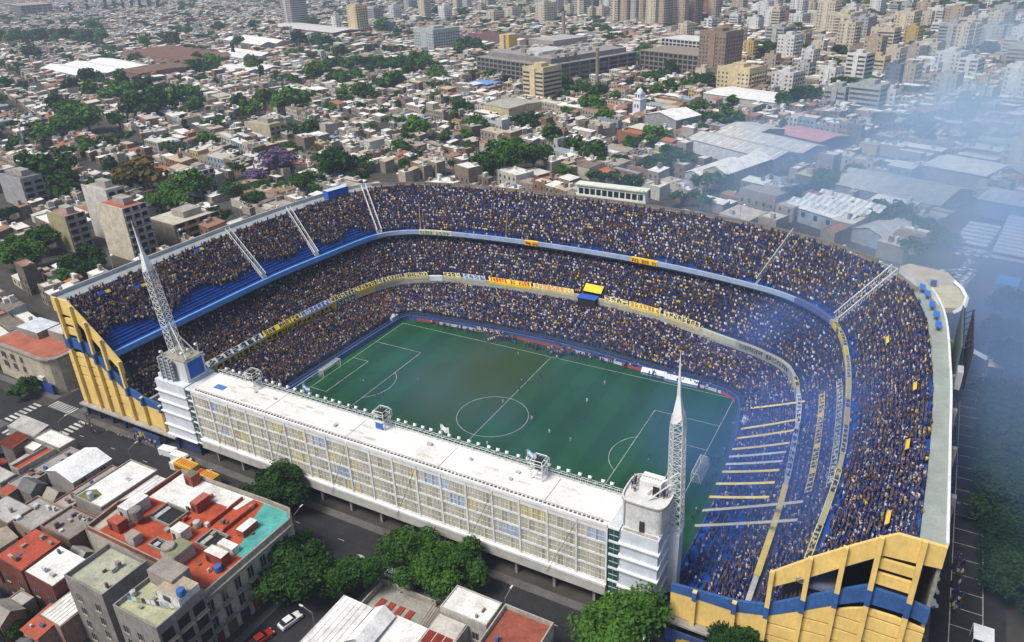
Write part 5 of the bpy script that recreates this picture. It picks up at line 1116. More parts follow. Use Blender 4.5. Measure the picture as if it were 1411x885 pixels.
for (x0,x1,y0,y1,h_,c,tp) in [(-34.4,-32.2,-63.8,-61.7,2.4,(.34,.08,.05),(.2,.17,.14)),(-26.6,-24.8,-69,-65.6,2.2,(.34,.07,.045),(.45,.14,.10)),(-23.6,-20.8,-76,-73.8,2.4,(.7,.68,.62),(.82,.8,.75)),(-13.4,-11.6,-70,-66.4,1.5,(.40,.09,.05),(.82,.82,.8)),(-13.4,-9.2,-77.2,-75.3,2.3,(.34,.07,.04),(.8,.78,.7)),(-20,-16.4,-81,-76.8,2.6,(.5,.48,.42),(.25,.26,.16)),(-36.6,-33.6,-79.6,-77.5,2.2,(.32,.07,.05),(.48,.12,.08)),(-30.4,-28,-80.6,-78.8,2.0,(.5,.5,.46),(.34,.3,.26)),(-13.8,-10,-74.1,-72.6,1.4,(.78,.76,.7),(.8,.8,.77)),(-37.8,-35,-76.4,-71.5,2.6,(.5,.48,.44),(.8,.8,.78))]:
    mb = MB(); mb.box(x0,x1,y0,y1,11.8,11.8+h_,c,tp); mb.box(x0+.3,x0+1.1,y0-.04,y0-.001,11.85,13.3,(.05,.04,.04)) if h_ > 2 else None; mb.build("roof_room", MA, t)
for (x,y,r,c) in [(-19.4,-79.6,1.25,(.33,.31,.27)),(-33.2,-75.8,1.2,(.22,.21,.2)),(-9.4,-78,.7,(.06,.14,.42)),(-22,-71.6,.7,(.5,.5,.48))]: tank(t,x,y,13.0 if r > 1 else 11.82,r,1.9 if r > 1 else 1.2,c)
for (x,y0,y1) in ((-20.4,-70.5,-62),(-16.6,-70.5,-62)): mb = MB(); mb.box(x,x+.3,y0,y1,11.8,12.5,(.36,.075,.045)); mb.build("divider_wall", MA, t)
for _ in range(26):
    mb = MB(); x,y = rnd.uniform(-37,-9), rnd.uniform(-80,-63); a,b,c = rnd.uniform(.3,1.1),rnd.uniform(.3,1.1),rnd.uniform(.2,.9); mb.box(x,x+a,y,y+b,11.83,11.83+c,rnd.choice([(.35,.3,.26),(.6,.58,.54),(.3,.08,.05),(.15,.15,.15),(.5,.15,.1)])); mb.build("roof_box", MA, t)
for i, y in enumerate((-64.6,-67.6,-70.6,-73.6,-76.6,-79.6,-82.6)):
    for z in (5.0, 8.6):
        window_part(t, -7.1, y, z-1.0, 1.2, 2.5, 'E')
    for z in (3.9, 7.5):
        mb = MB(); mb.box(-7.08,-6.2,y-.95,y+.95,z-.22,z,(.42,.39,.32))
        for k in range(7): mb.tube((-6.25,y-.9+.3*k,z),(-6.25,y-.9+.3*k,z+.95),.03,(.2,.18,.16),3)
        mb.tube((-6.25,y-.9,z+.95),(-6.25,y+.9,z+.95),.05,(.25,.22,.2)); mb.build("balcony", MA, t)
    mb = MB(); mb.box(-7.12,-7.04,y-1,y+1,.1,2.9,[(.25,.06,.04),(.06,.06,.06),(.2,.12,.08)][i%3]); mb.build("shop_door", MA, t)
mb = MB(); mb.box(-7.1,-6.5,-84.2,-63,11.0,11.5,(.30,.28,.24)); mb.box(-7.1,-6.8,-84.2,-63,3.1,3.4,(.36,.34,.3)); mb.build("cornice", MA, t)
# laundry flats details
t = NEARH[16]
mb = MB(); mb.box(-4.6,1.4,2.0,5.6,14.8,17.6,(.34,.30,.26)); mb.box(-.4,5.0,.2,4.2,14.8,17.0,(.72,.72,.70),(.45,.38,.28)); mb.box(1.2,2.8,.1,.19,15.4,16.4,(.08,.09,.12)); mb.build("roof_room", MA, t); tank(t, 4.6,1.2,17.0,.7,1.1,(.05,.18,.5)); tank(t,-4.6,-1.2,14.8,.5,.9,(.55,.55,.55))
mb = MB(); mb.tube((-4.2,-2.6,16.4),(4.6,-.4,16.4),.02,(.1,.1,.1))
for k, c in enumerate([(.1,.3,.7),(.75,.75,.72),(.4,.4,.2),(.05,.05,.07),(.7,.72,.75),(.72,.72,.75),(.03,.04,.1),(.3,.4,.7),(.5,.45,.45),(.75,.75,.78)]):
    x = -4+k*.85; y = -2.55+k*.21; mb.quad([(x,y,16.4),(x+.7,y+.17,16.4),(x+.7,y+.2,15.5-.1*(k%3)),(x,y+.03,15.4)], c)
mb.build("laundry_line", MCL, t)
for f in range(4):
    for k in range(3):
        y = -3+k*3; z = 2.2+f*3.1; mb = MB(); mb.box(5.2,6.1,y-1.3,y+1.3,z,z+.18,(.25,.22,.19)); mb.box(5.21,5.25,y-1.1,y+1.1,z+.2,z+2.3,(.04,.035,.03)); mb.tube((6.1,y-1.3,z+1),(6.1,y+1.3,z+1),.04,(.3,.25,.2)); 
        for q in range(6): mb.tube((6.08,y-1.3+.5*q,z+.1),(6.08,y-1.3+.5*q,z+1),.025,(.2,.18,.17),3)
        mb.build("balcony", MA, t)
person((-7.0,-87.0,14.8), 2, 'stand', 'white', label="person in a white and black striped shirt beside the rooftop laundry", group="people on rooftops")
# small garden strip and yard of the bottom block
g_ = MB(); g_.box(-36.5,-30.4,-93.3,-92.4,0,5.6,(.05,.13,.03)); 
hd = thing("hedge", "green creeper hedge between the clay red outbuilding and the white shed", "hedge", (-36.2,-96,0))
h_ = link("foliage", crown_mesh('g', 77, 2600, .09, 14), hd, (0,0,3.0)); h_.scale = (1.6,5.5,3.2)
mb = MB(); mb.box(10.2,27.2,-67,-59,.02,.3,(.36,.35,.32)); 
for k in range(4): mb.box(12+k*2.1,13.2+k*2.1,-64,-61.8,.31,.5,(.34,.06,.04))
for k in range(9): mb.tube((22+k*.5,-66,.3),(22.6+k*.5,-60,2.4),.08,(.28,.2,.16),3)
mb.box(10,10.25,-67.2,-58.8,0,1.6,(.45,.43,.38)); mb.box(10.25,22,-58.9,-58.65,0,1.5,(.45,.43,.38)); tag(mb.build("walled_yard", MA), "walled cement yard with four dark red planters behind the street trees", "yard")
# rounded corner house beyond the side street
t = thing("corner_house", "cream rounded corner house with a terracotta terrace facing the zebra crossing", "house")
Pc = [(-141,-42.2),(-116.8,-43),(-114.6,-42.2),(-113.2,-40.4),(-113,-38.6),(-113.4,-26),(-128,-26),(-141,-27)]
mb = MB(); mb.prism(Pc, 0, 10.4, (.52,.46,.35)); mb.build("wall", MA, t)
mb = MB(); mb.prism([(x*1.0+(.5 if x > -120 else -.2), y-(.5 if y < -38 else 0)) for x, y in Pc], 10.41, 10.8, (.30,.27,.23)); mb.prism([(-140,-41.6),(-117,-42.2),(-114.2,-40),(-114.2,-27),(-140,-28)], 10.81, 10.9, (.42,.14,.09)); 
mb.box(-126,-119,-34,-27,10.9,13.6,(.32,.28,.24),(.6,.6,.57)); mb.box(-138,-128,-36,-29,10.9,13,(.3,.26,.22),(.62,.66,.72)); mb.build("roof", MROOF, t)
for z in (4.6,7.6):
    for x in (-136,-131.5,-127,-122.5,-118.4): window_part(t, x, -42.7, z-.6, 1.2, 1.8, 'S')
    for y in (-37,-33,-29): window_part(t, -113.2, y, z-.6, 1.2, 1.8, 'E')
mb = MB(); mb.box(-120,-114.5,-43.5,-42.8,.2,3.2,(.03,.06,.25)); mb.box(-119.4,-117.2,-43.9,-43.1,4.2,5.2,(.6,.6,.6)); mb.build("blue_shutter", MCL, t)

# small lean-tos and back rooms that fill the yards of the near blocks
taken = [(h_[1], h_[2], h_[3], h_[4]) for h_ in HL]+[(-42,-7,-84.5,-60)]+[(10,28,-67,-58)]
mark("the gabled white roof", (-69,-65,7)); mark("the worn red roof", (-49,-88,9)); mark("the grey brick corner house", (-61,-80,6)); mark("the folded white gable", (18,-72,7)); mark("the clay red flat roof", (41,-64,7)); mark("the vaulted pale roof", (-96,-60,6))
cnt = 0
for _ in range(4000):
    if cnt > 62: break
    reg = rnd.choice([(-93,-30,-104,-61.5),(-93,-43,-90,-61.5),(9.4,60,-86,-60)]); w_, d_ = rnd.uniform(2.2,6), rnd.uniform(2.2,6.5)
    x, y = rnd.uniform(reg[0],reg[1]-w_), rnd.uniform(reg[2],reg[3]-d_)
    if any(x < b+.15 and x+w_ > a-.15 and y < d+.15 and y+d_ > c-.15 for a, b, c, d in taken): continue
    taken.append((x, x+w_, y, y+d_)); cnt += 1; h = rnd.uniform(2.8,6.2)
    rc = rnd.choice([(.40,.095,.045),(.36,.10,.06),(.46,.44,.40),(.78,.77,.73),(.34,.31,.27),(.22,.19,.16),(.62,.60,.55),(.25,.055,.035),(.16,.16,.16),(.42,.36,.28)]); wc = rnd.choice([(.30,.17,.12),(.34,.31,.26),(.24,.21,.18),(.46,.42,.36),(.28,.10,.07)])
    sl_ = rnd.choice([0,.3,.6,'gx','gy']) if min(w_,d_) > 3 else rnd.choice([0,.3])
    o = house("lean_to", None, x, x+w_, y, y+d_, h, rc, wc, 0 if sl_ else .35, sl_, None, '', grp="small yard buildings", cat="outbuilding", extra=ex_junk(2) if not sl_ and rnd.random() < .5 else None)
    book(o, f"{'tiny' if w_*d_ < 14 else 'small'} {colname(rc)} roofed outbuilding", (x+w_/2,y+d_/2,h))
def lamp_post(x, y, rz, lab):
    t = thing("street_lamp", lab, "street lamp", (x,y,.13), rz, "street lamps"); m = MB(); m.tube((0,0,0),(0,0,7.6),.11,(.2,.2,.2),6,.07); m.build("pole", MCL, t); m = MB(); m.tube((0,0,7.5),(0,2.2,8.1),.06,(.25,.25,.25)); m.build("arm", MCL, t); m = MB(); m.box(-.14,.14,1.9,2.7,8.0,8.14,(.6,.6,.6)); m.build("lamp_head", MCL, t)
for i, x in enumerate((-88,-62,-38,-12,12,36,60)): lamp_post(x, -57.6, 0, None); book(bpy.data.objects[-1] if False else COL.objects["street_lamp" if i == 0 else f"street_lamp.{i:03d}"], "thin grey street lamp on the front street kerb", (x,-57.6,7))
lamp_post(8.3, -75, R(90), "thin grey street lamp leaning over the narrow street by the white hatchback")
cb = MB()
for a, b in zip((-88,-62,-38,-12,12,36), (-62,-38,-12,12,36,60)):
    for k in range(8):
        f0, f1 = k/8, (k+1)/8
        for z, yy in ((7.2,-57.7),(6.8,-57.5)): cb.tube((a+(b-a)*f0,yy,z-2.2*f0*(1-f0)),(a+(b-a)*f1,yy,z-2.2*f1*(1-f1)),.025,(.03,.03,.03),3)
tag(cb.build("overhead_cables", MCL), "sagging black cables strung between the street lamps of the front street", "cable")
# ================================================================ vehicles
CARM = {}
def car_parts(kind):
    if kind in CARM: return CARM[kind]
    L_, W_, H_ = {'car':(4.3,1.75,1.42),'van':(5.2,1.95,2.2),'bus':(11,2.5,3.0)}[kind]
    def hull(mb, prof, w0, w1, col):
        n = len(prof)
        A = [(x, -w0/2 if z < .95*H_*.62 else -w1/2, z) for x, z in prof]; B = [(x, -y, z) for x, y, z in A]
        mb.quad(A, col); mb.quad(B[::-1], col)
        for k in range(n): mb.quad([A[k], B[k], B[(k+1)%n], A[(k+1)%n]], col)
    out = []
    if kind == 'car': body = [(-2.15,.3),(2.15,.3),(2.15,.62),(1.95,.82),(1.0,.93),(-1.9,.98),(-2.15,.8)]; cab = [(1.0,.93),(.35,1.38),(-1.15,1.42),(-1.85,.98)]; 
    elif kind == 'van': body = [(-2.6,.35),(2.6,.35),(2.6,.9),(2.1,1.25),(1.5,2.1),(-2.6,2.2)]; cab = [(2.12,1.27),(1.55,2.0),(.9,2.0),(.9,1.3)]
    else: body = [(-5.5,.4),(5.5,.4),(5.5,2.9),(5.3,3.0),(-5.5,3.0)]; cab = [(-5.2,1.5),(5.52,1.5),(5.52,2.5),(-5.2,2.5)]
    hb = MB(); hull(hb, body, W_, W_*(1 if kind != 'car' else .98), (1,1,1)); out.append(('body', hb, 'paint'))
    if kind == 'car':
        hb2 = MB(); hull(hb2, [(.2,1.39),(.3,1.44),(-1.1,1.47),(-1.2,1.42)], W_*.78, W_*.76, (1,1,1)); out.append(('roof', hb2, 'paint'))
        g_ = MB(); hull(g_, cab, W_*.9, W_*.8, (0,0,0)); out.append(('windows', g_, 'glass'))
    else:
        g_ = MB(); hull(g_, cab, W_*1.01, W_*1.01, (0,0,0)); out.append(('windows', g_, 'glass'))
    wx = {'car':(-1.35,1.35),'van':(-1.6,1.7),'bus':(-3.4,3.6)}[kind]; r = .33 if kind != 'bus' else .48
    for x in wx:
        for y in (-W_/2+.08, W_/2-.08): m = MB(); m.tube((x,y-.1,r),(x,y+.1,r),r,(.02,.02,.02),12); m.tube((x,y-.12,r),(x,y+.12,r),r*.5,(.4,.4,.4),8); out.append(('wheel', m, 'rub'))
    for y in (-W_/2+.3, W_/2-.3): m = MB(); m.box(L_/2-.06,L_/2+.03,y-.18,y+.18,.62 if kind == 'car' else .8,.78 if kind == 'car' else 1.0,(.8,.8,.75)); out.append(('headlight', m, 'rub'))
    CARM[kind] = [(nm, m, t) for nm, m, t in out]; return CARM[kind]
CACHE = {}
CC_ = {'white':(.72,.73,.75),'silver':(.42,.44,.46),'black':(.02,.02,.022),'grey':(.16,.17,.18),'blue':(.03,.07,.25),'red':(.42,.03,.02),'dark blue':(.015,.02,.06)}
MPAINT = mat("car_paint", attr=True, rough=.3, var=0, var2=0, spec=.5)
def vehicle(kind, color, x, y, rz, label=None, what=None, group="parked cars", z=.02, parts=True):
    if (kind, color) not in CACHE:
        l = []
        for nm, m, t_ in car_parts(kind):
            mm = MB(); mm.v = m.v; mm.f = m.f; mm.c = [CC_[color]]*len(m.f) if t_ == 'paint' else m.c
            l.append((nm, mm.mesh(nm, MPAINT if t_ == 'paint' else MGLD if t_ == 'glass' else MCL)))
        CACHE[(kind, color)] = l
    t = thing("parked_"+kind, label, kind, (x,y,z), rz, group)
    for nm, me in CACHE[(kind, color)]:
        if parts or nm in ('body','windows','roof'): link(nm, me, t)
    if not label: book(t, what or f"{color} {kind}", (x,y,0))
    return t
vehicle('car','white',.6,-73.6,R(78),"white hatchback parked in the narrow street below the balconied house")
vehicle('car','red',-1.2,-78.8,R(78),"red car at the bottom of the narrow street behind the white hatchback")
for i, y in enumerate((-8.2,-11.9,-15.6,-19.2)): vehicle('car','white',99.3,y,R(12+3*i),f"white car at the outer wall's foot, {['farthest from','second farthest from','second closest to','closest to'][i]} the yellow end wall", group="white cars at the outer wall")
vehicle('car','dark blue',104.6,10.5,R(95),"dark blue car driving in the street outside the pale rim wall", group="cars in the street")
vehicle('van','dark blue',97.6,-27.5,R(80),"dark van parked right beside the yellow end wall's outer foot", group="cars in the street")
vehicle('van','white',-61.5,-48.4,R(8),"white van parked under the pipe stacked tower, left of its twin", group="white vans below the tower"); vehicle('van','white',-57.0,-48.9,R(2),"white van parked under the pipe stacked tower, right beside the food truck", group="white vans below the tower")
for i, x in enumerate((-30,-24.5,3,11,17,24,31,38)): vehicle('car',['grey','black','silver','white','dark blue','grey','black','white'][i],x,-56.2,R(1),what="parked "+['grey','black','silver','white','dark blue','grey','black','white'][i]+" car by the kerb")
mark("the walled yard", (16,-63,0)); mark("the red terraced corner house", (-24,-70,11)); mark("the cracked white roof", (32,-62,8)); mark("the zebra crossing", (-107,-46,0)); mark("the square white corner roof", (-94,-54,0))
for i in range(4): vehicle('car',['silver','white','grey','black'][i],-100.9,-10+i*24,R(90),what="car in the side street", parts=False) if False else None
for i, (x, y) in enumerate([(-108.6,-66),(-108.7,-74),(-99.6,-68),(-108.4,-88)]): vehicle('car',['grey','silver','black','white'][i],x,y,R(90),what=['grey','silver','black','white'][i]+" car in the side street")
# food trucks
def truck(x, y, rz, lab, L_=6.2, cabin=True):
    t = thing("yellow_food_truck", lab, "truck", (x,y,.02), rz, "yellow trucks in the street")
    m = MB(); m.box(-L_/2,L_/2-.2,-1.2,1.2,1.0,3.3,(.62,.40,.03)); m.box(-L_/2+.1,L_/2-.3,-1.24,-1.205,1.7,2.6,(.45,.05,.02)); m.box(-L_/2+.1,L_/2-.3,1.205,1.24,1.7,2.6,(.45,.05,.02))
    for k in range(7): m.box(-L_/2+.3+k*.8,-L_/2+.8+k*.8,-.8,.8,3.305,3.33,(.5,.12,.03))
    m.build("cargo_box", MCL, t)
    if cabin:
        m = MB(); m.box(L_/2,L_/2+1.7,-1.1,1.1,.6,2.5,(.75,.75,.74)); m.build("cab", MCL, t); m = MB(); m.box(L_/2+1.6,L_/2+1.74,-.95,.95,1.5,2.3); m.build("windscreen", MGLD, t)
    m = MB(); m.box(-L_/2,L_/2,-1,1,.5,.98,(.25,.05,.03)); m.build("chassis", MCL, t)
    for xx in (-L_/3, L_/3):
        for yy in (-1.05,1.05): m = MB(); m.tube((xx,yy-.12,.45),(xx,yy+.12,.45),.45,(.02,.02,.02),12); m.build("wheel", MCL, t)
truck(-51.6,-51.6,R(178),"yellow and red truck with a white cab parked opposite the white box building"); truck(-43.2,-52.3,R(178),"smaller yellow and red trailer without a cab, behind the yellow truck",4.4,False)
# parking lots
mark("the white stair block", (88,50,34)); mark("the blue roofed kiosk", (114,136,3)); mark("the bus yard", (112,190,2)); mark("the scoreboard frame", (99,18,33)); mark("the long white awning", (105,80,3))
rows_ = []
for k in range(18): rows_.append((96.5+k*.48, 112+k*1.9, R(62), 'white' if k % 4 else 'silver'))
for k in range(11): rows_.append((88+k*1.7, 139.5+k*.9, R(60), ['white','grey','silver','white','blue'][k%5]))
for k in range(9): rows_.append((100.8+k*.5,139+k*2.6,R(64),['silver','white','grey'][k%3]))
for x, y, a, c in rows_: vehicle('car', c, x+rnd.uniform(-.3,.3), y+rnd.uniform(-.2,.2), a, group="cars in the open car park", parts=False)
vehicle('bus','white',90.4,134.5,R(-15),"white bus parked next to the open car park above the corner deck", group="buses")
for i in range(6): vehicle('bus','white',104+i*.9,172+i*4.6,R(-12),group="buses in the yard",what="white bus on the yard's near side", parts=False)
for i in range(12): vehicle('bus','white',116.4+i*.55,166+i*4.1,R(-12),group="buses in the yard",what="white bus in the long rank", parts=False)
for i in range(5): vehicle('car','white',101+i*3.0,166.4+i*.3,R(70),group="cars in the open car park", parts=False)
def canopy(name, lab, P, z, c, cat, posts=True, th=.12):
    m = MB(); m.prism(P, z, z+th, c)
    for x, y in P: m.tube((x,y,0),(x,y,z),.08,(.4,.4,.4))
    return tag(m.build(name, MCL), lab, cat)
canopy("awning", "long white awning running obliquely over the street beyond the scoreboard", [(100.5,84.5),(101.6,86.2),(109.6,78.4),(108.6,76.6)], 3, (.72,.78,.82), "awning")
canopy("awning", "square cream yellow awning at the end of the long white one", [(109,73.2),(113,73.6),(113.2,79),(109.4,79)], 3, (.80,.66,.30), "awning")
canopy("market_tent", "small yellow tent in the street beside the car park trees", [(106.8,57),(108.8,57),(108.8,60),(106.8,60)], 2.6, (.75,.62,.25), "tent")
canopy("market_tent", "small yellow and white tent next to the other yellow tent", [(109.4,57.6),(111,57.6),(111,60),(109.4,60)], 2.6, (.66,.6,.4), "tent")
canopy("market_tent", "white square tent in the street at the photo's bottom corner", [(106.6,-26.5),(109.6,-26.5),(109.6,-23),(106.6,-23)], 2.8, (.78,.79,.82), "tent")
canopy("blue_kiosk", "blue flat roofed kiosk at the edge of the car park", [(110.8,131),(117,130),(118.4,138),(112,139)], 4, (.08,.24,.62), "kiosk", th=.5)
canopy("awning", "long orange cream awning beside the blue kiosk", [(112,124),(121,119),(121.6,121.4),(112.6,126)], 3.4, (.8,.55,.28), "awning")
canopy("awning", "pale grey shelter roof by the trees of the street side park", [(112.6,86),(118,86),(118,92),(112.6,92)], 3, (.55,.6,.68), "awning")
for i in range(46):
    x, y = 104.4+rnd.gauss(0,.55), -12+rnd.uniform(-8,8); SMALL.append((x,y,.02,rnd.uniform(0,6.28)))
for i in range(40):
    x, y = 101.6+rnd.uniform(0,1.2), rnd.uniform(12,70); SMALL.append((x,y,.14,rnd.uniform(0,6.28)))
for i in range(26):
    x, y = rnd.choice([(-95,-47.5),(-76,-48),(-88,-50),(-66,-47.5)]); x += rnd.uniform(-6,6); y += rnd.uniform(-1.2,1.2); c = rnd.choice(['navy','black','white','royal blue','yellow'])
    person((x,y,.15 if y > -48 else .02), rnd.uniform(0,6.28), 'stand', c, what=f"{c} clothed pedestrian", group="people in the street")
SP = np.array([(x,y,z,a,14,0,0) for x,y,z,a in SMALL]); tag(link("crowd", crowd_mesh(SP)), "small groups of people queuing in the streets and standing along the touchline", "crowd", None, "stuff")
# street lamps on the left rim
lm = MB(); lm.tube((0,0,0),(0,0,5),.08,(.35,.4,.4)); lm.tube((0,0,5),(1,0,5.2),.05,(.35,.4,.4)); pl_ = lm.mesh("pole", MCL); lm = MB(); lathe(lm,1,0,[(0,5.0),(.35,5.1),(.35,5.4),(0,5.6)],0,6.283,10,(.8,.82,.82)); lp_ = lm.mesh("lamp_head", MCL)
for i, k in enumerate((K(.6),K(1.35),K(2.2),K(3.1),K(6.6),K(8.4),K(9.6))):
    t = thing("rim_lamp", None, "lamp", (*Op[k], ZT+.2), 0, "lamps on the stand rim"); link("pole", pl_, t); link("lamp_head", lp_, t); book(t, "white globe lamp on the stand rim", (*Op[k], ZT+4))
mb = MB(); p = Tp[K(3.95)]; q = Tp[K(3.5)]; d_ = Vector((*(p-q),0)); 
fr_ = (q[0]+.3,q[1],math.atan2(d_.y,d_.x)); mb.box(0,d_.length,-.2,2.6,33.3,36.0,(.03,.12,.5),(.55,.62,.7),fr=fr_); tag(mb.build("blue_cabin", MCL), "blue sided cabin with a pale roof on the rim before the corner gangway", "cabin")

# ================================================================ the city
GA = R(-20)
def loc2w(ox, oy, a, x, y): return (ox+x*math.cos(a)-y*math.sin(a), oy+x*math.sin(a)+y*math.cos(a))
SPOTS = []          # (x,y,r) kept free
def free(x, y, r):
    for a, b, c in SPOTS:
        if (a-x)**2+(b-y)**2 < (c+r)**2: return False
    return True
def shed(lab, x, y, W, D, a, h, roof, wall, rise=2.5, ridge='x', ribs=0, windows=0, name="warehouse", cat="warehouse", n=1, stripes=None):
    """(x,y) nearest corner; width W runs back along the local -x axis, depth D along local y"""
    t = thing(name, lab, cat, (x,y,0), a); mb = MB(); mb.box(-W,0,0,D,0,h,wall); 
    rf = MB(); e = .4
    for i in range(n):
        if ridge == 'x':
            y0, y1 = D*i/n, D*(i+1)/n; ym = (y0+y1)/2
            rf.quad([(-W-e,y0-e*(i==0),h+.02),(e,y0-e*(i==0),h+.02),(e,ym,h+rise),(-W-e,ym,h+rise)], roof); rf.quad([(e,y1+e*(i==n-1),h+.02),(-W-e,y1+e*(i==n-1),h+.02),(-W-e,ym,h+rise),(e,ym,h+rise)], roof)
            for xx, o_ in ((0,1),(-W,-1)): mb.quad([(xx,y0,h),(xx,y1,h),(xx,ym,h+rise-.05)][::o_], wall)
            if ribs:
                m_ = int(W/ribs)
                for k in range(m_):
                    xx = -W+W*(k+.5)/m_; rf.quad([(xx-.5,y0,h+.1),(xx+.5,y0,h+.1),(xx+.5,ym-.3,h+rise+.05),(xx-.5,ym-.3,h+rise+.05)], stripes or tuple(v*.7 for v in roof))
        else:
            x0, x1 = -W+W*i/n, -W+W*(i+1)/n; xm = (x0+x1)/2
            rf.quad([(x0-e*(i==0),D+e,h+.02),(x0-e*(i==0),-e,h+.02),(xm,-e,h+rise),(xm,D+e,h+rise)], roof); rf.quad([(x1+e*(i==n-1),-e,h+.02),(x1+e*(i==n-1),D+e,h+.02),(xm,D+e,h+rise),(xm,-e,h+rise)], roof)
            mb.quad([(x0,0,h),(x1,0,h),(xm,0,h+rise-.05)], wall); mb.quad([(x1,D,h),(x0,D,h),(xm,D,h+rise-.05)], wall)
            if ribs:
                m_ = int(D/ribs)
                for k in range(m_): yy = D*(k+.5)/m_; rf.quad([(x0,yy+.4,h+.1),(x0,yy-.4,h+.1),(xm-.2,yy-.4,h+rise+.05),(xm-.2,yy+.4,h+rise+.05)], stripes or tuple(v*.7 for v in roof)); rf.quad([(x1,yy-.4,h+.1),(x1,yy+.4,h+.1),(xm+.2,yy+.4,h+rise+.05),(xm+.2,yy-.4,h+rise+.05)], stripes or tuple(v*.7 for v in roof))
    mb.build("wall", MA, t); rf.build("roof", MROOF, t)
    for k in range(windows):
        m = MB(); xx = -W+W*(k+.5)/windows; m.box(xx-.9,xx+.9,-.06,0,h*.45,h*.8); m.build("window", MGLD, t)
    c = loc2w(x,y,a,-W/2,D/2); SPOTS.append((c[0],c[1],max(min(W,D)/2, 4)))
    L_ = max(W,D); m_ = int(L_/max(min(W,D),1)*1.6)
    for k in range(m_): q = loc2w(x,y,a,-W*(k+.5)/m_ if W > D else -W/2, D/2 if W > D else D*(k+.5)/m_); SPOTS.append((q[0],q[1],min(W,D)/2+1))
    return t
A3 = R(-30)
shed("long white walled warehouse with striped grey roof behind the far corner trees",17,247,60,42,A3,7,(.50,.50,.47),(.62,.64,.68),2.5,'x',6,0,stripes=(.68,.68,.66),n=2)
shed("brick warehouse with a pale vaulted roof next to a pink roofed hall",-3,290,24,26,A3,8,(.50,.50,.48),(.24,.12,.09),2,'x')
shed("low brick hall with a long pink roof",31,300,33,24,A3,5,(.55,.28,.27),(.25,.14,.11),1.5,'x')
shed("cream chapel hall with a tall white arched gable window",4,210,13,38,R(-20),8,(.80,.80,.76),(.52,.44,.30),3,'y',windows=2)
shed("white roofed hall attached beside the cream chapel hall",-9.5,215,9,34,R(-20),5,(.76,.76,.72),(.4,.42,.45),1.5,'y')
shed("long white ribbed metal roof hall just past the far stand",62,168,30,27,A3,6,(.76,.77,.74),(.42,.46,.54),2.4,'x',3,5,n=3,stripes=(.5,.52,.54))
shed("grey gabled shed with a brown ridge strip beyond the stair block",76,158,14,22,A3,5,(.48,.48,.46),(.40,.44,.5),2.4,'y')
shed("large flat grey roofed hall pressed against the far stand's wall",34,124,34,22,R(-14),8,(.42,.42,.37),(.5,.5,.44),.5,'x',windows=5)
shed("very long tan striped shed roof behind the bus yard trees",92,206,48,32,R(-22),5,(.46,.45,.40),(.3,.33,.38),4,'x',5,stripes=(.56,.54,.48))
shed("pale ribbed hall at the bus yard's back",128,208,24,20,R(-18),7,(.62,.64,.62),(.26,.32,.42),1,'x',4)
shed("bright white flat hall beyond the long tan shed",108,252,28,26,R(-22),7,(.80,.80,.76),(.35,.38,.42),.5,'x')
shed("hall with an arched grey roof beside the bright white flat hall",124,262,12,22,R(-22),6,(.42,.45,.48),(.3,.34,.4),2.5,'y')
shed("huge gleaming white saw-tooth factory roof",-645,330,118,75,R(-15),6,(.84,.84,.83),(.40,.38,.35),2,'x',0,n=3)
shed("brown tiled factory shed below the white saw-tooth roof's side",-590,352,48,60,R(-15),7,(.20,.12,.09),(.26,.15,.11),1.5,'x')
shed("row of rusty brown gabled sheds",-620,425,150,60,R(-15),6,(.23,.13,.10),(.3,.22,.17),4,'y',0,n=7)
shed("broad white warehouse by the top tree belt",-640,560,110,40,R(-20),7,(.78,.77,.74),(.36,.32,.28),3,'x',n=2)
shed("long maroon and white factory roof near the top edge",-640,690,190,50,R(-20),7,(.60,.58,.54),(.18,.09,.09),2,'x')
shed("white ribbed depot roof in two long spans",-575,470,80,40,R(-18),6,(.74,.74,.72),(.40,.40,.38),2.5,'x',n=2)
shed("white low hall beside the dark round trees",-500,400,60,40,R(-18),5,(.78,.77,.73),(.42,.4,.37),2,'x',n=2)
shed("dark maroon long factory roof beyond the grey office block",-350,640,110,70,R(-22),6,(.13,.075,.075),(.22,.15,.13),2,'x',n=3)
shed("blank cream walled hall with a curved top wall",-165,309,26,30,R(-20),9,(.42,.4,.36),(.62,.53,.33),1,'x')
shed("bright blue walled roof sheds beside a white block",-236,402,22,16,R(-20),6,(.18,.32,.62),(.04,.14,.48),.6,'x')
shed("grey nave of the church with a white roof",-52,310,26,22,R(-25),9,(.80,.80,.79),(.36,.36,.36),3,'y')
shed("white sports hall with a dark arched opening",-12,400,60,34,R(-22),5,(.78,.78,.75),(.5,.5,.48),1.5,'x')
# church tower
t = thing("church_tower", "white church tower with arched openings and a small cupola", "tower", (-88,346,0), R(-22)); SPOTS.append((-88,346,7))
mb = MB(); mb.box(-3,3,-3,3,0,13,(.68,.72,.78)); mb.box(-3.4,3.4,-3.4,3.4,13,13.6,(.75,.77,.8)); mb.box(-2.4,2.4,-2.4,2.4,13.6,17,(.66,.70,.76)); mb.build("wall", MCL, t)
mb = MB(); lathe(mb,0,0,[(2.3,17),(2.1,18.2),(1.2,19.4),(.3,20),(0,21.4)],0,6.283,12,(.6,.64,.7)); mb.build("cupola", MCL, t)
for z in (8,14.2):
    for x in (-1.2,1.2): mb = MB(); mb.box(x-.5,x+.5,-3.06 if z < 10 else -2.46,-3.0 if z < 10 else -2.4,z,z+2.2); mb.build("window", MGLD, t)
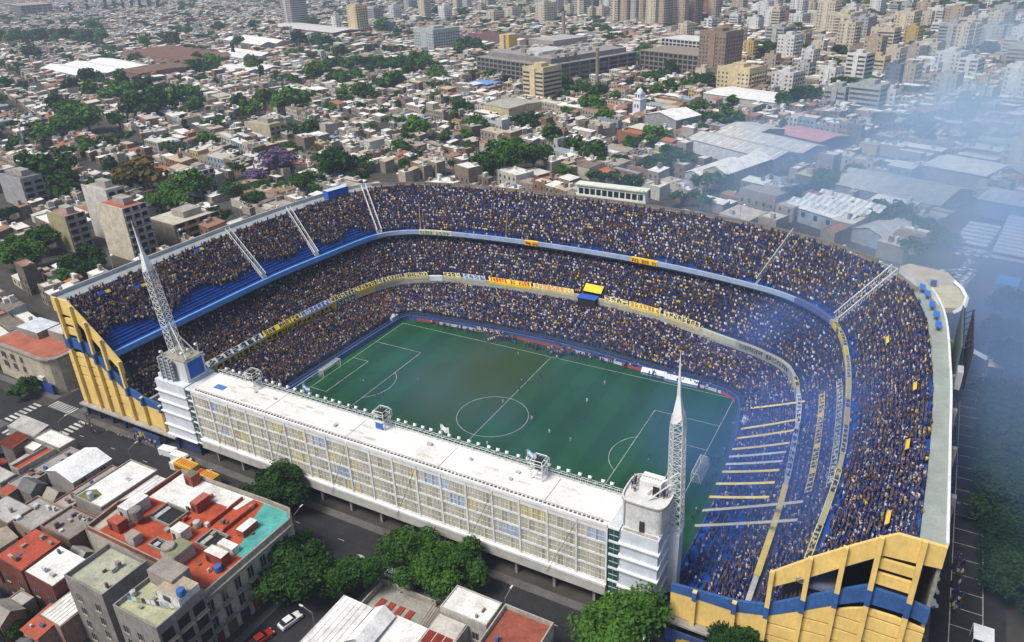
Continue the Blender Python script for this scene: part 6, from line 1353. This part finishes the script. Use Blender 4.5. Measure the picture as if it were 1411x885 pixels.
# big concrete factory
def framed(name, lab, x, y, W, D, a, h, nf, nx, ny, col, gc=(.03,.03,.035), top=None, cat="factory"):
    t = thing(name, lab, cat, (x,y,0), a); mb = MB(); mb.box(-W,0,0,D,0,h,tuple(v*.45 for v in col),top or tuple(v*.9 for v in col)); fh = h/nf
    for f in range(nf+1): mb.box(-W-.3,.3,-.3,D+.3,f*fh-.35,f*fh+.35,col)
    for k in range(nx+1): xx = -W+W*k/nx; mb.box(xx-.45,xx+.45,-.32,-.001,0,h,col)
    for k in range(ny+1): yy = D*k/ny; mb.box(.001,.32,yy-.45,yy+.45,0,h,col)
    mb.build("wall", MA, t)
    cnt = 0; wmx = MB(); wmx.box(-W/nx*.36,W/nx*.36,-.05,0,0,fh*.55,gc); wa = wmx.mesh("window", MGLD); wmy = MB(); wmy.box(0,.05,-D/ny*.36,D/ny*.36,0,fh*.55,gc); wb = wmy.mesh("window", MGLD)
    for f in range(nf):
        for k in range(nx):
            if cnt < 100: link("window", wa, t, (-W+W*(k+.5)/nx,-.02,f*fh+fh*.25)); cnt += 1
        for k in range(ny):
            if cnt < 100: link("window", wb, t, (.02,D*(k+.5)/ny,f*fh+fh*.25)); cnt += 1
    q = [loc2w(x,y,a,-W*u,D*v) for u in (.1,.35,.6,.85) for v in (.15,.5,.85)]; 
    for qq in q: SPOTS.append((qq[0],qq[1],max(W/7,D/5)))
    return t
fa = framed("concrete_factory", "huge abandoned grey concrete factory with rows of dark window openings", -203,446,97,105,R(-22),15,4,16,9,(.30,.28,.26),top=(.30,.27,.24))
mb = MB(); mb.box(-90,-6,8,98,15.4,19.5,(.26,.25,.24),(.34,.31,.28)); mb.box(-95,-60,60,103,19.6,25,(.36,.33,.30),(.45,.43,.4)); mb.box(-60,-30,20,50,19.6,22,(.55,.55,.53)); 
for _ in range(60): x,y = rnd.uniform(-88,-8),rnd.uniform(9,96); a,b,c = rnd.uniform(2,9),rnd.uniform(2,9),rnd.uniform(.6,3.2); mb.box(x,x+a,y,y+b,19.52,19.52+c,rnd.choice([(.45,.43,.4),(.3,.27,.24),(.22,.2,.18),(.6,.6,.57)]))
mb.build("upper_storeys", MA, fa)
mb = MB(); mb.box(-101,-95,30,42,0,31,(.66,.56,.36)); mb.box(-94.8,-90,32,42,19,31,(.62,.45,.15)); mb.build("stair_tower", MA, fa)
framed("concrete_factory", "second brown grey factory block with small square windows behind the grey one", -92,520,75,40,R(-22),16,4,14,6,(.30,.25,.21))
framed("office_block", "wide white office block with stepped roof storeys behind the brown tower", -118,585,48,30,R(-25),20,6,10,4,(.66,.66,.63),cat="office")
framed("grand_building", "long tan block with many windows at the far upper corner", -1640,880,110,60,R(-20),22,4,16,6,(.42,.36,.28),cat="building")
for (x,y,h,r,lab) in [(-305,692,34,2.2,"brown chimney of the factory, the one beyond its roof"),(-156,436,31,1.3,"slender concrete chimney column standing before the grey factory")]:
    mb = MB(); mb.tube((x,y,0),(x,y,h),r,(.34,.28,.21),8,r*.85); mb.box(x-r,x+r,y-r,y+r,h,h+.8,(.3,.26,.2)); tag(mb.build("factory_chimney", MA), lab, "chimney"); SPOTS.append((x,y,3))
# towers
TOWERS = [(-663,930,14.9,27.6,'c'),(-622,924,17.0,18.8,'w'),(-676,1080,10.9,24.5,'w'),(-696,1079,12.4,23.5,'c'),(-618,1032,10.4,13.4,'t'),(-670,1138,19.7,21.6,'t'),(-512,1041,20.1,32.2,'g'),(-491,1043,18.7,32.0,'w'),(-508,1106,11.8,23.5,'n'),(-491,1094,12.9,26.5,'t'),(-416,981,18.6,29.9,'c'),(-418,1026,14.5,30.8,'b'),(-382,974,16.0,14.8,'c'),(-335,918,13.0,39.7,'c'),(-319,911,11.8,40.1,'t'),(-307,913,11.7,38.2,'g'),(-296,914,10.6,38.9,'t'),(-270,881,15.4,41.9,'c'),(-258,883,13.3,41.7,'t'),(-252,902,13.5,40.4,'c'),(-237,904,12.5,40.2,'t'),(-229,923,14.7,38.9,'n'),(-236,1011,25.0,20.9,'r'),(-128,831,15.1,15.9,'w'),(-120,879,15.8,19.7,'w'),(-115,930,20.7,15.4,'r'),(-95,916,18.3,12.6,'w'),(-88,795,16.3,12.1,'c'),(-64,701,11.4,13.7,'g'),(-85,629,10.5,14.2,'m'),(-51,844,20.8,31.5,'c'),(-33,833,31.7,21.2,'c'),(-21,894,15.8,11.1,'c'),(30,844,20.6,21.5,'c'),(23,983,11.7,15.9,'t'),(12,746,6.8,15.8,'c'),(26,685,15.8,21.0,'c'),(44,753,13.6,16.3,'m'),(37,1079,19.7,13.4,'t'),(79,957,29.2,19.9,'w'),(78,738,21.7,20.2,'g'),(93,836,22.3,16.4,'c'),(112,779,22.7,15.4,'g'),(126,782,19.3,14.0,'g'),(135,761,12.0,16.2,'w'),(32,546,14.5,14.8,'y'),(38,618,14.5,12.5,'c'),(52,639,13.4,11.4,'t'),(61,683,20.4,10.0,'c'),(48,507,11.2,15.0,'b'),(57,510,12.5,14.9,'t'),(64,535,10.3,10.6,'w'),(71,565,10.8,8.8,'w'),(81,590,19.5,13.9,'w'),(84,482,13.1,13.1,'g'),(124,484,13.2,19.3,'w'),(5,494,12.3,13.1,'w'),(13,621,19.0,12.7,'n'),(39,417,20.5,14.3,'g'),(19,434,15.6,9.6,'g'),(53,422,7.6,11.5,'w'),(121,285,13.3,13.5,'c'),(-823,800,33.5,49.4,'s'),(-641,734,23.7,33.2,'y'),(-690,752,11.2,18.2,'w'),(-723,878,19.7,19.0,'g'),(-433,601,37.9,21.3,'q'),(-89,516,26.0,32.9,'n'),(-56,457,28.2,15.7,'y'),(-24,476,18.0,11.0,'w'),(-186,385,21.6,21.0,'y'),(-702,903,14.9,21.2,'w'),(-25,585,11.2,13.7,'w'),(-27,652,10.7,12.8,'c'),(-51,699,11.3,13.6,'t'),(96,561,13.4,13.3,'w'),(14,538,11.7,9.9,'w'),(-18,528,10.4,11.1,'g'),(-518,947,21.2,14.3,'c'),(-505,982,16.8,13.5,'t'),(-524,904,18.4,13.9,'c'),(-815,1100,17.4,17.3,'g'),(-595,742,14.8,12.9,'b'),(-54,577,11.2,10.3,'t'),(-162,880,12.0,15.1,'w'),(-134,740,12.1,11.8,'g'),(-184,743,12.3,16.7,'c'),(-179,1071,14.1,11.7,'w'),(-105,1077,16.4,13.3,'t'),(-50,1061,13.8,12.8,'w'),(105,960,14.6,10.3,'w'),(134,941,18.5,10.7,'w'),(1,1086,11.7,11.0,'g'),(64,844,13.1,11.7,'w'),(-1696,903,97.7,20.3,'f')]
TC = {'c':((.60,.54,.42),"cream"),'w':((.68,.68,.66),"white"),'g':((.42,.43,.42),"grey"),'t':((.46,.38,.29),"tan"),'n':((.30,.22,.17),"brown"),'r':((.26,.12,.10),"brick red"),'b':((.16,.20,.30),"slate blue"),'m':((.50,.38,.14),"mustard"),'y':((.66,.55,.34),"cream yellow"),'s':((.50,.47,.45),"dark striped"),'q':((.44,.50,.50),"green grey"),'f':((.4,.35,.28),"tan")}
mark("the dark striped high-rise", (-822,800,40)); mark("the grey concrete factory", (-203,446,18)); mark("the tall cream slab cluster", (-270,890,30)); mark("the brown flats tower", (-89,516,25)); mark("the white church tower", (-88,346,15)); mark("the pink roofed hall", (20,312,5)); mark("the cream yellow block", (32,546,10)); mark("the smoky upper corner", (125,620,10)); mark("the columned cream block", (121,285,10)); mark("the cream block pair", (-186,385,15)); mark("the green grey office slab", (-433,601,15))
def tower(x, y, w_, h, key, i):
    col, cn = TC[key]; d_ = w_*rnd.uniform(.7,1.1); a = GA+R(rnd.uniform(-4,4)); t = thing("apartment_tower", None, "apartment block", (x,y,0), a, "apartment towers over the city")
    fh = 3.0; nf = max(2, int(h/fh)); mb = MB(); mb.box(-w_/2,w_/2,0,d_,0,h,col,tuple(v*.8 for v in col))
    if w_ > 9 and rnd.random() < .6: mb.box(-w_*.12,w_*.12,-.9,-.005,0,h*.99,tuple(min(.8,v*1.1) for v in col))
    mb.build("wall", MA, t)
    wn = MB(); st = rnd.choice([0,1,1,2]) if key != 's' else 3; n = max(2, int(w_/3.2)); m = max(2, int(d_/3.2))
    for f in range(nf):
        z = .9+f*fh
        if st == 2 or key == 's': wn.box(-w_/2+.6,w_/2-.6,-.12,-.01,z,z+1.3,(.07,.07,.08)); wn.box(w_/2+.01,w_/2+.12,.6,d_-.6,z,z+1.3,(.07,.07,.08))
        else:
            for k in range(n):
                xx = -w_/2+w_*(k+.5)/n
                if abs(xx) > w_*.13+.6 or w_ <= 9: wn.box(xx-.7,xx+.7,-.06,-.01,z,z+1.3,(.06,.06,.07))
            for k in range(m): yy = d_*(k+.5)/m; wn.box(w_/2+.01,w_/2+.06,yy-.8,yy+.8,z,z+1.4,(.06,.06,.07))
        if st == 1: wn.box(w_/2+.01,w_/2+1.1,d_*.15,d_*.85,z-.9,z-.1,tuple(v*1.1 for v in col))
    tag(wn.build("window_grid", MCL, t), kind="stuff")
    rb = MB(); rb.box(-w_*.2,w_*.15,d_*.3,d_*.7,h+.01,h+2.6,tuple(v*.9 for v in col)); rb.box(-w_/2,w_/2,0,.25,h+.01,h+.9,col); rb.box(w_/2-.25,w_/2,.26,d_,h+.01,h+.9,col); rb.build("roof_room", MA, t)
    hn = "tall" if h > 30 else "mid height" if h > 14 else "low"
    book(t, f"{hn} {cn} apartment block", (x,y,h)); SPOTS.append((x,y+d_/2,max(w_,d_)*.62))
for i, (x, y, w_, h, k_) in enumerate(TOWERS):
    if k_ == 'f': continue
    tower(x, y, max(9, w_), h*1.06+1, k_, i)
for i in range(66):
    for _ in range(30):
        x, y = (rnd.uniform(-560,160), rnd.uniform(540,1250)) if i < 40 else (rnd.uniform(-110,170), rnd.uniform(420,1150))
        if (x > -140 or y > 850) and free(x,y,10) and seen((x,y,10)): tower(x, y, rnd.uniform(9,20), rnd.uniform(11,30), rnd.choice('cwgtcwcwwc'), i); break
# apartment houses right behind the stand's quiet side
def flats(lab, x0, x1, y0, y1, h, wall, sc, roof, nbal, balc=(.3,.3,.3)):
    t = thing("apartment_building", lab, "apartment building", (x1,y0,0), R(-6)); W, D = x1-x0, y1-y0; mb = MB(); mb.box(-W,0,0,D,0,h,sc); mb.box(-W,-.01,-.2,-.005,0,h+.01,wall); mb.box(-W,0,-.2,.2,h+.011,h+.9,wall); mb.box(-.25,0,.21,D,h+.011,h+.9,sc); mb.build("wall", MA, t)
    mb = MB(); mb.box(-W+.3,-.3,.3,D-.3,h+.011,h+.1,roof); mb.box(-W*.7,-W*.3,D*.4,D*.8,h+.11,h+2.8,(.4,.37,.33)); mb.build("roof", MROOF, t)
    nf = int(h/3)
    for f in range(nf):
        for k in range(nbal):
            y = D*(k+.5)/nbal; bw_ = D/nbal*.42; mb = MB(); mb.box(.005,.9,y-bw_,y+bw_,1.2+f*3,1.35+f*3,(.6,.58,.54)); mb.box(.82,.9,y-bw_,y+bw_,1.36+f*3,2.2+f*3,balc); mb.box(.01,.04,y-bw_*.8,y+bw_*.8,1.4+f*3,3.6+f*3,(.03,.03,.035)); mb.build("balcony", MA, t)
    c = loc2w(x1,y0,R(-6),-W/2,D/2); SPOTS.append((c[0],c[1],max(W,D)*.6)); return t
flats("tall cream apartment house with a blank side wall and balconies behind the tall mast",-200,-181,34,44,21,(.64,.58,.45),(.5,.48,.42),(.42,.14,.09),3)
flats("white stepped apartment house close behind the tall cream one",-226,-207,46,54,22,(.62,.60,.54),(.52,.5,.45),(.4,.38,.34),2)
flats("olive blank sided apartment house lower than its white neighbour",-228,-213,30,38,15,(.40,.36,.20),(.36,.31,.26),(.38,.2,.15),2)
flats("grey building with a large pocked blank wall at the photo's edge",-316,-293,60,70,14,(.38,.38,.39),(.36,.36,.36),(.2,.18,.18),2)
flats("white three storey flats with small dark windows beyond the quiet rows",-240,-226,106,116,12,(.72,.73,.75),(.66,.68,.72),(.7,.7,.68),3)
flats("two storey cream terrace with a yellow corner",-312,-287,216,228,8,(.55,.48,.33),(.60,.47,.18),(.42,.38,.34),3)
flats("unfinished tan building with a flat yellowish roof behind the rim",-199,-178,52,74,9,(.34,.29,.24),(.3,.24,.2),(.56,.52,.42),4,(.5,.35,.12))
mark("the tall cream apartment house", (-187,40,20)); mark("the olive blank sided flats", (-218,35,14)); mark("the white three storey flats", (-231,112,10)); mark("the yellow cornered terrace", (-300,222,8)); mark("the pocked grey wall", (-306,65,10)); mark("the huge white factory roof", (-690,360,6)); mark("the cream chapel hall", (0,225,8)); mark("the long white rim cabin", (0,81,36)); mark("the large purple flowering tree", (-172,132,8)); mark("the blue cabin on the rim", (-92,46,35)); mark("the cream walled hall", (-175,320,8)); mark("the blue walled sheds", (-245,410,5)); mark("the long tan striped shed", (70,220,6)); mark("the corner gangway", (-88,58,34)); mark("the rusty gabled sheds", (-690,450,6)); mark("the tall lattice mast", (-62,-41,50)); mark("the rounded corner house", (-118,-38,10)); mark("the long white ribbed hall", (50,178,7))
for (x, y, r, k) in TREES: SPOTS.append((x, y, r*.35-1))
for a in ((-120,-35,9),(-132,-35,9)): SPOTS.append(a)

# ---- procedural lots: the nearest 270 are houses of their own, the rest one mass
LOTS = []
rr_ = random.Random(21)
def stadium_zone(x, y):
    if x > -113 and x < 99 and y < 96 and y > -200: return True
    if x >= 88 and y < 162: return True
    if x >= 96 and y < 205: return True
    return y < -44
def gen(a, ox, oy, cond, BX=104, BY=58, ST=9):
    c, s = math.cos(a), math.sin(a)
    for bi in range(-34, 14):
        for bj in range(-4, 30):
            bx, by = bi*(BX+ST), bj*(BY+ST)
            for side in (0, 1):
                x = 1.0
                while x < BX-6:
                    w_ = rr_.choice([5.5,6.5,7,8.66,8.66,9,10,12,18]); w_ = min(w_, BX-x-.5)
                    d_ = BY/2*rr_.uniform(.72,.98); y0 = 0 if side == 0 else BY-d_
                    cx, cy = bx+x+w_/2, by+y0+d_/2; X, Y_ = ox+cx*c-cy*s, oy+cx*s+cy*c
                    if cond(X, Y_) and not stadium_zone(X, Y_) and seen((X,Y_,0), 60): LOTS.append((X, Y_, w_-.3, d_, a, side))
                    x += w_
gen(R(-12), -113, -20, lambda x, y: x < -115 and y < 150+(-x-115)*.12)
gen(R(-22), 90, 104, lambda x, y: y >= (150+(-x-115)*.12 if x < -115 else 98) and y < 1750)
def rcol():
    return rr_.choices([(.76,.74,.69),(.62,.60,.54),(.50,.46,.40),(.36,.32,.27),(.20,.17,.14),(.44,.15,.09),(.32,.18,.12),(.50,.42,.30),(.30,.36,.42),(.84,.83,.80)],[.20,.12,.13,.11,.07,.06,.10,.09,.02,.10])[0]
def wcol(): return rr_.choices([(.32,.28,.23),(.25,.20,.16),(.40,.36,.30),(.18,.15,.12),(.52,.46,.37),(.28,.16,.11),(.56,.55,.50),(.55,.42,.2),(.3,.38,.45)],[.2,.16,.16,.1,.12,.1,.1,.03,.03])[0]
def lot_boxes(L):
    """volumes of a lot in local coords: (x0,x1,y0,y1,h,roofcol,wallcol,slope)"""
    X, Y_, w_, d_, a, side = L; out = []; s = 1 if side == 0 else -1
    y = -d_/2; n = rr_.choice([2,3,3,4,5]); tall = 1.5 if rr_.random() < .05 else 1
    for i in range(n):
        dd = d_/n*rr_.uniform(.6,1.0); wd_ = w_*(1 if i == 0 or rr_.random() < .45 else rr_.uniform(.5,.85)); h = rr_.choice([3.4,3.8,4.4,5,6.2,6.8,7.2])*(tall if i == 0 else .85)
        sx = rr_.choice([-1,1]); x0 = -w_/2 if sx < 0 else w_/2-wd_; ya, yb = (y, y+dd) if s > 0 else (-y-dd, -y)
        out.append((x0, x0+wd_, ya, yb, h, rcol(), wcol(), rr_.choice([0,0,.4,.8]))); y += d_/n
    return out
LOTS.sort(key=lambda L: (L[0]-CP[0])**2+(L[1]-CP[1])**2)
ok = []
for L in LOTS:
    if free(L[0], L[1], 3.5): ok.append(L)
print("lots", len(LOTS), len(ok))
def add_boxes(mb, L, fr, detail):
    for (x0,x1,y0,y1,h,rc,wc,sl_) in lot_boxes(L):
        c, s = math.cos(fr[2]), math.sin(fr[2]); T_ = lambda x, y, z: (fr[0]+x*c-y*s, fr[1]+x*s+y*c, z)
        P = [T_(x0,y0,0),T_(x1,y0,0),T_(x1,y1,0),T_(x0,y1,0),T_(x0,y0,h),T_(x1,y0,h),T_(x1,y1,h+sl_),T_(x0,y1,h+sl_)]
        i = len(mb.v); mb.v += P; mb.f += [tuple(i+k for k in f) for f in ((0,1,5,4),(1,2,6,5),(2,3,7,6),(3,0,4,7),(4,5,6,7))]; mb.c += [wc]*4+[rc]
        if detail:
            r = rr_.random()
            if r < .6: a_, b_ = rr_.uniform(x0,x1-1.5), rr_.uniform(y0,y1-1.5); mb.box(a_,a_+rr_.uniform(1,2.8),b_,b_+rr_.uniform(1,2.8),h+sl_*.5,h+sl_+rr_.uniform(.8,2.4),rr_.choice([(.5,.48,.44),(.35,.32,.28),(.7,.7,.67),(.25,.2,.17)]),fr=fr,bottom=False)
            for k in range(int((x1-x0)/2.6)): xx = x0+1+k*2.6; mb.box(xx,xx+1.1,y0-.05,y0-.01,1.0,2.5,(.05,.05,.055),fr=fr,bottom=False); h > 5.5 and mb.box(xx,xx+1.1,y0-.05,y0-.01,4.0,5.4,(.05,.05,.055),fr=fr,bottom=False)
            for k in range(int((y1-y0)/3.4)): yy = y0+1+k*3.4; mb.box(x1+.01,x1+.05,yy,yy+1.2,1.0,2.5,(.05,.05,.055),fr=fr,bottom=False)
NI = 272
for L in ok[:NI]:
    X, Y_, w_, d_, a, side = L; t = thing("house", None, "house", (X,Y_,0), a, "houses of the blocks beyond the stand"); bx_ = lot_boxes(L)
    wl = MB(); rf = MB()
    for (x0,x1,y0,y1,h,rc,wc,sl_) in bx_:
        wl.box(x0,x1,y0,y1,0,h,wc)
        if sl_: wl.v += [(x0,y1,h),(x1,y1,h),(x1,y1,h+sl_),(x0,y1,h+sl_),(x0,y0,h),(x1,y0,h)]; i = len(wl.v)-6; wl.f += [(i+1,i,i+3,i+2),(i,i+4,i+3),(i+1,i+2,i+5)]; wl.c += [wc]*3
        else:
            for q in ((x0,x1,y0,y0+.2),(x1-.2,x1,y0+.2,y1),(x0,x0+.2,y0+.2,y1)): wl.box(*q,h+.003,h+rr_.choice([.4,.6]),tuple(v*1.05 for v in wc))
        e = .22 if not sl_ else -.15
        rf.v += [(x0+e,y0+e,h+.02),(x1-e,y0+e,h+.02),(x1-e,y1-abs(e),h+sl_+.02),(x0+e,y1-abs(e),h+sl_+.02),(x0+e,y0+e,h+.14),(x1-e,y0+e,h+.14),(x1-e,y1-abs(e),h+sl_+.14),(x0+e,y1-abs(e),h+sl_+.14)]; i = len(rf.v)-8
        rf.f += [tuple(i+k for k in f) for f in ((0,1,5,4),(1,2,6,5),(2,3,7,6),(3,0,4,7),(4,5,6,7))]; rf.c += [rc]*5
        for _ in range(rr_.choice([0,1,1,2])):
            a_, b_ = rr_.uniform(x0+.3,x1-2), rr_.uniform(y0+.3,y1-2); cc = rr_.choice([(.5,.48,.44),(.35,.32,.28),(.7,.7,.67),(.25,.2,.17)]); rf.box(a_,a_+rr_.uniform(.8,2.6),b_,b_+rr_.uniform(.8,2.4),h+.15,h+sl_+rr_.uniform(.7,2.4),cc)
    wl.build("wall", MA, t); rf.build("roof", MROOF, t)
    x0,x1,y0,y1,h,rc,wc,_ = bx_[0]; nw = max(2, int((x1-x0)/3.2))
    for k in range(nw):
        for z in ([1.0,4.1] if h > 6 else [1.0]): m = MB(); xx = x0+(k+.5)*(x1-x0)/nw; m.box(xx-.5,xx+.5,y0-.05,y0-.005,z,z+1.5); m.build("window", MGLD, t)
    for k in range(2):
        m = MB(); yy = y0+(k+.5)*(y1-y0)/2; m.box(x1+.005,x1+.05,yy-.5,yy+.5,1,2.4); m.build("window", MGLD, t)
    if rr_.random() < .35: x, y = (x0+x1)/2, (y0+y1)/2; tank(t, x, y, h+.2+bx_[0][7], .6, 1.1, rr_.choice([(.4,.38,.34),(.1,.2,.45),(.55,.55,.53)]))
    st = "taller" if h > 6 else "low"
    book(t, f"{st} {colname(rc)} roofed house with {colname(wc)} walls", (X,Y_,h))
mb = MB()
for L in ok[NI:]:
    d = math.hypot(L[0]-CP[0], L[1]-CP[1]); add_boxes(mb, L, (L[0],L[1],L[4]), d < 750)
tag(mb.build("distant_houses", MROOF), "endless low houses with flat pale and brown roofs filling the far city blocks", "houses", None, "stuff")
# small trees in yards and streets of the far blocks, one mass
r = np.random.RandomState(9); V0 = np.array([v.co[:] for v in crown_mesh('g', 5, 90, .26, 6).vertices]); me0 = bpy.data.meshes["crown"] if False else None
src = crown_mesh('g', 6, 110, .24, 6); V0 = np.array([v.co[:] for v in src.vertices]); F0 = [tuple(p.vertices) for p in src.polygons]
VV = []; FF = []; cnt = 0; off = 0
while cnt < 1350:
    x, y = r.uniform(-1700,180), r.uniform(100,1500)
    if x < -1100 and y < 400: pass
    if stadium_zone(x, y) or not seen((x,y,0),30) or not free(x,y,1): cnt += .002; continue
    d = math.hypot(x-CP[0], y-CP[1])
    if r.rand() > .35+.65*min(1, d/900): continue
    s = r.uniform(2.6,5.5); 
    for _ in range(1 if r.rand() < .5 else 3):
        th = r.uniform(0,6.28); c, q = math.cos(th), math.sin(th); sx = s*r.uniform(.8,1.2)
        P = np.column_stack([x+(V0[:,0]*c-V0[:,1]*q)*sx, y+(V0[:,0]*q+V0[:,1]*c)*sx, V0[:,2]*s*.9+s*.8+2]); VV.append(P); FF += [tuple(off+k for k in f) for f in F0]; off += len(V0); x += r.uniform(4,8)*(1 if r.rand() < .5 else -1); y += r.uniform(-4,4)
    cnt += 1
me = bpy.data.meshes.new("far_trees"); me.from_pydata(np.concatenate(VV).tolist(), [], FF); me.materials.append(LEAF['g'])
tag(link("far_treetops", me), "scattered treetops among the far roofs", "trees", None, "stuff")
# green park land on the horizon side
# ================================================================ smoke and haze
def vol_mat(name, col, dens, noise=None, fall=None):
    m = bpy.data.materials.new(name); m.use_nodes = True; n = m.node_tree.nodes; L = m.node_tree.links
    n.remove(n["Principled BSDF"]); v = n.new("ShaderNodeVolumePrincipled"); v.inputs["Color"].default_value = (*col,1); v.inputs["Density"].default_value = dens; v.inputs["Anisotropy"].default_value = 0
    L.new(v.outputs[0], n["Material Output"].inputs["Volume"])
    if noise:
        sc, lo, hi, seed = noise; tc = n.new("ShaderNodeTexCoord"); mp = n.new("ShaderNodeMapping"); mp.inputs["Scale"].default_value = (sc,sc,sc*1.6); mp.inputs["Location"].default_value = (seed,seed,0)
        g = n.new("ShaderNodeNewGeometry"); L.new(g.outputs["Position"], mp.inputs[0]); t = n.new("ShaderNodeTexNoise"); t.inputs["Scale"].default_value = 1; t.inputs["Detail"].default_value = 2.5; t.inputs["Distortion"].default_value = .6; L.new(mp.outputs[0], t.inputs[0])
        r = n.new("ShaderNodeMapRange"); r.inputs[1].default_value = lo; r.inputs[2].default_value = hi; L.new(t.outputs[0], r.inputs[0])
        # fade to nothing at the edge of the cloud (generated coordinates of the cloud itself)
        s1 = n.new("ShaderNodeVectorMath"); s1.operation = 'SUBTRACT'; s1.inputs[1].default_value = (.5,.5,.5); L.new(tc.outputs["Generated"], s1.inputs[0])
        ln_ = n.new("ShaderNodeVectorMath"); ln_.operation = 'LENGTH'; L.new(s1.outputs[0], ln_.inputs[0]); e = n.new("ShaderNodeMapRange"); e.inputs[1].default_value = .5; e.inputs[2].default_value = .22; e.inputs[3].default_value = 0; e.inputs[4].default_value = 1; e.interpolation_type = 'SMOOTHSTEP'; L.new(ln_.outputs["Value"], e.inputs[0])
        a = n.new("ShaderNodeMath"); a.operation = 'MULTIPLY'; L.new(r.outputs[0], a.inputs[0]); L.new(e.outputs[0], a.inputs[1]); b = n.new("ShaderNodeMath"); b.operation = 'MULTIPLY'; b.inputs[1].default_value = dens; L.new(a.outputs[0], b.inputs[0]); L.new(b.outputs[0], v.inputs["Density"])
        m.cycles.volume_step_rate = 1.0
    return m
def cloud(name, label, c, s, rz, m):
    import bmesh
    bm = bmesh.new(); bmesh.ops.create_icosphere(bm, subdivisions=3, radius=1); me = bpy.data.meshes.new(name); bm.to_mesh(me); bm.free(); me.materials.append(m)
    o = link(name, me, None, c); o.scale = s; o.rotation_euler.z = rz; tag(o, label, "smoke", "smoke drifting over the ground", "stuff"); return o
cloud("smoke", "thick pale blue smoke bank over the car park side of the stand", (128,220,30), (88,270,64), R(-4), vol_mat("smoke_bank", (.60,.80,1.0), .0092, (.024,.42,.58,3.0)))
cloud("smoke", "thin blue smoke veil drifting over the roofs behind the far stand", (70,170,26), (95,150,34), R(-25), vol_mat("smoke_veil", (.45,.68,1.0), .008, (.021,.40,.66,8.0)))
cloud("smoke", "low blue smoke lying over the pitch", (4,2,5.2), (74,46,5.0), 0, vol_mat("smoke_pitch", (.34,.60,.95), .024, (.03,.20,.75,1.0)))
cloud("smoke", "blue smoke hanging over the packed end with the streamers", (72,10,18), (36,66,16), 0, vol_mat("smoke_end", (.22,.42,1.0), .034, (.028,.34,.62,5.0)))
cloud("smoke", "blue smoke sinking over the street and trees beside the stand", (120,62,20), (34,120,34), 0, vol_mat("smoke_street", (.36,.58,1.0), .013, (.024,.36,.62,6.0)))
hm = MB(); hm.box(-4600,1600,-500,4600,-1,125); tag(hm.build("haze", vol_mat("haze_air", (.66,.80,1.0), .00015)), kind="stuff")
write_labels()
for o in S.objects:
    if "label" in o and not (4 <= len(o["label"].split()) <= 16): print("LONG", len(o["label"].split()), o.name, "|", o["label"])
